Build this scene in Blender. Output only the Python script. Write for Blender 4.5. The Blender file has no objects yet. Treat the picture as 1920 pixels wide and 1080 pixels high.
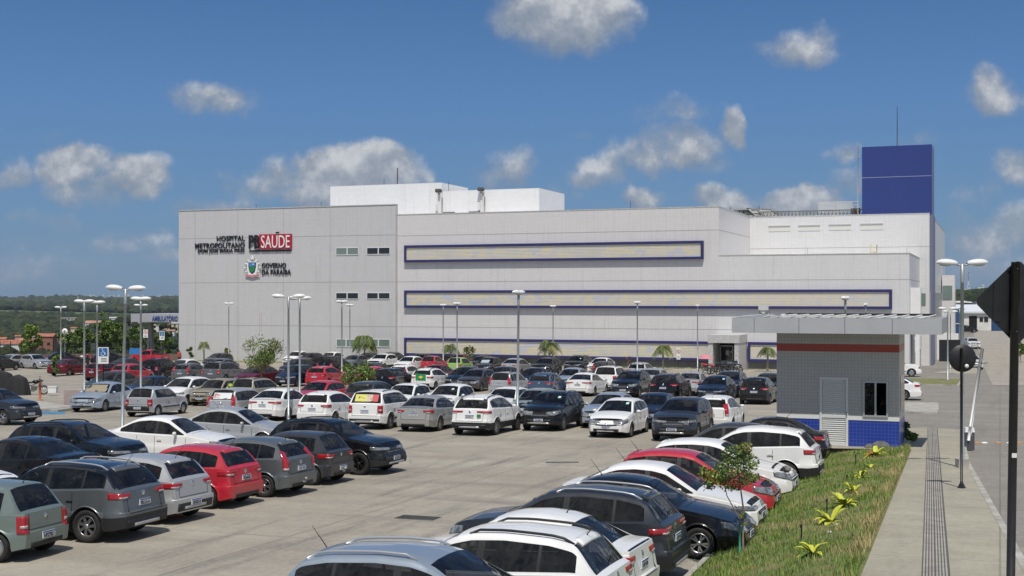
import bpy, bmesh, math, random
from mathutils import Vector, Matrix
from mathutils.bvhtree import BVHTree
from math import sin, cos, pi, sqrt, radians as R
random.seed(7)
S = bpy.context.scene

# ---------------- camera ----------------
cam_d = bpy.data.cameras.new('camera'); cam = bpy.data.objects.new('camera', cam_d)
S.collection.objects.link(cam); S.camera = cam
EYE = 7.6; F = 2390.0
cam.location = (0, 0, EYE); cam.rotation_euler = (R(90), 0, 0)
cam_d.sensor_width = 36; cam_d.lens = 36 * F / 1920; cam_d.shift_y = 18 / 1920
cam_d.clip_start = 0.2; cam_d.clip_end = 30000
# ---------------- exposure ----------------
S.view_settings.view_transform = 'Standard'; S.view_settings.look = 'None'
S.view_settings.exposure = -0.17; S.view_settings.gamma = 1.0
S.cycles.max_bounces = 6; S.cycles.diffuse_bounces = 3; S.cycles.glossy_bounces = 3
S.cycles.transmission_bounces = 4; S.cycles.volume_bounces = 0; S.cycles.transparent_max_bounces = 8
S.cycles.use_denoising = True
# ---------------- sky ----------------
W = bpy.data.worlds.new('World'); S.world = W; W.use_nodes = True
def world():
    nt = W.node_tree; N = nt.nodes; L = nt.links; N.clear()
    out = N.new('ShaderNodeOutputWorld'); bg = N.new('ShaderNodeBackground')
    sky = N.new('ShaderNodeTexSky'); sky.sky_type = 'NISHITA'; sky.sun_disc = False
    sky.sun_elevation = R(63.4); sky.sun_rotation = R(180); sky.altitude = 50
    sky.air_density = 1.0; sky.dust_density = 0.6; sky.ozone_density = 2.2
    def M(op, a, b=None, c=None, cl=False):
        n = N.new('ShaderNodeMath'); n.operation = op; n.use_clamp = cl
        for i, v in enumerate((a, b, c)):
            if v is None: continue
            if isinstance(v, (int, float)): n.inputs[i].default_value = v
            else: L.new(v, n.inputs[i])
        return n.outputs[0]
    tc = N.new('ShaderNodeTexCoord'); sp = N.new('ShaderNodeSeparateXYZ'); L.new(tc.outputs['Generated'], sp.inputs[0])
    x, y, z = sp.outputs
    yy = M('MAXIMUM', M('ABSOLUTE', y), 0.15)
    wn = N.new('ShaderNodeTexNoise'); wn.inputs['Scale'].default_value = 15; wn.inputs['Detail'].default_value = 5; L.new(tc.outputs['Generated'], wn.inputs['Vector'])
    ws = N.new('ShaderNodeSeparateColor'); L.new(wn.outputs['Color'], ws.inputs[0])
    u = M('ADD', M('DIVIDE', x, yy), M('MULTIPLY', M('SUBTRACT', ws.outputs[0], .5), .07)); v = M('ADD', M('DIVIDE', z, yy), M('MULTIPLY', M('SUBTRACT', ws.outputs[1], .5), .050))
    # clouds standing in the sky: (azimuth tangent, height tangent, half width, half height, strength)
    px = lambda X, Y, a, b, s: ((X - 960) / F, (558 - Y) / F, a / F, b / F, s)
    CL = [px(1075, 40, 165, 75, 1.05), px(395, 182, 140, 44, .8), px(140, 310, 100, 50, .92), px(275, 320, 80, 62, 1.15),
          px(210, 360, 150, 40, .62), px(520, 345, 105, 55, .78), px(680, 318, 125, 64, 1.5), px(235, 450, 130, 48, .62),
          px(70, 455, 90, 32, .45), px(420, 385, 120, 34, .65), px(1500, 85, 130, 45, .62), px(1270, 215, 90, 40, .55),
          px(1100, 245, 70, 22, .5), px(1160, 305, 90, 50, .7), px(1270, 280, 100, 60, .85), px(1362, 245, 45, 40, 1.05),
          px(1230, 365, 50, 28, .85), px(1350, 375, 75, 38, .85), px(1490, 380, 110, 42, 1.15), px(1880, 170, 80, 50, .9),
          px(1900, 320, 60, 55, .9), px(1820, 360, 85, 45, .65), px(1870, 430, 130, 55, .7), px(950, 330, 90, 65, .62),
          px(1040, 360, 70, 30, .6), px(1720, 268, 60, 25, .55), px(1575, 295, 30, 22, .55), px(100, 255, 60, 25, .34), px(60, 500, 260, 34, .52), px(1850, 500, 190, 34, .5), px(280, 490, 200, 30, .5), px(90, 420, 120, 30, .5), px(1600, 340, 70, 30, .45), px(590, 370, 120, 30, .7), px(450, 330, 60, 40, .55), px(1120, 330, 100, 30, .6), px(20, 320, 70, 40, .5), px(1800, 400, 60, 30, .55), px(1420, 390, 90, 25, .8)]
    acc = None; num = None; den = None
    for (a, b, ra, rb, s) in CL:
        du = M('DIVIDE', M('SUBTRACT', u, a), ra * 1.12); dv = M('DIVIDE', M('SUBTRACT', v, b), rb * 1.15)
        r2 = M('ADD', M('MULTIPLY', du, du), M('MULTIPLY', dv, dv))
        m = M('MULTIPLY', M('SUBTRACT', 1.0, r2, cl=True), s)
        acc = m if acc is None else M('MAXIMUM', acc, m)
        q_ = M('MULTIPLY', m, M('ADD', dv, M('MULTIPLY', du, .35))); num = q_ if num is None else M('ADD', num, q_); den = m if den is None else M('ADD', den, m)
    front = M('GREATER_THAN', y, 0.0)
    acc = M('MULTIPLY', acc, front)
    # elsewhere: unseen cumulus, thickened and brightened to give neutral fill light
    def noise(off, sc, det, rough):
        mp = N.new('ShaderNodeVectorMath'); mp.operation = 'ADD'; L.new(tc.outputs['Generated'], mp.inputs[0]); mp.inputs[1].default_value = off
        n = N.new('ShaderNodeTexNoise'); n.inputs['Scale'].default_value = sc; n.inputs['Detail'].default_value = det
        n.inputs['Roughness'].default_value = rough; L.new(mp.outputs[0], n.inputs['Vector']); return n.outputs[0]
    n1 = noise((3, 1, 2), 24, 9, .60)
    n2 = noise((3, 1, 2 + .010), 24, 6, .58)
    big = noise((0, 0, 0), 3.2, 4, .5)
    n0 = noise((7, 2, 2), 9, 3, .5)
    bigm = M('MULTIPLY', M('MULTIPLY', M('SUBTRACT', big, .40, cl=True), 6.0), M('SUBTRACT', 1.0, M('MULTIPLY', front, M('LESS_THAN', M('ABSOLUTE', u), .55))))
    bigm = M('MINIMUM', bigm, 1.1)
    base = M('MAXIMUM', acc, bigm)
    # density = base shape eroded by noise
    nn = M('ADD', M('MULTIPLY', n1, .62), M('MULTIPLY', n0, .48))
    dens = M('SUBTRACT', M('MULTIPLY', base, 1.0), M('MULTIPLY', M('SUBTRACT', 0.665, nn), 2.1))
    dn = N.new('ShaderNodeMapRange'); dn.interpolation_type = 'SMOOTHSTEP'; L.new(dens, dn.inputs[0])
    dn.inputs[1].default_value = 0.0; dn.inputs[2].default_value = .60
    gate = M('MULTIPLY', base, 4.0, cl=True)
    cov = M('MULTIPLY', M('MULTIPLY', dn.outputs[0], gate), .93)
    lit = M('ADD', M('ADD', .42, M('MULTIPLY', M('DIVIDE', num, M('ADD', den, .05)), .42)), M('MULTIPLY', M('SUBTRACT', n1, n2), 2.2))
    thick = M('MULTIPLY', M('SUBTRACT', dens, .25), .42)
    lit = M('ADD', lit, thick, cl=True)
    cr = N.new('ShaderNodeValToRGB'); L.new(lit, cr.inputs[0])
    e = cr.color_ramp.elements; e[0].position = .12; e[0].color = (.30, .37, .47, 1); e[1].position = .95; e[1].color = (.82, .84, .87, 1)
    k = cr.color_ramp.elements.new(.5); k.color = (.43, .48, .56, 1)
    sc = N.new('ShaderNodeVectorMath'); sc.operation = 'SCALE'; L.new(cr.outputs[0], sc.inputs[0]); sc.inputs['Scale'].default_value = 6.6
    mix = N.new('ShaderNodeMix'); mix.data_type = 'RGBA'; L.new(cov, mix.inputs[0])
    # sky tint: this day's sky is a deep, slightly hazy blue
    tint = N.new('ShaderNodeMix'); tint.data_type = 'RGBA'; tint.blend_type = 'MULTIPLY'; tint.inputs[0].default_value = 1
    L.new(sky.outputs[0], tint.inputs[6]); tint.inputs[7].default_value = (.60, .83, 1.0, 1)
    rp = N.new('ShaderNodeValToRGB'); L.new(z, rp.inputs[0]); el = rp.color_ramp.elements
    el[0].position = 0; el[0].color = (.135, .25, .41, 1); el[1].position = 1; el[1].color = (.035, .10, .28, 1)
    for p_, c_ in ((.06, (.135, .285, .525)), (.147, (.106, .258, .560)), (.225, (.068, .192, .455))): q = el.new(p_); q.color = (*c_, 1)
    s8 = N.new('ShaderNodeVectorMath'); s8.operation = 'SCALE'; L.new(rp.outputs[0], s8.inputs[0]); s8.inputs['Scale'].default_value = 6.9
    mx = N.new('ShaderNodeMix'); mx.data_type = 'RGBA'; mx.inputs[0].default_value = .85; L.new(tint.outputs[2], mx.inputs[6]); L.new(s8.outputs[0], mx.inputs[7])
    L.new(mx.outputs[2], mix.inputs[6]); L.new(sc.outputs[0], mix.inputs[7])
    vv = N.new('ShaderNodeVectorMath'); vv.operation = 'SCALE'; L.new(mix.outputs[2], vv.inputs[0]); L.new(M('ADD', 1.0, M('MULTIPLY', M('MULTIPLY', bigm, cov), .25)), vv.inputs['Scale'])
    L.new(vv.outputs[0], bg.inputs[0]); bg.inputs[1].default_value = .125
    L.new(bg.outputs[0], out.inputs[0])
world()
# ---------------- sun ----------------
sd = bpy.data.lights.new('sun', 'SUN'); sd.energy = 4.3; sd.angle = R(.53); sd.color = (1, .945, .85)
sun = bpy.data.objects.new('sun', sd); S.collection.objects.link(sun); sun.rotation_euler = (R(26.6), 0, R(1)); sun.location = (0, -50, 100)

# ---------------- materials ----------------
MATS = {}
def mat(name, col=(.5, .5, .5), rough=.6, metal=0., coat=0., spec=.5, noise=0., nscale=4., bump=0., bscale=None, alpha=1., col2=None, trans=0., sub=0.):
    if name in MATS: return MATS[name]
    m = bpy.data.materials.new(name); m.use_nodes = True; nt = m.node_tree; N = nt.nodes; L = nt.links
    b = N['Principled BSDF']; b.inputs['Base Color'].default_value = (*col, 1); b.inputs['Roughness'].default_value = rough
    b.inputs['Metallic'].default_value = metal; b.inputs['Coat Weight'].default_value = coat; b.inputs['Coat Roughness'].default_value = .03
    b.inputs['Specular IOR Level'].default_value = spec; b.inputs['Transmission Weight'].default_value = trans
    if alpha < 1: b.inputs['Alpha'].default_value = alpha
    if noise or bump or col2:
        tc = N.new('ShaderNodeTexCoord')
        nz = N.new('ShaderNodeTexNoise'); nz.inputs['Scale'].default_value = nscale; nz.inputs['Detail'].default_value = 6; nz.inputs['Roughness'].default_value = .6
        L.new(tc.outputs['Object'], nz.inputs['Vector'])
        if noise or col2:
            cr = N.new('ShaderNodeValToRGB'); L.new(nz.outputs[0], cr.inputs[0])
            cr.color_ramp.elements[0].position = .35; cr.color_ramp.elements[1].position = .65
            a = col2 or tuple(max(0, c * (1 - noise)) for c in col); bb = col if col2 else tuple(min(1, c * (1 + noise)) for c in col)
            cr.color_ramp.elements[0].color = (*a, 1); cr.color_ramp.elements[1].color = (*bb, 1)
            L.new(cr.outputs[0], b.inputs['Base Color'])
        if bump:
            n2 = N.new('ShaderNodeTexNoise'); n2.inputs['Scale'].default_value = bscale or nscale * 5; n2.inputs['Detail'].default_value = 5
            L.new(tc.outputs['Object'], n2.inputs['Vector'])
            bp = N.new('ShaderNodeBump'); bp.inputs['Strength'].default_value = bump; bp.inputs['Distance'].default_value = .05
            L.new(n2.outputs[0], bp.inputs['Height']); L.new(bp.outputs[0], b.inputs['Normal'])
    MATS[name] = m; return m
def nodes(m): return m.node_tree.nodes, m.node_tree.links, m.node_tree.nodes['Principled BSDF']
def nn(m, t, **kw):
    n = m.node_tree.nodes.new(t)
    for k, v in kw.items(): setattr(n, k, v)
    return n
def ramp(m, src, stops, interp='LINEAR'):
    n = nn(m, 'ShaderNodeValToRGB'); m.node_tree.links.new(src, n.inputs[0]); cr = n.color_ramp; cr.interpolation = interp
    while len(cr.elements) < len(stops): cr.elements.new(.5)
    for e, (p, c) in zip(cr.elements, stops): e.position = p; e.color = (*c, 1) if len(c) == 3 else c
    return n.outputs[0]
def mth(m, op, a, b=None, cl=False):
    n = nn(m, 'ShaderNodeMath', operation=op, use_clamp=cl)
    for i, v in enumerate((a, b)):
        if v is None: continue
        if isinstance(v, (int, float)): n.inputs[i].default_value = v
        else: m.node_tree.links.new(v, n.inputs[i])
    return n.outputs[0]
def mixc(m, fac, a, b, mode='MIX'):
    n = nn(m, 'ShaderNodeMix', data_type='RGBA', blend_type=mode); L = m.node_tree.links
    for i, v in ((0, fac), (6, a), (7, b)):
        if isinstance(v, (int, float)): n.inputs[i].default_value = v
        elif isinstance(v, tuple): n.inputs[i].default_value = (*v, 1)
        else: L.new(v, n.inputs[i])
    return n.outputs[2]
def noi(m, vec, sc, det=5, rough=.6, dist=0.):
    n = nn(m, 'ShaderNodeTexNoise'); n.inputs['Scale'].default_value = sc; n.inputs['Detail'].default_value = det; n.inputs['Roughness'].default_value = rough; n.inputs['Distortion'].default_value = dist
    if vec is not None: m.node_tree.links.new(vec, n.inputs['Vector'])
    return n.outputs[0]
def mapv(m, vec, sc=(1, 1, 1), rot=(0, 0, 0), loc=(0, 0, 0)):
    n = nn(m, 'ShaderNodeMapping'); m.node_tree.links.new(vec, n.inputs[0]); n.inputs['Scale'].default_value = sc; n.inputs['Rotation'].default_value = rot; n.inputs['Location'].default_value = loc
    return n.outputs[0]
def tco(m, o='Object'): return nn(m, 'ShaderNodeTexCoord').outputs[o]

# paints
PAINT = dict(white=((.80, .80, .79), 0, .35), silver=((.50, .51, .52), .75, .34), silver_blue=((.40, .46, .53), .75, .34), silver_tan=((.42, .41, .38), .7, .36),
             silver_green=((.36, .41, .38), .7, .38), dark_green=((.04, .055, .05), .3, .3), gold=((.40, .34, .22), .65, .38), beige=((.38, .35, .28), .5, .4),
             red=((.46, .012, .028), 0, .3), dark_red=((.13, .007, .015), .3, .3), navy=((.010, .016, .034), .2, .25), dark_grey=((.045, .048, .053), .4, .3),
             grey=((.13, .135, .14), .6, .35), graphite=((.030, .034, .043), .4, .28), black=((.004, .004, .005), 0, .22), black_blue=((.008, .012, .02), .2, .22),
             brown_grey=((.085, .075, .075), .5, .3), blue=((.05, .085, .15), .5, .32), grey_blue=((.10, .13, .16), .6, .33), lime=((.27, .46, .10), 0, .35),
             sage=((.17, .22, .20), .6, .4), mid_grey=((.10, .115, .125), .5, .32), steel=((.34, .40, .47), .8, .3), brown_roof=((.09, .06, .045), 0, .7))
def paint(k):
    c, me, ro = PAINT[k]; n = 'paint_' + k
    if n in MATS: return MATS[n]
    m = mat(n, c, ro, me * .6, coat=.8 if sum(c) > .3 else .55, spec=.5 if sum(c) > .3 else .35); Nn, L, b = nodes(m)
    b.inputs['Coat Roughness'].default_value = .04
    # thin film of road dust
    t = tco(m); s = noi(m, t, 2.2, 4); f = ramp(m, s, [(.35, (0, 0, 0)), (.75, (1, 1, 1))])
    f2 = mth(m, 'MULTIPLY', f, .10 if sum(c) > .3 else .02)
    L.new(mixc(m, f2, c, (.32, .29, .25)), b.inputs['Base Color'])
    L.new(mth(m, 'ADD', mth(m, 'MULTIPLY', f, .12), ro), b.inputs['Roughness'])
    return m
M_plast = mat('black_plastic', (.014, .014, .015), .55, noise=.2, nscale=6)
M_tyre = mat('tyre_rubber', (.018, .018, .018), .85, noise=.3, nscale=9)
M_rim = mat('rim_alloy', (.45, .46, .47), .32, .85)
M_rimd = mat('rim_black', (.02, .02, .022), .35, .4)
M_seam = mat('panel_gap', (.01, .01, .01), .7)
M_red = mat('tail_lens', (.34, .012, .02), .12, 0, coat=.6)
M_head = mat('headlamp_lens', (.34, .36, .37), .12, .35, coat=1., col2=(.10, .11, .115), nscale=9)
M_chrome = mat('chrome', (.72, .73, .74), .12, 1.)
M_plate = mat('licence_plate_white', (.68, .70, .72), .45)
M_plateb = mat('licence_plate_blue', (.03, .08, .32), .45)
M_ink = mat('plate_ink', (.02, .02, .03), .6)
M_under = mat('underbody', (.008, .008, .008), .9)
M_pole = mat('galvanised_steel', (.36, .39, .40), .45, .55, noise=.12, nscale=3)
M_white = mat('white_enamel', (.78, .79, .78), .4)
M_blackp = mat('black_paint', (.016, .016, .018), .45, noise=.3, nscale=5)

M_glass = mat('tinted_glass', (.010, .011, .012), .04, 0, coat=.0, spec=.42, alpha=.80)
M_screen = mat('windscreen_glass', (.016, .020, .021), .03, 0, spec=.48, alpha=.66)
for _m in (M_glass, M_screen):   # slightly wavy panes, so that each mirrors another bit of sky
    N_, L_, b_ = nodes(_m); n_ = noi(_m, tco(_m), 1.7, 2, .5); bp_ = nn(_m, 'ShaderNodeBump'); bp_.inputs['Strength'].default_value = .55; bp_.inputs['Distance'].default_value = .10; L_.new(n_, bp_.inputs['Height']); L_.new(bp_.outputs[0], b_.inputs['Normal'])
    n2_ = noi(_m, tco(_m), 2.6, 3, .6); L_.new(ramp(_m, n2_, [(.4, (.006, .006, .007)), (.68, (.020, .021, .021))]), b_.inputs['Base Color'])
# ---------------- mesh helpers ----------------
class MB:
    def __init__(s): s.v = []; s.f = []; s.m = []; s.sm = []
    def add(s, vs, fs, mi=0, smooth=False):
        o = len(s.v); s.v += [tuple(p) for p in vs]
        for f in fs: s.f.append([o + i for i in f]); s.m.append(mi); s.sm.append(smooth)
    def box(s, c, d, mi=0, rz=0., rx=0., taper=1.):
        x, y, z = d[0] / 2, d[1] / 2, d[2] / 2; P = []
        for k in (-1, 1):
            t = taper if k > 0 else 1
            for a, b in ((-1, -1), (1, -1), (1, 1), (-1, 1)): P.append(Vector((a * x * t, b * y * t, k * z)))
        Mx = Matrix.Translation(c) @ Matrix.Rotation(rz, 4, 'Z') @ Matrix.Rotation(rx, 4, 'X')
        s.add([Mx @ p for p in P], [(3, 2, 1, 0), (4, 5, 6, 7), (0, 1, 5, 4), (1, 2, 6, 5), (2, 3, 7, 6), (3, 0, 4, 7)], mi)
    def tube(s, pts, r, n=8, mi=0, cap=True):
        pts = [Vector(p) for p in pts]
        if len(pts) < 2: return
        rs = r if isinstance(r, (list, tuple)) else [r] * len(pts); V = []; 
        up = Vector((0, 0, 1))
        for i, p in enumerate(pts):
            t = (pts[min(i + 1, len(pts) - 1)] - pts[max(i - 1, 0)]).normalized()
            a = t.cross(up); 
            if a.length < .05: a = t.cross(Vector((1, 0, 0)))
            a.normalize(); b = t.cross(a)
            for k in range(n):
                an = 2 * pi * k / n; V.append(p + a * (rs[i] * cos(an)) + b * (rs[i] * sin(an)))
        Fs = [(i * n + k, i * n + (k + 1) % n, (i + 1) * n + (k + 1) % n, (i + 1) * n + k) for i in range(len(pts) - 1) for k in range(n)]
        s.add(V, Fs, mi, True)
        if cap:
            o = len(s.v) - len(V); s.f.append([o + k for k in range(n)]); s.m.append(mi); s.sm.append(False)
            s.f.append([o + (len(pts) - 1) * n + k for k in range(n)][::-1]); s.m.append(mi); s.sm.append(False)
    def lathe(s, prof, n=24, mi=0, axis='Z', c=(0, 0, 0), smooth=True):
        V = []
        for (r, h) in prof:
            for k in range(n):
                a = 2 * pi * k / n
                p = (r * cos(a), r * sin(a), h) if axis == 'Z' else (h, r * cos(a), r * sin(a))
                V.append((p[0] + c[0], p[1] + c[1], p[2] + c[2]))
        s.add(V, [(i * n + k, i * n + (k + 1) % n, (i + 1) * n + (k + 1) % n, (i + 1) * n + k) for i in range(len(prof) - 1) for k in range(n)], mi, smooth)
    def ball(s, c, r, mi=0, n=10, m=7):
        rx, ry, rz = r if isinstance(r, (tuple, list)) else (r, r, r); V = []
        for i in range(m + 1):
            t = pi * i / m
            for k in range(n):
                a = 2 * pi * k / n; V.append((c[0] + rx * sin(t) * cos(a), c[1] + ry * sin(t) * sin(a), c[2] + rz * cos(t)))
        s.add(V, [(i * n + k, (i + 1) * n + k, (i + 1) * n + (k + 1) % n, i * n + (k + 1) % n) for i in range(m) for k in range(n)], mi, True)
    def prism(s, pts, z0, z1, mi=0):
        n = len(pts); V = [(p[0], p[1], z0) for p in pts] + [(p[0], p[1], z1) for p in pts]
        s.add(V, [tuple(range(n))[::-1], tuple(range(n, 2 * n))] + [(i, (i + 1) % n, n + (i + 1) % n, n + i) for i in range(n)], mi)
    def mesh(s, name):
        me = bpy.data.meshes.new(name); me.from_pydata(s.v, [], s.f); me.polygons.foreach_set('material_index', s.m)
        me.polygons.foreach_set('use_smooth', s.sm); me.update(); return me
    def build(s, name, mats, parent=None, loc=None):
        o = bpy.data.objects.new(name, s.mesh(name)); S.collection.objects.link(o)
        for m in (mats if isinstance(mats, (list, tuple)) else [mats]): o.data.materials.append(m)
        if parent: o.parent = parent
        if loc is not None: o.location = loc
        return o
def recalc(o, merge=0.0):
    bm = bmesh.new(); bm.from_mesh(o.data)
    if merge: bmesh.ops.remove_doubles(bm, verts=bm.verts, dist=merge)
    bmesh.ops.recalc_face_normals(bm, faces=bm.faces); bm.to_mesh(o.data); bm.free()
def sharp(o, ang=35):
    bm = bmesh.new(); bm.from_mesh(o.data)
    for f in bm.faces: f.smooth = True
    for e in bm.edges:
        if len(e.link_faces) == 2 and e.calc_face_angle(0) > R(ang): e.smooth = False
    bm.to_mesh(o.data); bm.free()
def tag(o, label=None, cat=None, group=None, kind=None):
    if label: o['label'] = label
    if cat: o['category'] = cat
    if group: o['group'] = group
    if kind: o['kind'] = kind
    return o
def empty(name, loc=(0, 0, 0), rz=0.):
    o = bpy.data.objects.new(name, None); S.collection.objects.link(o); o.location = loc; o.rotation_euler = (0, 0, rz); o.empty_display_size = .3; return o
def copy_tree(o, parent=None):
    c = o.copy(); S.collection.objects.link(c)
    if parent: c.parent = parent
    for ch in o.children: copy_tree(ch, c)
    return c
def text(name, body, size, material, parent, mtx, off=0., ext=.01, align='LEFT', sx=1., width=None):
    cu = bpy.data.curves.new(name, 'FONT'); cu.body = body; cu.size = size; cu.offset = off; cu.extrude = ext; cu.align_x = align; cu.resolution_u = 3
    o = bpy.data.objects.new(name, cu); S.collection.objects.link(o)
    dg = bpy.context.evaluated_depsgraph_get(); me = bpy.data.meshes.new_from_object(o.evaluated_get(dg)); bpy.data.objects.remove(o)
    xs = [v.co.x for v in me.vertices]
    if width: sx = width / (max(xs) - min(xs))
    x0 = min(xs) if align == 'LEFT' else (max(xs) if align == 'RIGHT' else (max(xs) + min(xs)) / 2)
    for v in me.vertices: v.co.x = (v.co.x - x0) * sx
    o = bpy.data.objects.new(name, me); S.collection.objects.link(o); me.materials.clear(); me.materials.append(material)
    o.parent = parent; o.matrix_local = mtx; return o

# ---------------- ground heights ----------------
def zp(d): return 3.0 - .021 * min(d, 143) if d < 143 else 0.0
def zs(d): return 4.27 - .042 * d if d < 60.5 else zp(d)
def xk(d): return 3.44 + (d - 23.5) * .3436          # parking-side kerb of the planted bank
def xl(d): return 5.38 + (d - 19.5) * .3445           # left edge of the pavement
def xr(d): return 7.69 + (d - 19.15) * .309           # right kerb of the pavement
def gz(x, d):
    if x <= xk(d): return zp(d)
    if x >= xl(d): return zs(d)
    t = (x - xk(d)) / (xl(d) - xk(d)); return zp(d) + (zs(d) - zp(d)) * t
def at(px, py, h=0.):                                  # point of the lot under a pixel
    d = F * (4.6 - h) / (py - 608.2)
    if d > 143 or d < 0: d = F * (7.6 - h) / (py - 558)
    return (px - 960) / F * d, d
GA = R(20.95); U = Vector((cos(GA), -sin(GA), 0)); V = Vector((sin(GA), cos(GA), 0))
# ---------------- cars ----------------
M_rev = mat('reverse_lens', (.45, .36, .36), .15, coat=.5)
M_seat = mat('seat_fabric', (.05, .05, .052), .9, noise=.2)
def lerp(a, b, t): return a + (b - a) * t
def prof(pts, x):
    if x <= pts[0][0]: return pts[0][1]
    for (a, b), (c, d) in zip(pts, pts[1:]):
        if x <= c: return lerp(b, d, (x - a) / (c - a)) if c > a else d
    return pts[-1][1]
def sprof(pts, x, k=.05): return sum(prof(pts, x + o * k) for o in (-1.5, -.75, 0, .75, 1.5)) / 5
# spec: top profile as (distance from nose, height); belt = shoulder profile
SPEC = dict(
 hatch=dict(L=3.95, W=1.71, H=1.49, wb=2.5, fo=.78, r=.30,
   top=[(0, .66), (.12, .76), (.5, .87), (1.05, .97), (1.12, .985), (1.85, 1.40), (2.15, 1.465), (2.6, 1.485), (3.1, 1.46), (3.52, 1.385), (3.60, 1.33), (3.86, 1.02), (3.95, .97)],
   belt=[(0, .62), (.3, .76), (1.05, .90), (2.2, .95), (3.5, 1.01), (3.95, .97)], g=(1.2, 3.55), bp=(2.18, 2.28), sp=(3.02, 3.07), roofw=.575, lean_f=.10, lean_r=.05),
 oldhatch=dict(L=3.70, W=1.60, H=1.44, wb=2.4, fo=.72, r=.285,
   top=[(0, .66), (.08, .78), (.5, .87), (1.08, .94), (1.14, .955), (1.72, 1.37), (1.95, 1.425), (2.5, 1.44), (3.15, 1.41), (3.28, 1.37), (3.58, .95), (3.70, .92)],
   belt=[(0, .64), (.3, .78), (1.05, .88), (2.2, .90), (3.7, .92)], g=(1.2, 3.2), bp=(2.2, 2.29), sp=(9, 9), roofw=.58, lean_f=.05, lean_r=.02),
 sedan=dict(L=4.42, W=1.74, H=1.47, wb=2.58, fo=.86, r=.31,
   top=[(0, .64), (.12, .74), (.6, .86), (1.2, .95), (1.28, .965), (2.0, 1.38), (2.3, 1.445), (2.7, 1.47), (3.1, 1.435), (3.35, 1.36), (3.98, 1.04), (4.1, 1.03), (4.36, 1.04), (4.42, 1.0)],
   belt=[(0, .60), (.35, .75), (1.2, .88), (2.5, .92), (3.9, .98), (4.42, .97)], g=(1.35, 3.72), bp=(2.36, 2.46), sp=(3.22, 3.26), roofw=.58, lean_f=.12, lean_r=.06),
 suv=dict(L=4.28, W=1.80, H=1.60, wb=2.6, fo=.82, r=.345,
   top=[(0, .78), (.10, .92), (.5, 1.02), (1.15, 1.10), (1.22, 1.115), (1.9, 1.50), (2.2, 1.575), (2.7, 1.60), (3.4, 1.56), (3.78, 1.49), (3.86, 1.43), (4.16, 1.10), (4.28, 1.06)],
   belt=[(0, .72), (.3, .90), (1.15, 1.02), (2.4, 1.05), (3.8, 1.12), (4.28, 1.06)], g=(1.3, 3.85), bp=(2.32, 2.43), sp=(3.25, 3.30), roofw=.63, lean_f=.08, lean_r=.06),
 duster=dict(L=4.28, W=1.80, H=1.66, wb=2.65, fo=.82, r=.35,
   top=[(0, .84), (.08, .98), (.5, 1.05), (1.15, 1.11), (1.2, 1.13), (1.8, 1.56), (2.05, 1.625), (2.6, 1.655), (3.7, 1.63), (3.92, 1.59), (4.15, 1.15), (4.28, 1.10)],
   belt=[(0, .78), (.3, .94), (1.15, 1.04), (2.4, 1.07), (4.28, 1.09)], g=(1.3, 3.98), bp=(2.25, 2.35), sp=(3.15, 3.26), roofw=.64, lean_f=.05, lean_r=.03),
 wagon=dict(L=4.22, W=1.66, H=1.49, wb=2.45, fo=.8, r=.295,
   top=[(0, .66), (.1, .77), (.5, .87), (1.1, .95), (1.18, .965), (1.78, 1.385), (2.05, 1.45), (2.7, 1.485), (3.7, 1.46), (3.86, 1.41), (4.12, .98), (4.22, .94)],
   belt=[(0, .64), (.3, .77), (1.1, .88), (2.4, .91), (4.22, .94)], g=(1.25, 3.9), bp=(2.2, 2.3), sp=(3.05, 3.13), roofw=.575, lean_f=.08, lean_r=.03),
 pickup=dict(L=4.6, W=1.76, H=1.6, wb=2.85, fo=.85, r=.33,
   top=[(0, .78), (.1, .90), (.5, .98), (1.15, 1.05), (1.22, 1.065), (1.85, 1.50), (2.1, 1.575), (2.5, 1.60), (2.85, 1.57), (2.98, 1.50), (3.06, 1.10), (3.1, 1.05), (4.52, 1.05), (4.6, 1.03)],
   belt=[(0, .72), (.3, .88), (1.15, .98), (2.4, 1.0), (4.6, 1.02)], g=(1.3, 2.95), bp=(2.2, 2.3), sp=(9, 9), roofw=.575, lean_f=.05, lean_r=.0),
)
SPEC['coupe_suv'] = dict(SPEC['suv'])
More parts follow.
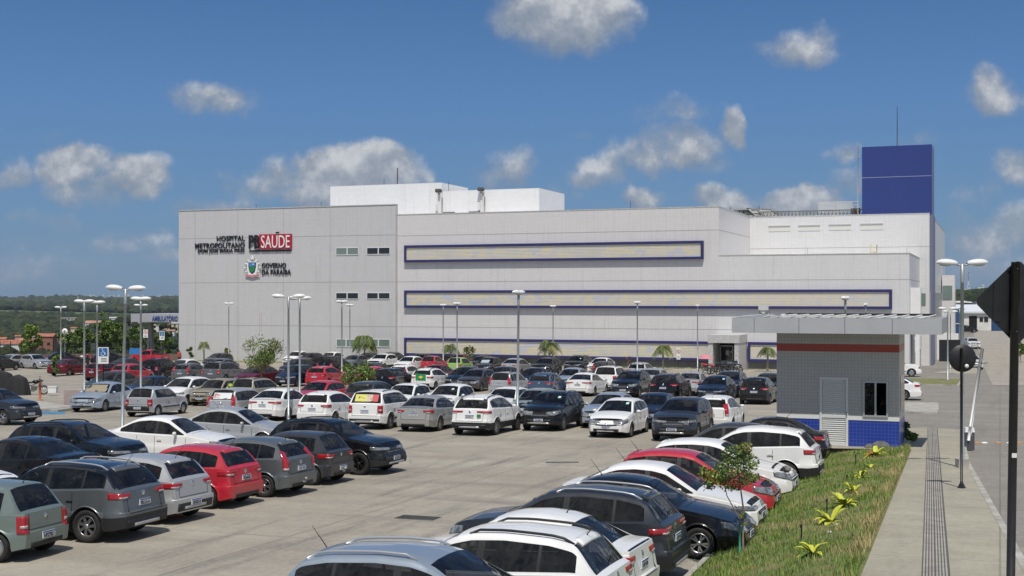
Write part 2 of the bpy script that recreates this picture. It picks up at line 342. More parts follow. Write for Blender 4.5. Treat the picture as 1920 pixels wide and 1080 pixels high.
def car_body(sp, clad=True):
    L, Wd, H = sp['L'], sp['W'], sp['H']; hw = Wd / 2; r = sp['r']; ra = r + .055; led = .57 if H < 1.55 else .64
    fa = sp['fo']; rr_ = fa + sp['wb']; zc = r; sill = .21 if H < 1.55 else .26
    st = set([0, .015, .05, .1, .16, .24, .34, L, L - .015, L - .05, L - .1, L - .16, L - .24])
    for c in (fa, rr_):
        for a in range(0, 181, 15):
            st.add(round(c + ra * cos(R(a)), 4))
        st.add(c - ra - .012); st.add(c + ra + .012)
    for p, z in sp['top']: st.add(p)
    g0, g1 = sp['g']; 
    for q in (g0, g1) + tuple(sp['bp']) + tuple(sp['sp']): st.add(q)
    x = .4
    while x < L - .2: st.add(x); x += .13
    st = sorted(q for q in st if 0 <= q <= L); ss = [st[0]]
    for q in st[1:]:
        if q - ss[-1] > .011: ss.append(q)
    rows = []
    for p in ss:
        e = min(p, L - p); k = 1 - max(0, (.62 - e) / .62) ** 2.3 * (.25 if p < L / 2 else .15)
        w = hw * k
        arch = 0
        for c in (fa, rr_):
            if abs(p - c) < ra: arch = max(arch, zc + sqrt(ra * ra - (p - c) ** 2))
        zl0 = sill + max(0, (.25 - e) / .25) * .06
        zl = max(zl0, arch)
        zs_ = sprof(sp['belt'], p); zt = max(sprof(sp['top'], p, .035), zs_ + .012)
        fl = .018 if arch else 0.0
        zm = max(lerp(zl0, zs_, .33), zl + .02); zn = max(lerp(zl0, zs_, .68), zm + .02)
        za = max(led, zm + .006); zb2 = max(led + .014, za + .012); zn = max(zn, zb2 + .02)
        hfr = min(1, max(0, (zt - zs_ - .05) / (H - zs_ - .05)))
        we = lerp(w * .955, sp['roofw'] , hfr ** .9)
        we = min(we, w * .955)
        ze = zs_ + (zt - zs_) * .93 if zt - zs_ > .1 else zt - .006
        zg0 = zs_ + min(.03, (ze - zs_) * .5); zg1 = max(zg0, ze - .055)
        def wx(z): return lerp(w * .955, we, min(1, max(0, (z - zs_) / max(.001, ze - zs_))) ** 1.15)
        cr = .04 if zt - zs_ > .3 else .045 * min(1, e / .3)
        row = [(0, zl), (w - .10, zl), (w - .015, zl), (w + fl, zl + .012), (w + .004 + fl * .6, zm), (w + .004 + fl * .3, za), (w - .002, zb2), (w * .995, zn), (w * .972, zs_), (w * .955, zs_ + .008),
               (wx(zg0), zg0 + .006), (wx(zg1), zg1 + .006), (we, ze + .006), (we - .07, zt + .004), (we * .55, zt + cr * .75 + .004), (0, zt + cr + .004)]
        rows.append([(a, b) for a, b in row])
    NR = 16; nS = len(ss); Vv = []; 
    def lean(p, z):
        f = (sp['lean_f'] + .05) * max(0, (z - .45) / .4) ** 1.3 * math.exp(-p / .3) + .05 * max(0, (.42 - z) / .25) * math.exp(-p / .2)
        b = sp['lean_r'] * max(0, (z - .55) / .35) * math.exp(-(L - p) / .3) + .05 * max(0, (.42 - z) / .25) * math.exp(-(L - p) / .2)
        if z <= led + .003: f -= .038 * math.exp(-p / .10); b -= .042 * math.exp(-(L - p) / .10)
        return f - b
    for p, row in zip(ss, rows):
        for (a, z) in row: Vv.append((a, L / 2 - p - lean(p, z), z))
        for (a, z) in row[1:-1]: Vv.append((-a, L / 2 - p - lean(p, z), z))
    per = NR + NR - 2
    def idx(i, j, side):
        if side > 0 or j in (0, NR - 1): return i * per + j
        return i * per + NR + j - 1
    Fc, Fm = [], []
    def zrow(i, j): return rows[i][j][1]
    for i in range(nS - 1):
        pm = (ss[i] + ss[i + 1]) / 2; ztd = max(sprof(sp['top'], pm, .035), 0); zsd = sprof(sp['belt'], pm)
        slope = (sprof(sp['top'], ss[i + 1], .02) - sprof(sp['top'], ss[i], .02)) / (ss[i + 1] - ss[i])
        cab = ztd - zsd
        for side in (1, -1):
            for j in range(NR - 1):
                q = [idx(i, j, side), idx(i + 1, j, side), idx(i + 1, j + 1, side), idx(i, j + 1, side)]
                if side < 0: q = q[::-1]
                q = [a for k, a in enumerate(q) if a not in q[:k]]
                m = 0
                if j == 0: m = 1
                elif j == 10:
                    hgt = 0
                    hmx = max(zrow(i, 11) - zrow(i, 10), zrow(i + 1, 11) - zrow(i + 1, 10))
                    if sp['g'][0] <= pm <= sp['g'][1] and hmx > .02:
                        m = 3
                        if sp['bp'][0] <= pm <= sp['bp'][1] or sp['sp'][0] <= pm <= sp['sp'][1]: m = 1
                elif j in (13, 14):
                    if slope > .28 and cab > .06: m = 4
                    elif slope < -.40 and cab > .05: m = 5
                elif j == 3 and clad == 2 and .02 < pm: m = 1
                elif j == 2: m = 1
                if m == 0 and sp.get('blackroof') and j >= 11 and pm > 1.0 and cab > .1: m = 7
                if m == 0 and clad == 2 and j in (3,) : m = 1
                Fc.append(q); Fm.append(m)
    for i in (0, nS - 1):
        for j in range(NR - 1):
            q = [idx(i, j, 1), idx(i, j + 1, 1), idx(i, j + 1, -1), idx(i, j, -1)]
            q = [a for k, a in enumerate(q) if a not in q[:k]]
            if i: q = q[::-1]
            m = 1 if (j < 2 or (clad == 2 and j < 4)) else 0
            if len(q) > 2: Fc.append(q); Fm.append(m)
    return Vv, Fc, Fm
def submesh(Vv, Fc, Fm, want, name, smooth=True, sharp_ang=None):
    used = {}; v = []; f = []; m = []
    for q, mi in zip(Fc, Fm):
        if mi in want:
            nq = []
            for a in q:
                if a not in used: used[a] = len(v); v.append(Vv[a])
                nq.append(used[a])
            f.append(nq); m.append(want[mi])
    me = bpy.data.meshes.new(name); me.from_pydata(v, [], f); me.polygons.foreach_set('material_index', m); me.update()
    bm = bmesh.new(); bm.from_mesh(me)
    bmesh.ops.dissolve_degenerate(bm, dist=1e-4, edges=bm.edges)
    for fa in bm.faces: fa.smooth = True
    for e in bm.edges:
        if len(e.link_faces) == 2 and e.calc_face_angle(0) > R(38): e.smooth = False
    bm.to_mesh(me); bm.free()
    return me
def patch(bvh, o, e1, e2, d, lo, hi, top, bot, nu=8, nv=3, off=.006):
    """curved panel: outline in the (e1,e2) plane thrown along d onto the body, lifted by off"""
    o, e1, e2, d = map(Vector, (o, e1, e2, d)); d.normalize(); P = []; ok = True
    for i in range(nu + 1):
        u = i / nu; h = lerp(lo, hi, u); zt_, zb_ = (top(u) if callable(top) else top), (bot(u) if callable(bot) else bot)
        for j in range(nv + 1):
            z = lerp(zb_, zt_, j / nv); q = o + e1 * h + e2 * z
            hit = bvh.ray_cast(q, d, 3)
            if hit[0] is None: P.append(None)
            else: P.append(hit[0] - d * off)
    last = None
    for k in range(len(P)):
        if P[k] is None:
            c = [p for p in P if p is not None]
            if not c: return None
            P[k] = min(c, key=lambda p: abs(k - P.index(p)))
    mb = MB(); n = nv + 1
    back = [p + d * (off + .02) for p in P]; N0 = len(P)
    fs = [(i * n + j, (i + 1) * n + j, (i + 1) * n + j + 1, i * n + j + 1) for i in range(nu) for j in range(nv)]
    rim = [i * n for i in range(nu + 1)] + [nu * n + j for j in range(1, n)] + [i * n + nv for i in range(nu - 1, -1, -1)] + [j for j in range(nv - 1, 0, -1)]
    fs2 = [(rim[k], rim[(k + 1) % len(rim)], N0 + rim[(k + 1) % len(rim)], N0 + rim[k]) for k in range(len(rim))]
    mb.add(P + back, fs, 0, True); mb.f += [list(q) for q in fs2]; mb.m += [0] * len(fs2); mb.sm += [False] * len(fs2)
    return mb
def wheel_mesh(r, style):
    t = MB(); w = .10
    t.lathe([(r * .64, -w * .8), (r * .8, -w), (r * .95, -w), (r, -w * .75), (r, w * .75), (r * .95, w), (r * .8, w), (r * .66, w * .8), (r * .62, w * .55), (r*.62, -w*.55), (r * .64, -w * .8)], 28, 0, 'X')
    b = MB()
    b.lathe([(0.001, -w * .5), (r * .63, -w * .5), (r * .66, w * .78), (r * .60, w * .82), (r * .57, w * .1), (.001, w * .05)], 28, 1, 'X')
    if style == 2:   # dished cover
        b.lathe([(.001, w * .86), (r * .3, w * .9), (r * .57, w * .72)], 20, 0, 'X')
    b.lathe([(r * .56, w * .60), (r * .64, w * .86), (r * .66, w * .80)], 28, 0, 'X')
    b.lathe([(.001, w * .86), (r * .14, w * .84), (r * .16, w * .5)], 12, 0, 'X')
    n = {0: 5, 1: 7, 2: 6, 3: 10}[style]
    for k in range(n):
        a = 2 * pi * k / n; tw = .18 if style == 1 else 0.
        for sgn in ((-1, 1) if style == 0 else (0,)):
            a0 = a + sgn * .05; a1 = a + tw + sgn * .20; hw_ = r * (.045 if style in (0, 3) else .075)
            P = []
            for rad, an, xx, q in ((r * .12, a0, w * .8, hw_), (r * .60, a1, w * .66, hw_ * 1.3)):
                c = Vector((0, cos(an), sin(an))); tt = Vector((0, -sin(an), cos(an)))
                for ss_ in (-1, 1): P += [c * rad + tt * ss_ * q + Vector((xx, 0, 0)), c * rad + tt * ss_ * q * .8 + Vector((xx - .05, 0, 0))]
            b.add(P, [(0, 2, 6, 4), (0, 4, 5, 1), (2, 3, 7, 6), (1, 5, 7, 3)], 0)
    return t.mesh('tyre'), b.mesh('rim')
WHEELS = {}
def wheel(r, style):
    k = (round(r, 3), style)
    if k not in WHEELS: WHEELS[k] = wheel_mesh(r, style)
    return WHEELS[k]
PLATES = {}
def vary(sp, v):
    if not v: return sp
    kl, kh, sh = {1: (.94, 1.02, -.06), 2: (1.04, .985, .08), 3: (1.0, 1.035, -.14)}[v]
    sp = dict(sp); L0 = sp['L']
    sp['top'] = [(p * kl + (sh if .9 < p < 2.4 else 0), z * (kh if z > 1.0 else 1 + (kh - 1) * .6)) for p, z in sp['top']]; sp['belt'] = [(p * kl, z * (1 + (kh - 1) * .6) + (.02 if v == 3 else 0)) for p, z in sp['belt']]
    sp['L'] = L0 * kl; sp['H'] = sp['H'] * kh; sp['wb'] *= kl; sp['fo'] *= kl; sp['g'] = (sp['g'][0] * kl + sh, sp['g'][1] * kl); sp['bp'] = tuple(q * kl + sh * .3 for q in sp['bp']); sp['sp'] = tuple(q * kl for q in sp['sp'])
    if v == 1: sp['lean_r'] += .04
    if v == 2: sp['lean_f'] += .05
    return sp
def build_car(kind, var=0, style=0, rails=False, clad=0, head=0, tail=0, detail=True, plate='', plast_bumper=False, blackroof=False, towball=False, door2=False, scale=1.0, nohandle=False):
    """one car at the origin, nose toward +Y; returns the Empty"""
    sp = vary(dict(SPEC[kind]), var); sp['blackroof'] = blackroof
    if door2: sp['bp'] = (sp['bp'][0] + .1, sp['bp'][1] + .08); sp['sp'] = (9, 9)
    L, Wd, H = sp['L'], sp['W'], sp['H']; hw = Wd / 2
    Vv, Fc, Fm = car_body(sp, clad)
    root = empty(CARNAME[kind]); root['kind_'] = kind
    allm = submesh(Vv, Fc, Fm, {i: 0 for i in range(8)}, 'tmp'); bvh = BVHTree.FromPolygons([v.co for v in allm.vertices], [p.vertices[:] for p in allm.polygons]); bpy.data.meshes.remove(allm)
    body = bpy.data.objects.new('body', submesh(Vv, Fc, Fm, {0: 0, 1: 1, 2: 1, 7: 3}, 'body'))
    S.collection.objects.link(body); body.parent = root
    for m in (paint('white'), M_plast, M_seam, M_blackroof): body.data.materials.append(m)
    for nm, key, mt in (('side_window', 3, M_glass), ('windscreen', 4, M_screen), ('rear_window', 5, M_glass)):
        me = submesh(Vv, Fc, Fm, {key: 0}, nm)
        if not len(me.polygons): continue
        if nm == 'side_window':
            bm = bmesh.new(); bm.from_mesh(me); bm.faces.ensure_lookup_table()
            # each pane is a part of its own
            seen = set(); isl = []
            for f in bm.faces:
                if f.index in seen: continue
                stck = [f]; grp = []; seen.add(f.index)
                while stck:
                    g = stck.pop(); grp.append(g.index)
                    for e in g.edges:
                        for h in e.link_faces:
                            if h.index not in seen: seen.add(h.index); stck.append(h)
                isl.append(grp)
            for grp in isl:
                ar = sum(bm.faces[k].calc_area() for k in grp)
                if ar < .02: pass
                vm = {}; vv = []; ff = []
                for k in grp:
                    q = []
                    for v in bm.faces[k].verts:
                        if v.index not in vm: vm[v.index] = len(vv); vv.append(v.co[:])
                        q.append(vm[v.index])
                    ff.append(q)
                m2 = bpy.data.meshes.new(nm); m2.from_pydata(vv, [], ff); m2.update()
                for p in m2.polygons: p.use_smooth = True
                o = bpy.data.objects.new(nm, m2); m2.materials.append(mt); S.collection.objects.link(o); o.parent = root
            bm.free(); bpy.data.meshes.remove(me)
        else:
            o = bpy.data.objects.new(nm, me); me.materials.append(mt); S.collection.objects.link(o); o.parent = root
    # underbody
    ub = MB(); ub.box((0, 0, (sp['r'] + .30) / 2 + .04), (Wd - .46, L - .5, .30), 0)
    for c in (sp['fo'], sp['fo'] + sp['wb']): ub.box((0, L / 2 - c, sp['r'] + .22), (Wd - .50, .8, .42), 0)
    ub.build('underbody', M_under, root)
    # cabin: dark trim up to the belt line, seats with headrests, steering wheel
    g0_, g1_ = sp['g'][0] + .15, min(sp['g'][1] - .1, L - .55); zb_l = sprof(sp['belt'], 2.2); ib = MB()
    ib.box((0, L / 2 - (g0_ + g1_) / 2 , zb_l / 2 + .16), (Wd - .30, g1_ - g0_, zb_l - .36), 0); ib.box((0, L / 2 - g0_ - .02, zb_l - .10), (Wd - .36, .5, .16), 0); ib.build('cabin_trim', M_under, root)
    se = MB()
    for yq in (g0_ + 1.05, g0_ + 1.95):
        if yq > g1_ - .1: continue
        for sg in (-1, 1):
            se.box((sg * .36, L / 2 - yq, zb_l - .03), (.44, .13, .36), 0, rx=R(-12), taper=.85); se.box((sg * .36, L / 2 - yq - .06, zb_l + .22), (.24, .09, .16), 0, taper=.8)
    se.build('seats', M_seat, root)
    # panel gaps, in the body mesh's own look
    def add(mb, name, mt, parent=None):
        if mb is None: return None
        o = mb.build(name, mt, parent or root); recalc(o); return o
    zl = sprof(sp['belt'], 2.2)
    if detail:
        gaps = MB()
        dx = [sp['fo'] + .42, (sp['bp'][0] + sp['bp'][1]) / 2] + ([] if door2 else [sp['fo'] + sp['wb'] - .36])
        for sgn in (1, -1):
            for q in dx:
                y = L / 2 - q
                p = patch(bvh, (sgn * 1.6, y, 0), (0, 1, 0), (0, 0, 1), (-sgn, 0, 0), -.006, .006, zl - .02, .32, 1, 6, .004)
                if p: gaps.add(p.v, p.f)
            p = patch(bvh, (sgn * 1.6, L / 2, 0), (0, -1, 0), (0, 0, 1), (-sgn, 0, 0), dx[0], dx[-1], zl - .13, zl - .142, 10, 1, .003)
            if p and kind != 'oldhatch' and False: gaps.add(p.v, p.f)
        hd = sp['top'][3][0]
        p = patch(bvh, (0, L / 2 - hd + .03, 3), (1, 0, 0), (0, 1, 0), (0, 0, -1), -hw * .72, hw * .72, .006, -.006, 8, 1, .004)
        if p: gaps.add(p.v, p.f)
        # tailgate outline
        zt0 = .62 if kind != 'sedan' else .55
        for s_ in (-1, 1):
            p = patch(bvh, (0, -L, 0), (1, 0, 0), (0, 0, 1), (0, 1, 0), s_ * hw * .66 - .006, s_ * hw * .66 + .006, .93, zt0, 1, 4, .004)
            if p: gaps.add(p.v, p.f)
        p = patch(bvh, (0, -L, 0), (1, 0, 0), (0, 0, 1), (0, 1, 0), -hw * .66, hw * .66, zt0 + .006, zt0 - .006, 6, 1, .004)
        if p: gaps.add(p.v, p.f)
        g = gaps.build('panel_seam', M_seam, root); recalc(g)
    # lamps
    zh = sprof(sp['belt'], .2) - .02
    for sgn in (1, -1):
        e = Vector((sgn * .86, -.51, 0)); d = Vector((-sgn * .51, -.86, 0)); o = Vector((sgn * hw * .76, L / 2 - .05, 0)) - d * .6
        if head == 0:
            f = patch(bvh, o, e, (0, 0, 1), d, -.30, .34, lambda u: zh + .02 + .07 * u, lambda u: zh - .12 - .03 * (1 - abs(u - .4)) + .10 * u * u, 14, 5, .016)
        elif head == 1:
            f = patch(bvh, o, e, (0, 0, 1), d, -.22, .18, zh + .02, zh - .15, 10, 4, .016)
        else:
            f = patch(bvh, o, e, (0, 0, 1), d, -.36, .36, lambda u: zh + .0 + .05 * u, lambda u: zh - .08 + .03 * u, 14, 4, .016)
        add(f, 'headlight', M_head)
        # tail lamps
        zb = sprof(sp['belt'], L - .1)
        e = Vector((sgn * .84, .54, 0)); d = Vector((-sgn * .54, .84, 0)); o = Vector((sgn * hw * .82, -L / 2 + .03, 0)) - d * .6
        if tail == 0:
            f = patch(bvh, o, e, (0, 0, 1), d, -.22, .28, lambda u: zb - .02 - .02 * (1 - u), lambda u: zb - .20 + .09 * (1 - u) + .05 * u * u, 12, 4, .016)
        elif tail == 1:   # tall upright
            f = patch(bvh, o, e, (0, 0, 1), d, -.11, .13, zb - .03, zb - .36, 6, 8, .016)
        elif tail == 2:   # tall, climbing the pillar
            f = patch(bvh, o, e, (0, 0, 1), Vector((-sgn * .5, .87, 0)), -.10, .09, lambda u: zb + .20 + .06 * u, lambda u: zb - .26, 6, 10, .018)
        else:             # slim
            f = patch(bvh, o, e, (0, 0, 1), d, -.34, .28, lambda u: zb - .04, lambda u: zb - .15 + .05 * (1 - u), 12, 3, .016)
        tl = add(f, 'tail_light', M_red)
        if tl and detail:
            if tail in (1, 2): q_ = patch(bvh, o, e, (0, 0, 1), d if tail == 1 else Vector((-sgn * .5, .87, 0)), -.08, .08, zb - .20, zb - .26, 4, 2, .024)
            else: q_ = patch(bvh, o, e, (0, 0, 1), d, -.12, .10, zb - .105, zb - .14, 5, 1, .024)
            if q_: ql = q_.build('reverse_lamp', M_rev, tl); recalc(ql)
    # grille, lower intake, bumper trim
    fr = lambda lo, hi, top, bot, nm, mt, off=.006, nu=8, nv=2: add(patch(bvh, (0, L, 0), (1, 0, 0), (0, 0, 1), (0, -1, 0), lo, hi, top, bot, nu, nv, off), nm, mt)
    bk = lambda lo, hi, top, bot, nm, mt, off=.006, nu=8, nv=2: add(patch(bvh, (0, -L, 0), (1, 0, 0), (0, 0, 1), (0, 1, 0), lo, hi, top, bot, nu, nv, off), nm, mt)
    gw = hw * .52
    if kind in ('suv', 'duster', 'pickup'): fr(-gw, gw, zh - .07, lambda u: zh - .24 - .03 * (1 - abs(2 * u - 1)), 'grille', M_plast, .008)
    else: fr(-gw, gw, zh - .10, lambda u: zh - .17 - .03 * (1 - abs(2 * u - 1)), 'grille', M_plast, .008)
    fr(-hw * .62, hw * .62, zh - .30, lambda u: zh - .40 - .05 * (1 - abs(2 * u - 1)), 'lower_intake', M_plast, .007)
    if kind not in ('hatch', 'oldhatch'): fr(-gw * .8, gw * .8, zh - .125, zh - .140, 'grille_bar', M_chrome, .014, 6, 1)
    else: fr(-.05, .05, zh - .08, zh - .15, 'front_badge', M_chrome, .016, 3, 1)
    if not clad and not plast_bumper: bk(-hw * .62, hw * .62, .36, .27, 'lower_trim', M_plast, .010, 8, 2)
    if plast_bumper:
        bk(-hw * .83, hw * .83, .56, .26, 'bumper', M_plast, .02, 10, 3)
        fr(-hw * .83, hw * .83, .52, .26, 'bumper', M_plast, .015, 10, 3)
    if clad:
        bk(-hw * .80, hw * .80, .48, .30, 'bumper_trim', M_plast, .010, 10, 2)
        bk(-hw * .50, hw * .50, .40, .335, 'skid_plate', M_chromed, .02, 6, 1)
        fr(-hw * .55, hw * .55, .39, .33, 'skid_plate', M_chromed, .02, 6, 1)
    # badge
    zbd = zb - .08
    b = patch(bvh, (0, -L, 0), (1, 0, 0), (0, 0, 1), (0, 1, 0), -.055, .055, lambda u: zbd + .055 * sqrt(max(0, 1 - (2 * u - 1) ** 2)) + .004, lambda u: zbd - .055 * sqrt(max(0, 1 - (2 * u - 1) ** 2)) - .004, 8, 2, .01)
    if kind != 'pickup': add(b, 'badge', M_chrome)
    # plates
    def plate_at(y0, dy, z, nm='license_plate'):
        h = bvh.ray_cast(Vector((0, y0, z)), Vector((0, dy, 0)), 4)
        if h[0] is None: return
        y = h[0].y - dy * .018
        mb = MB(); mb.box((0, y, z), (.40, .016, .13), 0); mb.box((0, y - dy * .009, z + .052), (.39, .004, .024), 1)
        o = mb.build(nm, [M_plate, M_plateb], root)
        if plate:
            mtx = Matrix.Translation((0, y - dy * .012, z - .052)) @ (Matrix.Rotation(pi, 4, 'Z') if dy < 0 else Matrix.Identity(4)) @ Matrix.Rotation(pi / 2, 4, 'X')
            t = text('plate_number', plate, .105, M_ink, o, mtx, off=.003, ext=.001, align='CENTER', width=.33)
        else:
            k = MB()
            for q in range(7):
                wq = .028 + .008 * ((q * 5) % 3)
                xq = (-.165 + q * .053)
                k.box((xq, y - dy * .0095, z - .015), (.012, .003, .062), 0); k.box((xq + .014, y - dy * .0095, z - .015 + (.022 if q % 2 else -.02)), (.026, .003, .012), 0)
                if q % 3: k.box((xq + .026, y - dy * .0095, z - .015), (.010, .003, .062), 0)
            k.build('plate_number', M_ink, o)
    plate_at(-L, 1, .47 if kind in ('oldhatch',) or style == 3 else (.74 if kind not in ('suv', 'duster') else .80))
    plate_at(L, -1, .44 if H < 1.55 else .50)
    # mirrors, handles, antenna
    ym = L / 2 - sp['g'][0] - .28
    for sgn in (1, -1):
        mb = MB(); zz = sprof(sp['belt'], sp['g'][0] + .2) + .09
        mb.ball((sgn * (hw + .085), ym, zz), (.10, .06, .068), 0, 10, 6); mb.tube([(sgn * (hw - .07), ym - .01, zz - .06), (sgn * (hw + .05), ym, zz - .03)], .022, 6, 1)
        o = mb.build('mirror', [paint('white'), M_plast], root)
        if detail and not nohandle:
            for q in ([sp['bp'][0] - .12] if door2 else [sp['bp'][0] - .12, sp['fo'] + sp['wb'] - .42]):
                h = bvh.ray_cast(Vector((sgn * 2, L / 2 - q, zl - .16)), Vector((-sgn, 0, 0)), 3)
                if h[0] is None: continue
                hb = MB(); hb.box((h[0].x + sgn * .018, L / 2 - q, zl - .16), (.03, .17, .032), 0); hb.box((h[0].x + sgn * .002, L / 2 - q, zl - .165), (.008, .13, .05), 1)
                hb.build('door_handle', [paint('white'), M_seam], root)
    h = bvh.ray_cast(Vector((0, -L / 2 + (.55 if kind != 'sedan' else 1.35), 3)), Vector((0, 0, -1)), 4)
    if h[0] is not None:
        mb = MB(); mb.tube([h[0] - Vector((0, 0, .01)), h[0] + Vector((0, -.03, .04)), h[0] + Vector((0, -.24, .30))], [.016, .008, .003], 5); mb.build('antenna', M_blackp, root)
    if rails:
        for sgn in (1, -1):
            pts = []
            for t in range(11):
                q = lerp(sp['top'][5][0] + .25, sp['top'][-4][0] - .05, t / 10)
                hh = bvh.ray_cast(Vector((sgn * (sp['roofw'] - .06), L / 2 - q, 3)), Vector((0, 0, -1)), 4)
                if hh[0] is None: continue
                e_ = min(t, 10 - t); pts.append(hh[0] + Vector((0, 0, .045 if e_ > 0 else 0.0)))
            mb = MB(); mb.tube(pts, .021, 6)
            mb.build('roof_rail', M_chromed if rails == 2 else M_blackp, root)
    # wiper
    if kind != 'sedan' and detail:
        hh = bvh.ray_cast(Vector((.05, -L, zb + .10)), Vector((0, 1, 0)), 4); h2 = bvh.ray_cast(Vector((.32, -L, zb + .16)), Vector((0, 1, 0)), 4)
        if hh[0] and h2[0]:
            mb = MB(); mb.tube([hh[0] - Vector((0, .02, 0)), h2[0] - Vector((0, .025, 0))], .010, 5); mb.build('wiper', M_blackp, root)
    if towball:
        mb = MB(); mb.tube([(0, -L / 2 + .1, .36), (0, -L / 2 - .10, .36), (0, -L / 2 - .12, .42)], .02, 6); mb.ball((0, -L / 2 - .12, .45), .034, 0); mb.build('tow_ball', M_chromed, root)
    if kind in ('hatch', 'suv') :
        mb = patch(bvh, (0, -L / 2 - .3, 3), (1, 0, 0), (0, 1, 0), (0, 0, -1), -hw * .5, hw * .5, .3 + L - sp['top'][-4][0] + .10, .3 + L - sp['top'][-4][0] - .04, 6, 2, .02)
        add(mb, 'spoiler', paint('white'))
    if kind in ('oldhatch', 'wagon', 'duster'):
        for sgn in (1, -1): add(patch(bvh, (sgn * 1.6, L / 2, 0), (0, -1, 0), (0, 0, 1), (-sgn, 0, 0), sp['fo'] + .46, sp['fo'] + sp['wb'] - .44, .50, .44, 10, 1, .014), 'side_moulding', M_plast)
    if kind == 'pickup':
        mb = MB(); mb.box((0, -L / 2 + .80, 1.09), (Wd - .30, 1.32, .05), 0); mb.tube([(-.6, -L / 2 + 1.62, 1.08), (-.55, -L / 2 + 1.5, 1.45), (.55, -L / 2 + 1.5, 1.45), (.6, -L / 2 + 1.62, 1.08)], .03, 6); mb.build('bed_cover', M_plast, root)
    # wheels
    ty, rm = wheel(sp['r'], style if style < 4 else 0)
    for c in (sp['fo'], sp['fo'] + sp['wb']):
        for sgn in (1, -1):
            w = bpy.data.objects.new('wheel', ty); S.collection.objects.link(w); w.parent = root
            w.location = (sgn * (hw - .095), L / 2 - c, sp['r']); w.rotation_euler = (random.random() * 6, 0, 0 if sgn > 0 else pi)
            if not ty.materials: ty.materials.append(M_tyre)
            ri = bpy.data.objects.new('rim', rm); S.collection.objects.link(ri); ri.parent = w
            if not rm.materials: rm.materials.append(M_rim); rm.materials.append(M_under)
    return root
CARNAME = dict(hatch='hatchback_car', oldhatch='hatchback_car', sedan='sedan_car', suv='suv_car', duster='suv_car', wagon='station_wagon', pickup='pickup_truck')
M_blackroof = mat('black_roof_paint', (.008, .008, .01), .2, coat=.8)
M_chromed = mat('satin_silver_trim', (.50, .51, .52), .35, .6)
def dress(root, pk, rim=None, roof=None, trim=None):
    for o in root.children:
        if o.type != 'MESH': continue
        for i, s in enumerate(o.material_slots):
            if s.material and s.material.name.startswith('paint_'):
                s.link = 'OBJECT'; s.material = paint(trim if (trim and o.name.startswith('mirror')) else pk)
        if rim and o.name.startswith('wheel'):
            for c in o.children:
                c.material_slots[0].link = 'OBJECT'; c.material_slots[0].material = rim
def place_car(root, x, y, heading, label, cat, group='cars parked in the hospital car park', z=None, slope=True):
    a = R(heading); f = Vector((sin(a), cos(a), 0))
    root.location = (x, y, gz(x, y) if z is None else z)
    if slope:
        gzf = lambda q: zp(q.y)
        p = Vector((x, y, 0)); rr = Vector((f.y, -f.x, 0))
        sf = (gzf(p + f) - gzf(p - f)) / 2; sr = (gzf(p + rr) - gzf(p - rr)) / 2
        yv = Vector((f.x, f.y, sf)).normalized(); xv = Vector((rr.x, rr.y, sr)).normalized(); zv = xv.cross(yv)
        root.rotation_euler = Matrix((xv, yv, zv)).transposed().to_euler()
    else: root.rotation_euler = (0, 0, -a)
    tag(root, label, cat, group)
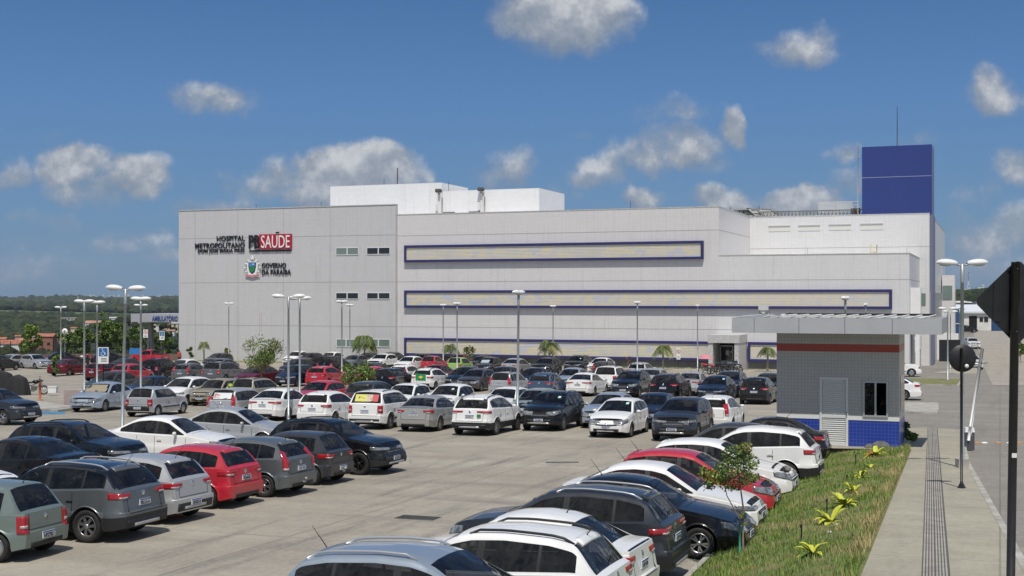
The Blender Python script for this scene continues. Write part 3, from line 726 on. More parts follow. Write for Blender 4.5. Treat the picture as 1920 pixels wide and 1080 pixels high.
# ================= setting =================
def grid_mesh(name, P, nu, nv, material, kind='structure', smooth=True):
    me = bpy.data.meshes.new(name)
    fs = [(i * (nv + 1) + j, (i + 1) * (nv + 1) + j, (i + 1) * (nv + 1) + j + 1, i * (nv + 1) + j + 1) for i in range(nu) for j in range(nv)]
    me.from_pydata(P, [], fs); me.update()
    for p in me.polygons: p.use_smooth = smooth
    o = bpy.data.objects.new(name, me); S.collection.objects.link(o); me.materials.append(material)
    recalc(o)
    if sum(p.normal.z for p in me.polygons) < 0: me.flip_normals()
    if kind: o['kind'] = kind
    return o
def m_concrete(name, c1, c2, slab=(4., 4.), stain=.35, rot=GA, joint=.5, scale=1.):
    m = mat(name, c1, .85); N, L, b = nodes(m); t = tco(m); v = mapv(m, t, rot=(0, 0, rot))
    n1 = noi(m, mapv(m, v, (.12 * scale, .35 * scale, 1)), 1.0, 8, .65); n2 = noi(m, v, 1.1 * scale, 9, .7); n3 = noi(m, v, 9, 4, .7)
    base = mixc(m, ramp(m, n1, [(.35, (0, 0, 0)), (.65, (1, 1, 1))]), c1, c2)
    base = mixc(m, mth(m, 'MULTIPLY', ramp(m, n2, [(.42, (0, 0, 0)), (.66, (1, 1, 1))]), .60), base, tuple(c * .66 for c in c1))
    # tyre rubber and oil streaks running along the lanes
    st = noi(m, mapv(m, v, (.9, .07, 1)), 1.3, 7, .72); st = ramp(m, st, [(.52, (0, 0, 0)), (.70, (1, 1, 1))])
    base = mixc(m, mth(m, 'MULTIPLY', st, stain), base, (.13, .12, .11))
    st2 = noi(m, mapv(m, v, (.05, .5, 1)), 1.6, 7, .7); st2 = ramp(m, st2, [(.54, (0, 0, 0)), (.72, (1, 1, 1))])
    base = mixc(m, mth(m, 'MULTIPLY', st2, stain * .7), base, (.15, .135, .12))
    base = mixc(m, mth(m, 'MULTIPLY', ramp(m, n3, [(.42, (0, 0, 0)), (.66, (1, 1, 1))]), .16), base, (.62, .57, .48)); n4 = noi(m, v, 26, 3, .8); base = mixc(m, mth(m, 'MULTIPLY', ramp(m, n4, [(.5, (0, 0, 0)), (.66, (1, 1, 1))]), .22), base, (.12, .11, .10))
    # slab joints
    sx = nn(m, 'ShaderNodeSeparateXYZ'); L.new(v, sx.inputs[0])
    js = []
    for ax, w in ((0, slab[0]), (1, slab[1])):
        f = mth(m, 'FRACT', mth(m, 'DIVIDE', sx.outputs[ax], w)); js.append(mth(m, 'GREATER_THAN', mth(m, 'ABSOLUTE', mth(m, 'SUBTRACT', f, .5)), .5 - .018 / w))
    j = mth(m, 'MULTIPLY', mth(m, 'MAXIMUM', js[0], js[1]), joint)
    base = mixc(m, j, base, (.09, .08, .07))
    L.new(base, b.inputs['Base Color'])
    bp = nn(m, 'ShaderNodeBump'); bp.inputs['Strength'].default_value = .25; bp.inputs['Distance'].default_value = .02; L.new(n3, bp.inputs['Height']); L.new(bp.outputs[0], b.inputs['Normal'])
    return m
M_lot = m_concrete('lot_concrete', (.375, .343, .28), (.26, .232, .188), (7.2, 12.), .95, joint=.6)
M_pave = m_concrete('pavement_concrete', (.37, .345, .265), (.30, .28, .215), (30., 2.4), .16, joint=.4)
M_road = m_concrete('road_concrete', (.26, .24, .21), (.19, .175, .155), (6., 5.), .55, joint=.5)
M_road2 = m_concrete('far_road_concrete', (.37, .335, .285), (.30, .27, .225), (3.4, 1.7), .35, joint=.25)
M_kerb = mat('kerb_concrete', (.36, .345, .31), .85, noise=.25, nscale=2)
M_grassb = mat('turf', (.12, .18, .045), .95, noise=.35, nscale=1.6, col2=(.25, .20, .10), bump=.8, bscale=40)
M_dirt = mat('dry_soil', (.20, .16, .11), .95, noise=.3, nscale=.5)

# terrain: one sheet from behind the camera to the horizon
def T(x, d):
    k = x / max(d, 1); 
    L_ = [(0, 1), (12, 2.2), (143, -.12), (165, -.6), (200, -3), (300, -8), (450, -14), (700, -21), (1200, -29), (2500, -34), (3300, -34), (3900, -30), (5200, -22), (6800, -11), (9000, -9)]
    R_ = [(0, 1), (12, 2.2), (143, -.12), (300, -.15), (360, .8), (450, 2.4), (800, 3.2), (1500, 5.5), (3000, 15), (4000, 21), (9000, 24)]
    a = prof(L_, d); b = prof(R_, d); t = min(1, max(0, (k - .24) / .05)); z = a + (b - a) * t
    if d < 143: z = min(zp(max(d, 0)), zs(max(d, 0))) - .12
    if d > 500: z += 12 * math.exp(-((k + .295) / .045) ** 2) * math.exp(-((d - 1000) / 300) ** 2)
    if d > 400 and k < .2: z += (d / 900) * 3.2 * sin(x * .0035 + d * .0011) * sin(d * .0016 + 1.3 + x * .001)
    return z
rows = [-60, -20, 0, 6, 12, 20, 30, 45, 60, 80, 100, 120, 143, 155, 165, 180, 200, 230, 265, 300, 320, 340, 380, 450, 520, 600, 700, 850, 1000, 1200, 1500, 1900, 2300, 2700, 3100, 3500, 3900, 4400, 5000, 5700, 6500, 7500, 9000]
P = []; nv = 60
for d in rows:
    for j in range(nv + 1):
        k = -1.3 + 2.6 * j / nv; w = max(d, 130); x = k * w
        P.append((x, d, T(x, d)))
M_land = mat('landscape', (.05, .07, .03), .95); N_, L_, b_ = nodes(M_land)
t_ = tco(M_land); n_ = noi(M_land, t_, .012, 9, .65); n2_ = noi(M_land, t_, .11, 6, .7)
sp_ = nn(M_land, 'ShaderNodeSeparateXYZ'); L_.new(t_, sp_.inputs[0])
c_ = mixc(M_land, ramp(M_land, n_, [(.38, (0, 0, 0)), (.62, (1, 1, 1))]), (.012, .022, .009), (.030, .045, .016))
c_ = mixc(M_land, ramp(M_land, n2_, [(.4, (0, 0, 0)), (.7, (.6, .6, .6))]), c_, (.02, .03, .015))
fld = mth(M_land, 'MULTIPLY', mth(M_land, 'GREATER_THAN', sp_.outputs[1], 2350), mth(M_land, 'LESS_THAN', sp_.outputs[1], 3350))
c_ = mixc(M_land, fld, c_, mixc(M_land, ramp(M_land, noi(M_land, mapv(M_land, t_, (.004, .03, 1)), 1, 4), [(.4, (0, 0, 0)), (.6, (1, 1, 1))]), (.075, .105, .035), (.10, .13, .05)))
near = mth(M_land, 'LESS_THAN', sp_.outputs[1], 330)
c_ = mixc(M_land, near, c_, mixc(M_land, ramp(M_land, noi(M_land, t_, .2, 5), [(.4, (0, 0, 0)), (.6, (1, 1, 1))]), (.16, .13, .08), (.07, .09, .03)))
L_.new(c_, b_.inputs['Base Color'])
grid_mesh('ground', P, len(rows) - 1, nv, M_land)

# the parking lot, the planted bank, the pavement and the road
ds = [8, 14, 20, 26, 32, 38, 44, 50, 56, 60.5, 66, 74, 84, 96, 110, 125, 143, 150, 160]
P = []
for d in ds:
    x1 = xk(min(d, 60)) + max(0, d - 60) * .357
    for j in range(13): P.append((lerp(-78, x1, j / 12), d, zp(d)))
grid_mesh('parking_lot', P, len(ds) - 1, 12, M_lot)
E_D = 58.0
P = []; dd = [12 + i * .5 for i in range(int((43.2 - 12) / .5) + 1)]
random.seed(3)
for d in dd:
    for j in range(9):
        t = j / 8; x = lerp(xk(d), xl(d), t); e = 0 if j in (0, 8) else random.uniform(-.03, .05)
        P.append((x, d, gz(x, d) + (-.03 if j == 8 else .10) + e + .06 * sin(pi * t)))
    
bank = grid_mesh('grass_bank', P, len(dd) - 1, 8, M_grassb)
# kerb in front of the bank
mb = MB()
for i in range(12, 45):
    for dd0 in (0,):
        a, b2 = i, i + .98; 
        mb.add([(xk(a) - .12, a, zp(a) - .02), (xk(a) + .02, a, zp(a) - .02), (xk(b2) + .02, b2, zp(b2) - .02), (xk(b2) - .12, b2, zp(b2) - .02),
                (xk(a) - .10, a, zp(a) + .13), (xk(a) + .02, a, zp(a) + .13), (xk(b2) + .02, b2, zp(b2) + .13), (xk(b2) - .10, b2, zp(b2) + .13)],
               [(0, 3, 7, 4), (4, 7, 6, 5), (0, 4, 5, 1), (3, 2, 6, 7)])
mb.build('kerb', M_kerb)['kind'] = 'structure'
# pavement with a rounded end
P = []; dl = [6 + i for i in range(47)] + [53.5, 54, 54.5, 55, 55.4, 55.7, 55.9]
for d in dl:
    a = xl(d) if d < 43.2 else lerp(xl(43.2), xl(d), 1)
    r_ = xr(d) if d < 38.3 else xr(38.3) + (d - 38.3) * .34
    cut = max(0, d - 53) / 3.; r2 = r_ - (1 - sqrt(max(0, 1 - cut * cut))) * 2.6
    l2 = a if d < 43.2 else a - min(3.8, (d - 43.2) * 9.0) * (1 if d < 50 else max(0, (56 - d) / 6))
    for j in range(9): P.append((lerp(l2, r2, j / 8), d, zs(d) + (0 if j in (0, 8) else .0)))
    for j in (0,):
        pass
grid_mesh('pavement', P, len(dl) - 1, 8, M_pave)
# its kerb: edge face towards the road
mb = MB(); 
edge = [(P[i * 9 + 8][0], P[i * 9 + 8][1], P[i * 9 + 8][2]) for i in range(len(dl))]
for a, b2 in zip(edge, edge[1:]):
    mb.add([(a[0], a[1], a[2] + .006), (b2[0], b2[1], b2[2] + .006), (b2[0] + .14, b2[1], b2[2] + .006), (a[0] + .14, a[1], a[2] + .006), (b2[0] + .17, b2[1], b2[2] - .18), (a[0] + .17, a[1], a[2] - .18)], [(0, 3, 2, 1), (3, 5, 4, 2)])
o = mb.build('pavement_kerb', M_kerb); o['kind'] = 'structure'; recalc(o)
P = []; dr = list(range(6, 61, 3)) + [60.5, 66, 74, 84, 96, 110, 125, 143, 180, 240, 290]
for d in dr:
    a = 0.0
    x0 = xl(min(d, 56)) - .5 if d < 56 else xk(60) + (d - 60) * .357 + .0
    if d >= 56: x0 = min(x0, xl(56) - 4)
    x0 = xl(d) - .3 if d < 50 else (xk(min(d, 60)) + max(0, d - 60) * .357 + .02)
    for j in range(9): P.append((lerp(x0, x0 + (26 if d < 60 else 30), j / 8), d, (zs(d) - .14) if d < 56 else lerp(zs(d) - .14, zs(d) - .01, min(1, (d - 56) / 10))))
grid_mesh('road', P, len(dr) - 1, 8, M_road)
# the brighter concrete of the street beyond the crossing
P = []
for d in (96, 104, 115, 130, 143, 180, 230, 290):
    xa = 42.2 + (d - 96) * .354 - 6; xb = xa + 19
    for j in range(5): P.append((lerp(xa - (0 if d > 100 else 0), xb, j / 4), d, zs(d) + .006))
grid_mesh('far_road', P, 7, 4, M_road2)
def ray_ground(px, py):
    k = (px - 960) / F; v = (558 - py) / F; d = 8.
    while d < 200:
        if EYE + v * d <= gz(k * d, d): break
        d += .05
    return k * d, d
# tactile strip: tiles with raised bars
M_tact = mat('tactile_tile', (.33, .315, .28), .8, noise=.2, nscale=3); M_tactd = mat('tactile_groove', (.10, .09, .08), .9)
mb = MB(); d = 8.; row = 0
while d < 55:
    for c in range(2):
        xa = 6.08 + (d - 18.9) * .3285 + c * .20 - .0
        z = zs(d + .2) + .003
        sh = .3285 * .385; zz0, zz1 = zs(d) + .006, zs(d + .385) + .006
        if row % 4 == 3 and False: pass
        for q in range(4):
            x_ = xa + .012 + q * .048
            mb.add([(x_, d, zz0 + .008), (x_ + .026, d, zz0 + .008), (x_ + .026 + sh, d + .385, zz1 + .008), (x_ + sh, d + .385, zz1 + .008), (x_ - .005, d, zz0 - .01), (x_ + .031, d, zz0 - .01), (x_ + .031 + sh, d + .385, zz1 - .01), (x_ - .005 + sh, d + .385, zz1 - .01)],
                   [(0, 1, 2, 3), (0, 4, 5, 1), (1, 5, 6, 2), (3, 2, 6, 7), (0, 3, 7, 4)])
    mb.add([(6.07 + (d - 18.9) * .3285, d, zs(d) + .004), (6.07 + .43 + (d - 18.9) * .3285, d, zs(d) + .004), (6.07 + .43 + (d + .4 - 18.9) * .3285, d + .4, zs(d + .4) + .004), (6.07 + (d + .4 - 18.9) * .3285, d + .4, zs(d + .4) + .004)], [(0, 1, 2, 3)], 1)
    d += .4; row += 1
o = mb.build('tactile_paving', [M_tact, M_tactd]); o['kind'] = 'structure'

# grass blades
def blades(name, n, place, hmin, hmax, cols, wd=.012, kind='stuff'):
    mb = MB()
    for i in range(n):
        p = place()
        if p is None: continue
        x, y, z = p; h = random.uniform(hmin, hmax); a = random.uniform(0, 2 * pi); ln = random.uniform(.1, .7) * h; w = wd * random.uniform(.7, 1.5)
        dx, dy = cos(a), sin(a); tx, ty = -dy * w, dx * w
        mb.add([(x - tx, y - ty, z - .01), (x + tx, y + ty, z - .01), (x + dx * ln * .4 + tx * .7, y + dy * ln * .4 + ty * .7, z + h * .6), (x + dx * ln * .4 - tx * .7, y + dy * ln * .4 - ty * .7, z + h * .6), (x + dx * ln, y + dy * ln, z + h)], [(0, 1, 2, 3), (3, 2, 4)], random.choice(cols))
    return mb
GR = [mat('grass_green', (.15, .245, .038), .8, noise=.25), mat('grass_light', (.25, .32, .07), .8), mat('grass_dry', (.42, .34, .16), .85), mat('grass_dark', (.075, .13, .025), .8)]
from mathutils import noise as mn
def dry(x, d): return .42 + 1.5 * mn.noise(Vector((x * .55, d * .55, 0))) + .5 * mn.noise(Vector((x * 2.2, d * 2.2, 4)))
def pb():
    d = 12 + 31.1 * random.random() ** 1.0; t = random.random(); x = lerp(xk(d) + .04, xl(d) - .02, t)
    return (x, d, gz(x, d) + .10 + .05 * sin(pi * t)), d, t
mb = MB()
random.seed(11)
for i in range(52000):
    (x, d, z), dd_, t = pb()
    dr_ = dry(x, d) + (0.55 if t > .9 else 0) - (.5 if t < .25 else 0)
    c = 2 if random.random() < (dr_ - .35) * .75 else random.choice((0, 0, 1, 3))
    h = random.uniform(.05, .13) * (1.5 if t > .93 else 1); a = random.uniform(0, 2 * pi); ln = random.uniform(.1, .8) * h; w = .009
    dx, dy = cos(a), sin(a); tx, ty = -dy * w, dx * w
    mb.add([(x - tx, d - ty, z - .02), (x + tx, d + ty, z - .02), (x + dx * ln + tx * .3, d + dy * ln + ty * .3, z + h)], [(0, 1, 2)], c)
o = mb.build('grass', GR); o['kind'] = 'stuff'

# ================= hospital =================
H0 = Vector((21.56, 132.8, 0)); HB = empty('hospital_building', H0, -GA)
tag(HB, 'long white and grey hospital with blue framed louvre bands and a dark blue tower', 'building')
def bx(px, y=0.): k = (px - 960) / F; return (k * (132.8 + .934 * y) - (21.56 + .357 * y)) / (.934 + .357 * k)
def bz(px, py, y=0.): return EYE + (558 - py) * (132.8 + .934 * y - .357 * bx(px, y)) / F
def m_tile(name, col, bw=.40, bh=.16, dark=.78, rough=.35, streak=.14):
    m = mat(name, col, rough); N, L, b = nodes(m); t = tco(m)
    # brick pattern needs a wall-aligned uv: (x+y, z)
    s = nn(m, 'ShaderNodeSeparateXYZ'); L.new(t, s.inputs[0]); cb = nn(m, 'ShaderNodeCombineXYZ')
    L.new(mth(m, 'ADD', s.outputs[0], s.outputs[1]), cb.inputs[0]); L.new(s.outputs[2], cb.inputs[1])
    br = nn(m, 'ShaderNodeTexBrick'); L.new(cb.outputs[0], br.inputs[0]); br.offset = 0; br.inputs['Scale'].default_value = 1
    br.inputs['Brick Width'].default_value = bw; br.inputs['Row Height'].default_value = bh; br.inputs['Mortar Size'].default_value = .008; br.inputs['Mortar Smooth'].default_value = .3
    br.inputs['Color1'].default_value = (*col, 1); br.inputs['Color2'].default_value = (*[c * .955 for c in col], 1); br.inputs['Mortar'].default_value = (*[c * dark for c in col], 1); br.inputs['Bias'].default_value = 0
    n = noi(m, cb.outputs[0], .35, 6, .6); c = mixc(m, mth(m, 'MULTIPLY', ramp(m, n, [(.4, (0, 0, 0)), (.65, (1, 1, 1))]), streak), br.outputs[0], tuple(c * .8 for c in col))
    st = noi(m, mapv(m, cb.outputs[0], (1.6, .09, 1)), 1.4, 6, .7); c = mixc(m, mth(m, 'MULTIPLY', ramp(m, st, [(.53, (0, 0, 0)), (.75, (1, 1, 1))]), streak * 2.2), c, tuple(c * .55 for c in col))
    st = noi(m, mapv(m, cb.outputs[0], (.05, 2.2, 1)), 1.4, 5, .7); c = mixc(m, mth(m, 'MULTIPLY', ramp(m, st, [(.5, (0, 0, 0)), (.7, (1, 1, 1))]), streak * .8), c, tuple(c * .75 for c in col))
    L.new(c, b.inputs['Base Color']); return m
M_w1 = m_tile('tile_cool_grey', (.60, .595, .605)); M_w2 = m_tile('tile_warm_white', (.715, .695, .695)); M_w3 = m_tile('tile_pale_grey', (.735, .73, .73))
M_w4 = m_tile('tile_bright_white', (.86, .86, .86), bw=.5, bh=.25, dark=.84); M_wb = m_tile('tile_navy', (.033, .056, .225), bw=.4, bh=.4, dark=.85, streak=.1)
M_joint = mat('wall_joint', (.31, .31, .31), .8); M_navy = mat('navy_metal_frame', (.035, .035, .14), .45, noise=.1)
M_cop = mat('roof_coping', (.50, .50, .49), .7, noise=.15)
def part(name, mts, fn, parent=None):
    mb = MB(); fn(mb); return mb.build(name, mts, parent or HB)
def blk(mb, x0, x1, y0, y1, z0, z1, mi=0): mb.box(((x0 + x1) / 2, (y0 + y1) / 2, (z0 + z1) / 2), (x1 - x0, y1 - y0, z1 - z0), mi)
XL, XM, XR = bx(335, -.55), bx(741.5, -.55), bx(1705)
part('wall', M_w1, lambda m: (blk(m, XL, XM, -.55, .05, -.3, 18.2), blk(m, XL, XM, .05, 34, -.3, 17.0))); part('wall', M_w2, lambda m: blk(m, XM, 0, 0, 34, -.3, 17.05))
part('wall', M_w3, lambda m: blk(m, 0, XR, .003, 17.6, -.3, 11.95)); XS = 20.0
part('wall', M_w3, lambda m: blk(m, .01, XS, 17.6, 60, -.3, 16.95))
def cop(m):
    for (a, b, y0, y1, z) in ((XL, XM, -.58, .05, 18.2), (XM, 0, 0, 34, 17.05), (0, XR, 0, 17.6, 11.95), (0, XS, 17.6, 60, 16.95)):
        m.box(((a + b) / 2, y0 + (.1 if y1 - y0 > 2 else .3), z + .05), (b - a + .04, .26 if y1 - y0 > 2 else .66, .10)); y1 - y0 > 2 and (m.box((b - .1, (y0 + y1) / 2, z + .05), (.26, y1 - y0 - .3, .098)), m.box((a + .1, (y0 + y1) / 2, z + .05), (.2, y1 - y0 - .3, .096)))
part('coping', M_cop, cop)
def joints(m):
    w = .045
    for z in (4.27, 9.40, 14.66):
        m.box(((XL + XM) / 2, -.552, z + (.12 if z > 14 else 0)), (XM - XL, .01, w)); m.box(((XM + 0) / 2, -.002, z), (0 - XM, .01, w))
        if z < 12: m.box((XR / 2, .001, z), (XR, .01, w)); m.box((XR + .002, 8.8, z), (.01, 17.4, w))
        if z > 12: m.box((.004, 8.8, z), (.01, 17.4, w))
    for px in (366, 446, 531, 619): m.box((bx(px, -.55), -.553, 9.), (.04, .01, 18.1))
    m.box((XS / 2, 17.596, 13.3), (XS, .01, w))
    for px in (1514, 1700): m.box((bx(px, 17.6), 17.595, 12.7), (.04, .01, 1.1))
part('panel_joint', M_joint, joints)
# dado along the foot of the wall
part('plinth', mat('plinth_grey', (.17, .17, .165), .7, noise=.2, nscale=.5), lambda m: (blk(m, XM, bx(1327, -.1), -.03, .0, -.2, 1.0), blk(m, bx(1403), XR, -.03, .0, -.2, 1.0)))
# framed louvre bands
M_art = mat('printed_louvre', (.55, .53, .46), .55); Na, La, ba = nodes(M_art); ta = tco(M_art)
s1 = noi(M_art, mapv(M_art, ta, (.35, 1, .5)), 1.0, 6, .7, .6); c1 = ramp(M_art, s1, [(.30, (.42, .50, .28)), (.42, (.55, .48, .46)), (.48, (.58, .56, .46)), (.53, (.78, .58, .10)), (.58, (.28, .44, .72)), (.72, (.66, .42, .34))])
s2 = noi(M_art, mapv(M_art, ta, (2.2, 1, .35)), 1.3, 6, .75); c1 = mixc(M_art, mth(M_art, 'MULTIPLY', ramp(M_art, s2, [(.55, (0, 0, 0)), (.66, (1, 1, 1))]), .45), c1, (.30, .40, .60))
s3 = noi(M_art, mapv(M_art, ta, (1.4, 1, .6), loc=(9, 3, 1)), 1.3, 5, .75); c1 = mixc(M_art, mth(M_art, 'MULTIPLY', ramp(M_art, s3, [(.57, (0, 0, 0)), (.66, (1, 1, 1))]), .5), c1, (.72, .56, .18))
sx = nn(M_art, 'ShaderNodeSeparateXYZ'); La.new(ta, sx.inputs[0]); fade = ramp(M_art, mth(M_art, 'DIVIDE', mth(M_art, 'ADD', sx.outputs[0], 8), 28, True), [(0, (0, 0, 0)), (1, (1, 1, 1))])
c1 = mixc(M_art, mth(M_art, 'MULTIPLY', fade, .62), c1, (.70, .64, .56)); c1 = mixc(M_art, .52, c1, (.98, .95, .89)); La.new(c1, ba.inputs['Base Color'])
def band(x0, x1, z0, z1):
    pr = .37; th = .27
    def fr(m):
        m.box(((x0 + x1) / 2, -pr / 2 - .002, z1 - th / 2), (x1 - x0, pr, th)); m.box(((x0 + x1) / 2, -pr / 2 - .002, z0 + th / 2), (x1 - x0, pr, th))
        for x in (x0 + th / 2, x1 - th / 2): m.box((x, -pr / 2 - .002, (z0 + z1) / 2), (th, pr - .004, z1 - z0 - 2 * th))
    f = part('louvre_frame', M_navy, fr)
    def sl(m):
        n = 9; h = (z1 - z0 - 2 * th) / n
        for i in range(n): m.box(((x0 + x1) / 2, -.20, z0 + th + h * (i + .5)), (x1 - x0 - 2 * th, .12, h * .84), rx=R(6))
        m.box(((x0 + x1) / 2, -.045, (z0 + z1) / 2), (x1 - x0 - 2 * th, .05, z1 - z0 - 2 * th))
    part('louvre_panel', M_art, sl, f)
band(bx(760), bx(1320), 11.62, 13.55); band(bx(760), bx(1673), 6.45, 8.42); band(bx(760), bx(1346), 1.0, 3.02); band(bx(1403), bx(1560), 1.0, 3.02)
M_dk = mat('window_dark_glass', (.02, .023, .025), .06, spec=.8); M_alu = mat('white_window_frame', (.74, .74, .74), .5); M_gr = mat('window_green_glass', (.18, .24, .22), .12, spec=.7)
for (a, b, y0, y1, dk) in ((630, 672, 465, 478, 0), (688, 731, 464.5, 477, 1), (630, 672, 549, 560.5, 1), (688, 731, 549, 560.5, 1), (631, 667, 636, 650, 0), (688, 731, 636, 650, 0)):
    xa, xb = bx(a, -.55), bx(b, -.55); zt, zb_ = bz(a, y0, -.55), bz(a, y1, -.55)
    f = part('window', M_alu, lambda m: (m.box(((xa + xb) / 2, -.555, zt), (xb - xa, .07, .07)), m.box(((xa + xb) / 2, -.555, zb_), (xb - xa, .11, .07)), [m.box((x, -.556, (zt + zb_) / 2), (.07 if x != (xa + xb) / 2 else .13, .075, zt - zb_ - .07)) for x in (xa, (xa + xb) / 2, xb)]))
    part('pane', M_dk if dk else M_gr, lambda m: m.box(((xa + xb) / 2, -.553, (zt + zb_) / 2), (xb - xa - .05, .02, zt - zb_ - .05)), f)
M_rec = mat('recess_shade_blind', (.66, .65, .60), .7)
for a, b, y0, y1 in ((1442, 1481, 423.5, 433), (1498, 1537, 422.5, 432), (1555, 1595, 421, 430.5), (1614, 1655, 419.5, 430)):
    xa, xb = bx(a, 17.6), bx(b, 17.6); zt, zb_ = bz(a, y0, 17.6), bz(a, y1, 17.6)
    f = part('window', M_w3, lambda m: (m.box(((xa + xb) / 2, 17.56, zt + .03), (xb - xa + .1, .16, .10)), m.box(((xa + xb) / 2, 17.58, zb_ - .03), (xb - xa + .1, .06, .06))))
    part('blind', M_rec, lambda m: m.box(((xa + xb) / 2, 17.592, (zt + zb_) / 2), (xb - xa, .02, zt - zb_)), f)
# rooftop boxes
def rect_part(name, mt, pa, pb_, ytop, y, depth, zlow, ps=None):
    xa, xb = bx(pa, y), bx(pb_, y); z = bz((pa + pb_) / 2, ytop, y); part(name, mt, lambda m: blk(m, xa, xb, y, y + depth, zlow, z)); return xa, xb, z
xa1, xb1, z1_ = rect_part('rooftop_room', M_w4, 619, 828, 346, 6.0, 8, 17.0)
xa2, xb2, z2_ = rect_part('rooftop_room', M_w4, 829, 1011, 355.5, 5.4, 9, 16.9)
M_slot = mat('vent_dark', (.06, .055, .05), .8)
for a, b in ((830, 853), (879, 901)): part('rooftop_vent', M_slot, lambda m: m.box(((bx(a, 5.4) + bx(b, 5.4)) / 2, 5.37, 17.45), (bx(b, 5.4) - bx(a, 5.4), .10, .36)))
def fl(m, pxs):
    for px in pxs:
        x = bx(px, 5.1); m.box((x, 5.2, 18.2), (.42, .22, 2.4), 2); m.tube([(x + .35, 5.1, 17), (x + .35, 5.1, 19.3)], .07, 8, 0); m.box((x - .1, 5.0, 20.15), (.72, .4, .30), 1, rx=R(-25)); m.box((x - .05, 5.05, 19.6), (.26, .2, .8), 0); m.box((x - .32, 5.02, 18.2), (.25, .2, .8), 2)
for px in (824, 903.5): part('floodlight_duct', [mat('duct_grey', (.34, .34, .33), .6), mat('floodlight_dark', (.05, .05, .05), .5), M_w3], lambda m: fl(m, (px,)))
# roof antennas and lightning rods
RODS = ((745, 315, 345, 8, .07), (720, 335, 346, 7, .03), (602, 378, 390, 3, .03), (480, 382, 395, 3, .03), (1182, 378, 392, 2, .03), (1369, 388, 395, 20, .04), (1423, 386, 392, 22, .04), (841, 340, 352, 8, .03))
for px, y0, y1, yy, r in RODS: part('lightning_rod', mat('dark_steel', (.10, .10, .10), .5, .5), lambda m: m.tube([(bx(px, yy), yy, bz(px, y1, yy) - .6), (bx(px, yy), yy, bz(px, y0, yy))], r, 5))
# blue tower
xt0, xt1 = bx(1616, 18.2), bx(1747, 18.2); zt1 = 24.75
part('tower_flank', mat('flank_slate', (.16, .18, .27), .5), lambda m: blk(m, XS + .002, XS + .35, 18.2, 23.4, 0, 16.9)); tw = part('tower', M_wb, lambda m: blk(m, xt0, xt1, 18.2, 23.5, 16.9, zt1)); part('tower_joint', mat('pale_joint', (.26, .28, .42), .7), lambda m: m.box(((xt0 + xt1) / 2, 18.19, bz(1680, 331.5, 18.2)), (xt1 - xt0, .012, .07)), tw)
part('mast', mat('mast_steel', (.06, .06, .07), .5, .5), lambda m: m.tube([(bx(1682, 20), 20, zt1), (bx(1682, 20), 20, bz(1682, 199, 20))], [.07, .025], 6), tw)
def lad(m):
    for s_ in (0, .45): m.tube([(xt0 - .5 - s_ * .0, 18.6 + s_, 17), (xt0 - .5, 18.6 + s_, zt1 + .3)], .02, 5)
    for k in range(22): m.tube([(xt0 - .5, 18.6, 17.2 + k * .34), (xt0 - .5, 19.05, 17.2 + k * .34)], .02, 4)
    for k in range(4): m.tube([(xt0 - .5, 18.6, 18 + k * 1.9), (xt0, 18.6, 18 + k * 1.9)], .03, 4)
part('ladder', mat('ladder_paint', (.55, .42, .36), .6), lad, tw)
# louvred screen, railing, truss and helipad deck on the roof
def scr(m):
    a, b = bx(1535, 26), bx(1598, 26); z0, z1 = bz(1560, 398, 26), bz(1560, 379, 26)
    for k in range(9): m.box(((a + b) / 2, 26, z0 + (z1 - z0) * k / 8), (b - a, .06, .10))
    for x in (a, (a + b) / 2, b): m.box((x, 26.05, (z0 + z1) / 2), (.12, .06, z1 - z0))
    a, b = b, bx(1617, 26)
    for k in range(4): m.tube([(a, 26, z0 + (z1 - z0) * k / 3), (b, 26, z0 + (z1 - z0) * k / 3)], .035, 5)
    for x in (a + .1, (a + b) / 2): m.tube([(x, 26, z0), (x, 26, z1)], .045, 5)
part('roof_screen', mat('screen_white_metal', (.62, .63, .62), .5, .2), scr)
M_stl = mat('weathered_steel', (.17, .17, .16), .6, .4, noise=.3)
def tru(m):
    a, b = bx(1425, 20), bx(1616, 20); z0, z1 = 17.05, 17.75; n = 28
    m.tube([(a, 20, z0), (b, 20, z0)], .06, 5); m.tube([(a, 20, z1), (b, 20, z1)], .06, 5)
    for k in range(n):
        x0_, x1_ = lerp(a, b, k / n), lerp(a, b, (k + 1) / n); m.tube([(x0_, 20, z0), ((x0_ + x1_) / 2, 20, z1), (x1_, 20, z0)], .045, 4)
        m.tube([(x0_, 20, z0), (x0_, 20, z1)], .04, 4)
    for px in (1600, 1608): m.box((bx(px, 20.4), 20.4, 17.5), (.5, .5, .9))
part('roof_truss', M_stl, tru)
def heli(m):
    a, b = bx(1368, 24), bx(1442, 24); zt = bz(1400, 391.5, 24); 
    m.prism([(a, 24), (b - 1.9, 23.4), (b, 27), (b, 34), (a, 34)], zt - .16, zt, 0)
    m.prism([(a, 23.4), (b - 1.6, 22.8), (b - .6, 23.6), (a, 24.6)], zt - .7, zt - .62, 1)
    for k in range(7):
        x = lerp(a, b - 1.5, k / 6); m.tube([(x, 24.2, zt - .1), (x + .6, 23.3, zt - .75)], .05, 4, 1); m.tube([(x, 24.3, zt - .1), (x, 24.8, 16.95)], .06, 4, 1)
    m.add([(b - 2.6, 23.2, zt - .05), (b - .2, 26, zt - .1), (b + .9, 25.4, zt - .95), (b - 1.4, 22.4, zt - 1.0)], [(0, 1, 2, 3)], 0); m.tube([(b - 2.6, 23.2, zt), (b - .2, 26, zt), (b + .9, 25.4, zt - .95), (b - 1.4, 22.4, zt - 1.0), (b - 2.6, 23.2, zt)], .05, 4, 1)
part('helipad_deck', [mat('deck_metal', (.42, .42, .40), .5, .3), M_stl], heli)
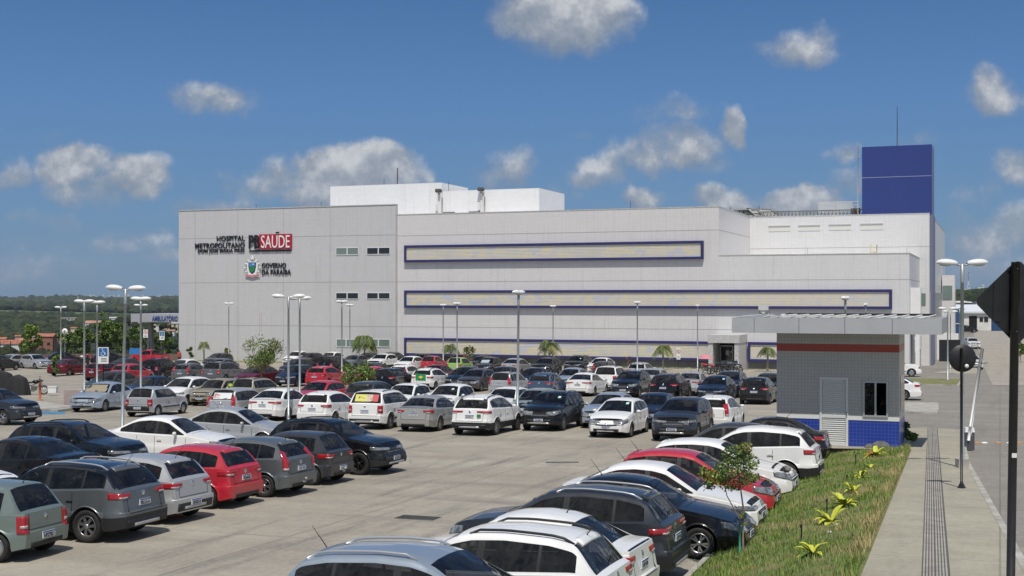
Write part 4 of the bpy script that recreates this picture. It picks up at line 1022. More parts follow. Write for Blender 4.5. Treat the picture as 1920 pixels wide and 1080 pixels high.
part('roof_hatch', M_w4, lambda m: m.box((bx(1497, 12), 12, 12.3), (1.3, 1, .5)))
part('roof_pipe', [M_w4, mat('yellow_pipe', (.55, .42, .10), .6)], lambda m: (m.tube([(bx(1632, 16), 16, 12), (bx(1632, 16), 16, 13.5), (bx(1632, 16), 17, 13.5)], .06, 5, 1), m.tube([(bx(1644, 16), 16, 12), (bx(1644, 16), 16, 13.5)], .06, 5, 1), m.tube([(bx(1632, 16), 16, 12.7), (bx(1644, 16), 16, 12.7)], .04, 5, 1)))
# right flank: lower grey wing running back with windows
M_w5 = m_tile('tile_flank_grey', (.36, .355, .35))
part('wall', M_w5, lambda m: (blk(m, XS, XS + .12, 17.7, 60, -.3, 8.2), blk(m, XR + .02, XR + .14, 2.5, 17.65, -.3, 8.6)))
part('window', M_gr, lambda m: (blk(m, XR + .1, XS - .4, 17.5, 17.59, bz(1730, 571, 17.5), bz(1730, 550, 17.5)),))
part('wall', M_w3, lambda m: blk(m, XS + .12, XS + 1.7, 48, 52, -.3, 10.6)); part('window', M_gr, lambda m: blk(m, XS + .2, XS + 1.4, 47.9, 47.98, 7.4, 9.2))
for k in range(5):
    f = part('window', M_alu, lambda m: blk(m, XR + .10, XR + .22, 3.2 + k * 3.0, 5.0 + k * 3.0, 2.0, 3.5)); part('pane', M_dk, lambda m: blk(m, XR + .12, XR + .24, 3.4 + k * 3.0, 4.8 + k * 3.0, 2.15, 3.35), f)
part('pillar', M_w4, lambda m: (blk(m, XR + .5, XR + .9, 1.2, 1.6, -.3, 8.3), blk(m, XR + .02, XR + 1.0, 1.0, 2.4, 4.6, 8.6)))
part('annex_wall', M_w4, lambda m: (blk(m, XS + .13, XS + 1.3, 33, 34, -.3, 3.2), blk(m, XS + 1.32, XS + 2.6, 33.2, 34, 1.2, 3.2)))
# entrance porch
py0 = -4.5; qa, qb = bx(1327, py0), bx(1386, py0); zt, zb_ = bz(1350, 628, py0), bz(1350, 643, py0)
pch = part('porch_roof', M_cop, lambda m: (blk(m, qa, qb, py0, -.05, zb_, zt),)); 
part('porch_wall', M_cop, lambda m: (blk(m, qa + .05, qa + .5, py0 + .1, -.05, -.2, zb_), blk(m, qb - .5, qb - .05, py0 + .1, -.05, -.2, zb_)))
part('porch_interior', mat('interior_dark', (.025, .026, .03), .6), lambda m: blk(m, qa + .5, qb - .5, -.6, -.5, -.1, zb_))
dx0, dx1 = bx(1351, -.65), bx(1374, -.65)
dr_ = part('door', M_alu, lambda m: (m.box((dx0, -.68, 1.25), (.12, .1, 2.7)), m.box((dx1, -.68, 1.25), (.12, .1, 2.7)), m.box(((dx0 + dx1) / 2, -.68, 2.6), (dx1 - dx0, .1, .12)), m.box(((dx0 + dx1) / 2, -.68, .55), (dx1 - dx0, .08, 1.1))))
part('door_pane', M_dk, lambda m: m.box(((dx0 + dx1) / 2, -.66, 1.8), (dx1 - dx0, .04, 1.5)), dr_)
part('notice', M_white, lambda m: (m.box(((dx0 + dx1) / 2 + .1, -.70, 1.9), (.34, .01, .5)), m.box(((dx0 + dx1) / 2 + .5, -.70, 2.0), (.2, .01, .2))), dr_)
# --- wall lettering and emblem ---
M_blk = mat('letter_black', (.012, .013, .018), .45); M_rd = mat('logo_red', (.40, .02, .045), .45); M_wh = mat('letter_white', (.85, .85, .84), .45)
YW = -.55
def sign_text(body, pxl, pxr, ytop, ybot, mt, cat_label, off=.0, dy=.14, name='letters', parent=None, ext=.05, caps=.70):
    xa, xb = bx(pxl, YW), bx(pxr, YW); z0, z1 = bz((pxl + pxr) / 2, ybot, YW), bz((pxl + pxr) / 2, ytop, YW)
    return text(name, body, (z1 - z0) / caps, mt, parent or HB, Matrix.Translation((xa, YW - dy, z0)) @ Matrix.Rotation(pi / 2, 4, 'X'), off=off, ext=ext, width=xb - xa)
sign_text('HOSPITAL', 407, 459.5, 442, 451.5, M_blk, '', .008, dy=.09); sign_text('METROPOLITANO', 366.5, 459.5, 455.5, 465, M_blk, '', .008, dy=.09); sign_text('DOM JOSÉ MARIA PIRES', 371.5, 459, 466.8, 473.2, M_blk, '', .004, dy=.08)
sign_text('PB', 468, 488.5, 441, 465.5, M_blk, '', .05, dy=.2)
part('logo_panel', M_rd, lambda m: m.box(((bx(487, YW) + bx(548, YW)) / 2, YW - .10, (bz(518, 439, YW) + bz(518, 467, YW)) / 2), (bx(548, YW) - bx(487, YW), .12, bz(518, 439, YW) - bz(518, 467, YW))))
sign_text('SAUDE', 491, 544.5, 441, 464.5, M_wh, '', .0, dy=.19, ext=.02); 
part('accent', M_blk, lambda m: m.box((bx(521.5, YW), YW - .19, bz(521, 436.5, YW)), (.42, .08, .20), rx=0), None).rotation_euler = (0, 0, 0)
sign_text('FUNDAÇÃO PARAIBANA DE GESTÃO EM SAÚDE', 469, 546.5, 468.6, 471.6, M_blk, '', .006, dy=.1)
sign_text('GOVERNO', 491.5, 537, 493, 502, M_blk, '', .008, dy=.09); sign_text('DA PARAÍBA', 491.5, 546, 505.5, 514.5, M_blk, '', .008, dy=.09)
# state emblem: shield with wreath, star and ribbon
def emb():
    cx, cz = bx(474.2, YW), (bz(474, 482, YW) + bz(474, 517, YW)) / 2; k = .145
    def sh(m, pts, dy, mi=0):
        P_ = [(cx + a * k, cz + b * k) for a, b in pts]; n = len(P_)
        m.add([(x, YW - dy, z) for x, z in P_] + [(x, YW - dy + .06, z) for x, z in P_], [tuple(range(n)), tuple(range(n, 2 * n))[::-1]] + [(i, n + i, n + (i + 1) % n, (i + 1) % n) for i in range(n)], mi)
    body = [(0, -7.3)] + [(5.2 * cos(R(a)) * 1, -1 + 6.2 * sin(R(a))) for a in range(-60, 0, 15)] + [(5.4, 3.6), (3.2, 4.4), (0, 3.8), (-3.2, 4.4), (-5.4, 3.6)] + [(-5.2 * cos(R(a)), -1 + 6.2 * sin(R(a))) for a in range(-15, -75, -15)]
    e_ = part('emblem', [M_wh], lambda m: sh(m, body, .16))
    sh_in = lambda s_, zt_, zb2: [(0, -5.0 * s_ - .6), (2.2 * s_, -3.4 * s_ - .6), (3.2 * s_, -.5), (3.3 * s_, 3.0 * s_ - .1), (-3.3 * s_, 3.0 * s_ - .1), (-3.2 * s_, -.5), (-2.2 * s_, -3.4 * s_ - .6)]
    part('emblem_shield', mat('emblem_navy', (.02, .05, .14), .5), lambda m: sh(m, sh_in(1.12, 0, 0), .20), e_)
    part('emblem_field', mat('emblem_green', (.03, .22, .08), .5), lambda m: sh(m, sh_in(.92, 0, 0), .23), e_)
    part('emblem_sky', mat('emblem_blue', (.08, .25, .60), .5), lambda m: sh(m, [(-3., .2), (-1, -.1), (1.0, .8), (3.0, -.2), (3.0, 2.6), (-3., 2.6)], .25), e_)
    part('emblem_sun', M_wh, lambda m: sh(m, [(1.2 + .55 * cos(R(a)), 1.7 + .55 * sin(R(a))) for a in range(0, 360, 45)], .27), e_)
    part('emblem_star', M_wh, lambda m: sh(m, [((2.3 if i % 2 == 0 else 1.0) * sin(R(i * 36)), 7.0 + (2.3 if i % 2 == 0 else 1.0) * cos(R(i * 36))) for i in range(10)], .16), e_)
    def wr(m):
        for s_ in (-1, 1):
            for i in range(9):
                a = R(-62 + i * 15); x, z = s_ * 6.9 * cos(a), -.6 + 6.6 * sin(a)
                sh(m, [(x + 1.1 * cos(R(q)), z + .8 * sin(R(q))) for q in range(0, 360, 60)], .18, i % 2)
    part('emblem_wreath', [M_wh, mat('emblem_leaf', (.35, .45, .36), .5)], wr, e_)
    part('emblem_ribbon', [mat('emblem_ribbon_pink', (.62, .22, .25), .5)], lambda m: (sh(m, [(-6.4, -6.0), (-3.2, -6.8), (0, -7.6), (3.2, -6.8), (6.4, -6.0), (6.4, -7.6), (3.2, -8.2), (0, -9.0), (-3.2, -8.2), (-6.4, -7.6)], .22)), e_)
    part('emblem_base', [M_wh], lambda m: (sh(m, [(-6.9, -5.2), (6.9, -5.2), (6.7, -8.9), (3, -8.6), (0, -9.6), (-3, -8.6), (-6.7, -8.9)], .14)), e_)
emb()
part('wall_stain', mat('rust_stain', (.46, .36, .33), .8), lambda m: (m.box((bx(486.5, YW), YW - .003, bz(487, 606, YW)), (.05, .004, 2.6)), m.box((bx(490, YW), YW - .003, bz(487, 604, YW)), (.06, .004, 2.3))))
# ambulatory canopy at the left
AM = empty('entrance_canopy', H0, -GA); tag(AM, 'pale grey flat canopy on a round column with blue AMBULATÓRIO lettering', 'canopy')
ya = 3.0; ax0, ax1 = bx(245, ya), XL; az1, az0 = bz(290, 588.5, ya), bz(290, 604, ya)
part('canopy_slab', mat('canopy_grey', (.42, .43, .46), .5), lambda m: blk(m, ax0, ax1 - .02, ya, ya + 7, az0, az1), AM)
part('column', mat('column_metal', (.45, .46, .48), .4, .3), lambda m: m.tube([(bx(282, ya + 3), ya + 3, -.5), (bx(282, ya + 3), ya + 3, az0)], .42, 20), AM)
text('letters', 'AMBULATÓRIO', (bz(300, 592.5, ya) - bz(300, 601.5, ya)) / .70, mat('letter_blue', (.03, .08, .28), .45), AM, Matrix.Translation((bx(285.5, ya), ya - .06, bz(300, 601.5, ya))) @ Matrix.Rotation(pi / 2, 4, 'X'), off=.008, ext=.02, width=bx(335, ya) - bx(285.5, ya) - .15)

# ================= guard house =================
GH = empty('guard_house', (13.37, 44.0, 2.40), -GA); tag(GH, 'small tiled guard house with red band, blue base and a wide flat canopy', 'guard house')
def m_gt(name, col, mortar, w=.115):
    m = mat(name, col, .28); N, L, b = nodes(m); t = tco(m); s = nn(m, 'ShaderNodeSeparateXYZ'); L.new(t, s.inputs[0]); cb = nn(m, 'ShaderNodeCombineXYZ')
    L.new(mth(m, 'ADD', s.outputs[0], s.outputs[1]), cb.inputs[0]); L.new(s.outputs[2], cb.inputs[1])
    br = nn(m, 'ShaderNodeTexBrick'); L.new(cb.outputs[0], br.inputs[0]); br.offset = 0; br.inputs['Scale'].default_value = 1
    br.inputs['Brick Width'].default_value = w; br.inputs['Row Height'].default_value = w; br.inputs['Mortar Size'].default_value = .006
    br.inputs['Color1'].default_value = (*col, 1); br.inputs['Color2'].default_value = (*[c * .93 for c in col], 1); br.inputs['Mortar'].default_value = (*mortar, 1)
    n = noi(m, t, .8, 5); L.new(mixc(m, mth(m, 'MULTIPLY', n, .12), br.outputs[0], tuple(c * .6 for c in col)), b.inputs['Base Color']); return m
M_g1 = m_gt('small_tile_grey', (.50, .49, .465), (.34, .33, .31)); M_g2 = m_gt('small_tile_red', (.44, .065, .03), (.20, .05, .04)); M_g3 = m_gt('small_tile_blue', (.022, .055, .34), (.10, .14, .40), .12)
GW, GD, GHt = 4.2, 2.6, 3.97; zb1, zw = .92, 1.06   # blue to .92, white strip to 1.06
ZR0, ZR1 = 3.30, 3.57
def gpx(px, y=0.): k = (px - 960) / F; return (k * (44 + .934 * y) - (13.37 + .357 * y)) / (.934 + .357 * k)
wx0, wx1, wz0, wz1 = gpx(1618), gpx(1665.5), 1.05, 2.30; dx0, dx1, dzt = gpx(1537), gpx(1590.5), 2.40
def wallseg(m, mi_of, x0, x1, z0, z1):
    for a, b, mi in ((0, zb1, 1), (zb1, zw, 2), (zw, ZR0, 0), (ZR0, ZR1, 3), (ZR1, GHt, 0)):
        a2, b2 = max(a, z0), min(b, z1)
        if b2 - a2 > .001: blk(m, x0, x1, 0 + (-.012 if mi in (2,) else 0), .14, a2, b2, mi)
def gw(m):
    wallseg(m, 0, -GW, dx0, 0, GHt); wallseg(m, 0, dx0, dx1, dzt, GHt); wallseg(m, 0, dx1, wx0, 0, GHt); wallseg(m, 0, wx0, wx1, 0, wz0); wallseg(m, 0, wx0, wx1, wz1, GHt); wallseg(m, 0, wx1, 0, 0, GHt)
    for a, b, mi in ((0, zb1, 1), (zb1, zw, 2), (zw, 2.0 if 0 else 1.25, 0), (2.45, ZR0, 0), (ZR0, ZR1, 3), (ZR1, GHt, 0)):
        for x in (-.14, -GW): 
            if x < -1: continue
            blk(m, x, x + .14, .14, GD, a, b, mi)
    for a, b, mi in ((1.25, 2.45, 0),):
        blk(m, -.14, 0, .14, .5, a, b, mi); blk(m, -.14, 0, GD - .4, GD, a, b, mi)
    blk(m, -GW, -GW + .14, .14, GD, 0, GHt, 0)
    for x0, x1, z0, z1 in ((-GW + .14, -.62, 0, GHt), (-.62, -.3, 0, 1.1), (-.62, -.3, 2.3, GHt), (-.3, -.14, 0, GHt)): blk(m, x0, x1, GD - .14, GD, z0, z1, 0)
part('wall', [M_g1, M_g3, mat('white_sill', (.72, .72, .70), .6), M_g2], gw, GH)
part('floor_slab', M_kerb, lambda m: blk(m, -GW - .15, .18, -.18, GD + .2, -.35, -.002), GH)
def door(m):
    m.box(((dx0 + dx1) / 2, .03, dzt / 2), (dx1 - dx0, .03, dzt))
    for x in (dx0 + .04, dx1 - .04): m.box((x, .0, dzt / 2), (.08, .08, dzt))
    for z in (dzt - .04, .05, 1.02): m.box(((dx0 + dx1) / 2, .001, z), (dx1 - dx0 - .16, .075, .08))
    n = 30
    for k in range(n): m.box(((dx0 + dx1) / 2, .005, .12 + k * (dzt - .2) / n), (dx1 - dx0 - .18, .05, .035), rx=R(35))
gd = part('door', mat('door_white_louvre', (.66, .67, .66), .5), door, GH)
part('door_handle', M_stl, lambda m: m.box((dx1 - .05, -.06, 1.15), (.03, .05, .14)), gd)
def wfr(m):
    for x in (wx0 + .03, (wx0 + wx1) / 2, wx1 - .03): m.box((x, -.01, (wz0 + wz1) / 2), (.06, .09, wz1 - wz0))
    for z in (wz0 + .03, wz1 - .03): m.box(((wx0 + wx1) / 2, -.011, z), (wx1 - wx0, .092, .06))
gwn = part('window', mat('window_alu', (.50, .51, .51), .4, .4), wfr, GH)
M_clear = mat('clear_glass', (.9, .95, .95), .02, trans=1.0)
part('pane', M_glass, lambda m: m.box(((wx0 * 3 + wx1) / 4, .03, (wz0 + wz1) / 2), ((wx1 - wx0) / 2 - .08, .01, wz1 - wz0 - .1)), gwn)
part('side_window', M_dk, lambda m: m.box((.002, GD / 2 + .05, 1.85), (.02, GD - .95, 1.2)), GH)
part('desk', M_under, lambda m: m.box((-.9, 1.2, .9), (1.4, .7, .06)), GH)
part('interior_wall', mat('interior_grey', (.06, .055, .05), .9), lambda m: (blk(m, -GW + .16, -.64, GD - .17, GD - .15, 0, GHt), blk(m, -GW + .16, -.16, .16, GD - .2, 3.0, 3.02), blk(m, -2.0, -1.95, .16, GD - .2, 0, 3)), GH)
# canopy
cx0, cx1 = -5.55, 1.45; cy0 = -1.35; cy1 = 3.4; cz0, cz1 = GHt, GHt + .53
M_fas = mat('fascia_grey_panel', (.44, .45, .465), .38, noise=.06, nscale=.7)
def fasc(m):
    js = [cx0, gpx(1414, cy0), gpx(1498, cy0), gpx(1584, cy0), gpx(1673, cy0), cx1]
    for a, b in zip(js, js[1:]): blk(m, a + .008, b - .008, cy0, cy0 + .05, cz0, cz1)
    for a, b in ((cy0 + .06, .9), (.92, cy1)): blk(m, cx1 - .05, cx1, a, b, cz0, cz1); blk(m, cx0, cx0 + .05, a, b, cz0, cz1)
    blk(m, cx0 + .05, cx1 - .05, cy1 - .05, cy1, cz0, cz1)
part('fascia', M_fas, fasc, GH)
part('canopy_soffit', mat('soffit', (.42, .41, .38), .7), lambda m: (blk(m, cx0 + .06, cx1 - .06, cy0 + .06, cy1 - .06, cz0 + .03, cz0 + .10),), GH)
part('canopy_joint', M_seam, lambda m: blk(m, cx0 + .04, cx1 - .04, cy0 + .03, cy0 + .045, cz0 + .01, cz1 - .01), GH)
def roofm(m):
    n = 14; a, b = gpx(1440, cy0), gpx(1742, cy0)
    m.add([(a, cy0 + .4, cz1 + .01), (b, cy0 + .4, cz1 + .01), (b, cy1 - .3, cz1 + .05), (a, cy1 - .3, cz1 + .05)], [(0, 1, 2, 3)])
    m.box(((a + b) / 2, cy1 - .3, cz1 + .06), (b - a, .05, .10), 1)
    for k in range(13):
        x = lerp(a, b, k / 12); m.tube([(x - .22, cy0 + .14, cz1 + .0), (x, cy0 + .45, cz1 + .07), (x + .02, cy1 - .5, cz1 + .07)], .028, 5, 0)
    m.box(((a + b) / 2, cy1 - .9, cz1 + .075), (b - a, .5, .05), 1)
part('canopy_roof', [mat('metal_roof', (.62, .62, .60), .5, .1, noise=.2), M_under], roofm, GH)
part('parapet', M_fas, lambda m: m.add([(cx0 + .05, cy0 + .4, cz1), (gpx(1440, cy0), cy0 + .4, cz1 + .01), (gpx(1440, cy0), cy0 + .4, cz1 + .14), (cx0 + .05, cy0 + 2, cz1 + .05), (gpx(1440, cy0) + .1, cy0 + 2.6, cz1 + .16)], [(0, 1, 2), (0, 2, 4, 3)]), GH)
fd = empty('floodlight', (0, 0, 0)); fd.parent = None
pp = GH.matrix_world
fx = gpx(1432, cy0 + .8); loc = H0 * 0 + Vector((13.37, 44.0, 2.40)) + U * fx + V * (cy0 + .8) + Vector((0, 0, cz1 + .08))
fd.location = loc; fd.rotation_euler = (0, 0, -GA)
part('lamp_body', [mat('floodlight_white', (.58, .58, .56), .5)], lambda m: (m.box((0, 0, .26), (.34, .22, .17)), m.box((0, -.02, .11), (.10, .12, .12))), fd); part('bracket', M_stl, lambda m: (m.tube([(-.15, 0, .2), (-.14, 0, .06), (.14, 0, .06), (.15, 0, .2)], .014, 5), m.tube([(.18, 0, .3), (.2, .05, .0), (.24, -.1, -.05)], .01, 4), m.box((0, 0, -.02), (.1, .1, .16))), fd)
tag(fd, 'small white floodlight standing on the guard house canopy', 'floodlight')
TABLE = [
 (-22.03, 68.61, 190, 'sedan', 'silver_blue', 'silver blue sedan with a folded sunshade behind its windscreen, right of the orange bollard'),
 (-18.0, 64.81, 16, 'oldhatch', 'silver', 'small silver three-door hatchback with black rear bumper beside the sedan with the sunshade'),
 (-13.26, 62.51, 17, 'wagon', 'silver', 'silver wagon with a white 22 poster in its rear window and a small green flag'),
 (-11.19, 62.59, 18, 'sedan', 'white', 'white sedan seen from behind, next to the silver wagon with the 22 poster'),
 (-8.48, 59.7, 18, 'hatch', 'white', 'white hatchback seen from behind, left neighbour of the white suv with the yellow poster'),
 (-5.78, 57.64, 18, 'duster', 'white', 'white suv with a yellow and red poster in its rear window and black roof rails'),
 (-3.54, 56.47, 18, 'sedan', 'silver_tan', 'silver sedan with faded brown roof, seen from behind beside the white suv with the poster'),
 (-1.03, 54.48, 20, 'suv', 'white', 'white suv with black lower bumper and small green sticker on its tailgate'),
 (1.87, 56.71, 200, 'suv', 'black', 'black suv facing the lane with silver skid plate, left neighbour of a white hatchback'),
 (4.5, 53.41, 200, 'hatch', 'white', 'white hatchback facing the lane with black hexagonal grille, between two dark suvs'),
 (6.96, 51.75, 200, 'suv', 'graphite', 'dark graphite suv facing the lane, last of its row before the guard house'),
 (-26.11, 83.16, 196, 'sedan', 'dark_green', 'dark green sedan just behind the silver blue sedan with the sunshade'),
 (-21.68, 76.35, 196, 'sedan', 'navy', 'dark navy sedan with white marks on its side window, behind the small silver three-door hatchback'),
 (-18.86, 73.6, 197, 'hatch', 'white', 'white two-door hatchback seen from the front, left of the gold hatchback'),
 (-16.99, 73.36, 198, 'oldhatch', 'gold', 'gold hatchback seen from the front, parked between a white two-door car and a silver wagon'),
 (-14.78, 74.41, 18, 'wagon', 'beige', 'beige grey wagon with bare roof rack bars, behind the silver wagon with the 22 poster'),
 (-10.63, 70.11, 200, 'hatch', 'red', 'red hatchback low in front of another red hatchback, right behind a white sedan'),
 (-7.2, 66.66, 20, 'suv', 'dark_grey', 'dark suv mostly hidden by the green bush, right behind the white suv with the poster'),
 (-5.49, 65.69, 199, 'hatch', 'white', 'white hatchback with a green flag on its roof edge behind the brown roofed sedan'),
 (-3.19, 65.17, 199, 'hatch', 'white', 'white hatchback with green windscreen sticker, second row left of a lamp post'),
 (-0.31, 62.96, 199, 'hatch', 'white', 'white hatchback directly behind the thin lamp post in the second row'),
 (1.18, 60.52, 199, 'hatch', 'silver_green', 'pale silver green hatchback half hidden by the black suv with chrome grille'),
 (4.48, 58.28, 199, 'sedan', 'silver_blue', 'light blue silver sedan showing between the black suv and the white hatchback facing the lane'),
 (6.46, 57.94, 199, 'sedan', 'navy', 'dark navy sedan whose windscreen shows just behind the white hatchback facing the lane'),
 (9.11, 56.11, 20, 'hatch', 'white', 'white hatchback with tall red tail lamps seen behind the dark graphite suv'),
 (-40.05, 115.59, 17, 'sedan', 'dark_red', 'dark red sedan seen from behind next to the planted island with the orange bollard'),
 (-33.47, 105.13, 17, 'hatch', 'dark_red', 'dark red hatchback behind the blue wheelchair sign'),
 (-30.0, 100.86, 17, 'hatch', 'red', 'bright red small hatchback between the wheelchair sign and a black suv'),
 (-29.56, 107.67, 18, 'duster', 'black', 'black square suv seen from behind, left of a silver hatchback with tall red lamps'),
 (-25.59, 102.24, 18, 'hatch', 'grey', 'grey hatchback with tall vertical red tail lamps in the third row'),
 (-22.66, 100.47, 18, 'duster', 'grey', 'grey boxy suv with square tail lamps beside the leafy tree in the lot'),
 (-18.92, 94.79, 200, 'sedan', 'dark_red', 'dark red sedan glimpsed behind the trunk of the leafy tree in the lot'),
 (-16.16, 95.4, 200, 'hatch', 'navy', 'dark blue hatchback facing forward between two lamp posts'),
 (-13.86, 95.68, 20, 'hatch', 'red', 'bright red hatchback seen from behind, left of the green bush'),
 (-10.5, 93.0, 200, 'hatch', 'red', 'red hatchback seen from the front behind the green bush'),
 (-8.27, 89.38, 20, 'hatch', 'black', 'black hatchback seen from behind between the green bush and a white suv'),
 (-5.71, 90.96, 20, 'hatch', 'white', 'white tall hatchback with black roof rails, seen from behind in the third row'),
 (-2.46, 88.56, 200, 'hatch', 'brown_grey', 'brown grey hatchback seen from the front in the third row'),
 (-0.12, 83.58, 20, 'wagon', 'silver', 'silver wagon seen from behind just left of the thin lamp post'),
 (2.27, 81.34, 20, 'hatch', 'blue', 'blue grey hatchback with white licence plate seen from behind'),
 (4.94, 83.22, 20, 'sedan', 'white', 'white sedan with slim red tail lamps seen from behind in the third row'),
 (7.65, 81.64, 200, 'suv', 'black_blue', 'dark blue black suv with large chrome framed grille seen from the front'),
 (9.77, 78.32, 20, 'suv', 'black', 'black suv seen from behind with bright sun glint on its tail lamp'),
 (12.39, 77.19, 200, 'sedan', 'navy', 'dark navy sedan seen from the front beside the parked black hatchback near the guard house'),
 (14.45, 74.62, 20, 'hatch', 'black', 'black hatchback seen from behind, alone at the row end near the guard house'),
 (-11.15, 105.13, 20, 'hatch', 'dark_grey', 'dark grey hatchback partly hidden behind a red car and a green bush'),
 (-8.07, 98.2, 20, 'hatch', 'white', 'small white car whose roof shows between a dark grey hatchback and a white suv'),
 (-5.84, 97.26, 200, 'sedan', 'dark_red', 'dark red car just in front of the bright red square hatchback'),
 (-3.35, 91.97, 200, 'sedan', 'black', 'black low car in front of the lime green hatchback'),
 (-0.71, 93.0, 200, 'hatch', 'black', 'black hatchback in front of the silver sedan with round rear window'),
 (1.57, 90.21, 200, 'sedan', 'black', 'black sedan roof seen between a silver wagon and a black suv'),
 (4.26, 90.21, 200, 'sedan', 'silver_blue', 'silver sedan seen from the front behind the white sedan with slim lamps'),
 (7.0, 89.01, 20, 'duster', 'white', 'white boxy suv seen from behind, near the right end of the fourth row'),
 (10.06, 89.41, 20, 'sedan', 'silver', 'silver sedan with one red tail lamp visible between two dark suvs'),
 (11.9, 83.44, 20, 'sedan', 'silver', 'silver car seen behind a black suv, right under the red motorcycle'),
 (13.9, 81.46, 200, 'suv', 'navy', 'dark navy suv seen from the front near the building entrance'),
 (16.21, 80.47, 200, 'sedan', 'dark_green', 'dark teal car at the left edge of the guard house wall'),
 (-19.07, 113.48, 200, 'sedan', 'navy', 'dark navy sedan behind the two lamp posts that stand close together'),
 (-16.37, 117.31, 20, 'duster', 'black', 'black suv with open look roof line left of a grey blue coupe'),
 (-16.31, 131.56, 200, 'sedan', 'grey_blue', 'grey blue sedan seen from the front left of a white suv'),
 (-13.17, 129.39, 200, 'suv', 'white', 'white suv with roof rails seen from the front in the row by the building'),
 (-10.11, 124.62, 200, 'hatch', 'white', 'white hatchback seen from the front left of a red square hatchback'),
 (-7.7, 125.98, 20, 'oldhatch', 'red', 'bright red square hatchback seen from behind near the palms'),
 (-4.88, 120.4, 20, 'oldhatch', 'lime', 'lime green square hatchback with red vertical tail lamps'),
 (-2.14, 118.98, 200, 'sedan', 'black', 'black sedan with a silver sunshade in its windscreen'),
 (0.44, 115.58, 20, 'sedan', 'silver', 'silver sedan with rounded rear window beside a black suv'),
 (3.07, 114.72, 200, 'suv', 'black', 'black suv seen from the front below the central palm'),
 (6.26, 120.58, 200, 'suv', 'black_blue', 'tall black suv with green windscreen sticker seen from the front'),
 (7.85, 106.63, 20, 'hatch', 'dark_grey', 'dark hatchback with lettering on its rear window left of a lamp post'),
 (10.73, 105.13, 20, 'hatch', 'silver', 'silver hatchback with roof rails seen from behind by the grass strip'),
 (-31.84, 138.02, 200, 'hatch', 'dark_grey', 'dark grey hatchback nearest the blank white wall of the hospital'),
 (-26.74, 116.33, 200, 'sedan', 'grey_blue', 'grey blue car roof just behind the grey boxy suv'),
 (-24.45, 144.92, 200, 'sedan', 'white', 'white car roof against the wall behind the two close lamp posts'),
 (-21.82, 137.78, 200, 'hatch', 'black', 'black hatchback parked by the wall left of a white car'),
 (-20.11, 141.78, 200, 'sedan', 'white', 'white sedan by the wall left of the bushy palm'),
 (-15.66, 138.02, 200, 'hatch', 'black', 'black car showing just behind the bushy palm by the wall'),
 (-13.11, 141.82, 20, 'sedan', 'dark_grey', 'dark grey car by the wall under the left end of the lowest blue framed panel'),
 (-9.59, 133.92, 200, 'sedan', 'black_blue', 'dark blue car behind the white hatchback, under the blue framed panel'),
 (-5.45, 131.56, 200, 'sedan', 'dark_red', 'red car roof just behind the lime green hatchback'),
 (-3.07, 126.27, 200, 'hatch', 'black', 'black car roof behind the black sedan with the sunshade'),
 (8.32, 118.98, 200, 'sedan', 'white', 'white sedan roof behind a dark hatchback, beside the long grey wall base'),
 (-51.16, 127.37, 18, 'sedan', 'black', 'black sedan cut by the left edge of the view behind the covered motorcycles'),
 (-52.32, 134.56, 20, 'sedan', 'silver', 'silver sedan seen from behind at the far left'),
 (-49.57, 132.76, 130, 'hatch', 'silver', 'silver hatchback with its nose to the right, beside the silver sedan at far left'),
 (-49.78, 141.75, 60, 'sedan', 'black', 'black sedan behind the small green shrub at the left'),
 (-45.68, 145.11, 70, 'sedan', 'black', 'long black sedan behind the wheelchair sign'),
 (-35.28, 117.4, 18, 'sedan', 'dark_grey', 'dark grey sedan roof just left of the black square suv'),
 (-28.94, 112.26, 200, 'sedan', 'white', 'white car roof just right of the black square suv'),
]
# ================= cars =================
# kind + look -> prototype; every car is a copy of its prototype with its own paint
PROTO = {}
def proto(kind, **kw):
    k = (kind, tuple(sorted(kw.items())))
    if k not in PROTO: PROTO[k] = [build_car(kind, **kw), 0]
    e = PROTO[k]; e[1] += 1
    return e[0] if e[1] == 1 else copy_tree(e[0])
RND = random.Random(5)
def options(kind, pk, near=False):
    r = RND.random; o = {}
    if kind == 'hatch': o = dict(style=RND.choice((0, 1, 3)), head=RND.choice((0, 2)), tail=RND.choice((0, 0, 2)))
    if kind == 'oldhatch': o = dict(style=2, head=1, tail=1, plast_bumper=r() < .5)
    if kind == 'sedan': o = dict(style=RND.choice((0, 1)), head=RND.choice((0, 2)), tail=RND.choice((0, 3)))
    if kind == 'suv': o = dict(style=RND.choice((0, 1)), head=RND.choice((0, 2)), tail=0, clad=RND.choice((1, 2)), rails=RND.choice((0, 1, 2)))
    if kind == 'duster': o = dict(style=0, head=1, tail=1, clad=1, rails=1)
    if kind == 'wagon': o = dict(style=2, head=1, tail=2, rails=1)
    o['var'] = RND.choice((0, 1, 2, 3)) if kind in ('hatch', 'sedan', 'suv') else RND.choice((0, 1))
    return o
CAT = dict(hatch='hatchback', oldhatch='hatchback', sedan='sedan', suv='suv', duster='suv', wagon='station wagon', pickup='pickup truck')
def put(kind, pk, x, y, h, label, z=None, group='cars parked in the hospital car park', trim=None, rim=None, **kw):
    c = proto(kind, **kw); dress(c, pk, rim, trim=trim); place_car(c, x, y, h, label, CAT[kind], group, z=z); return c
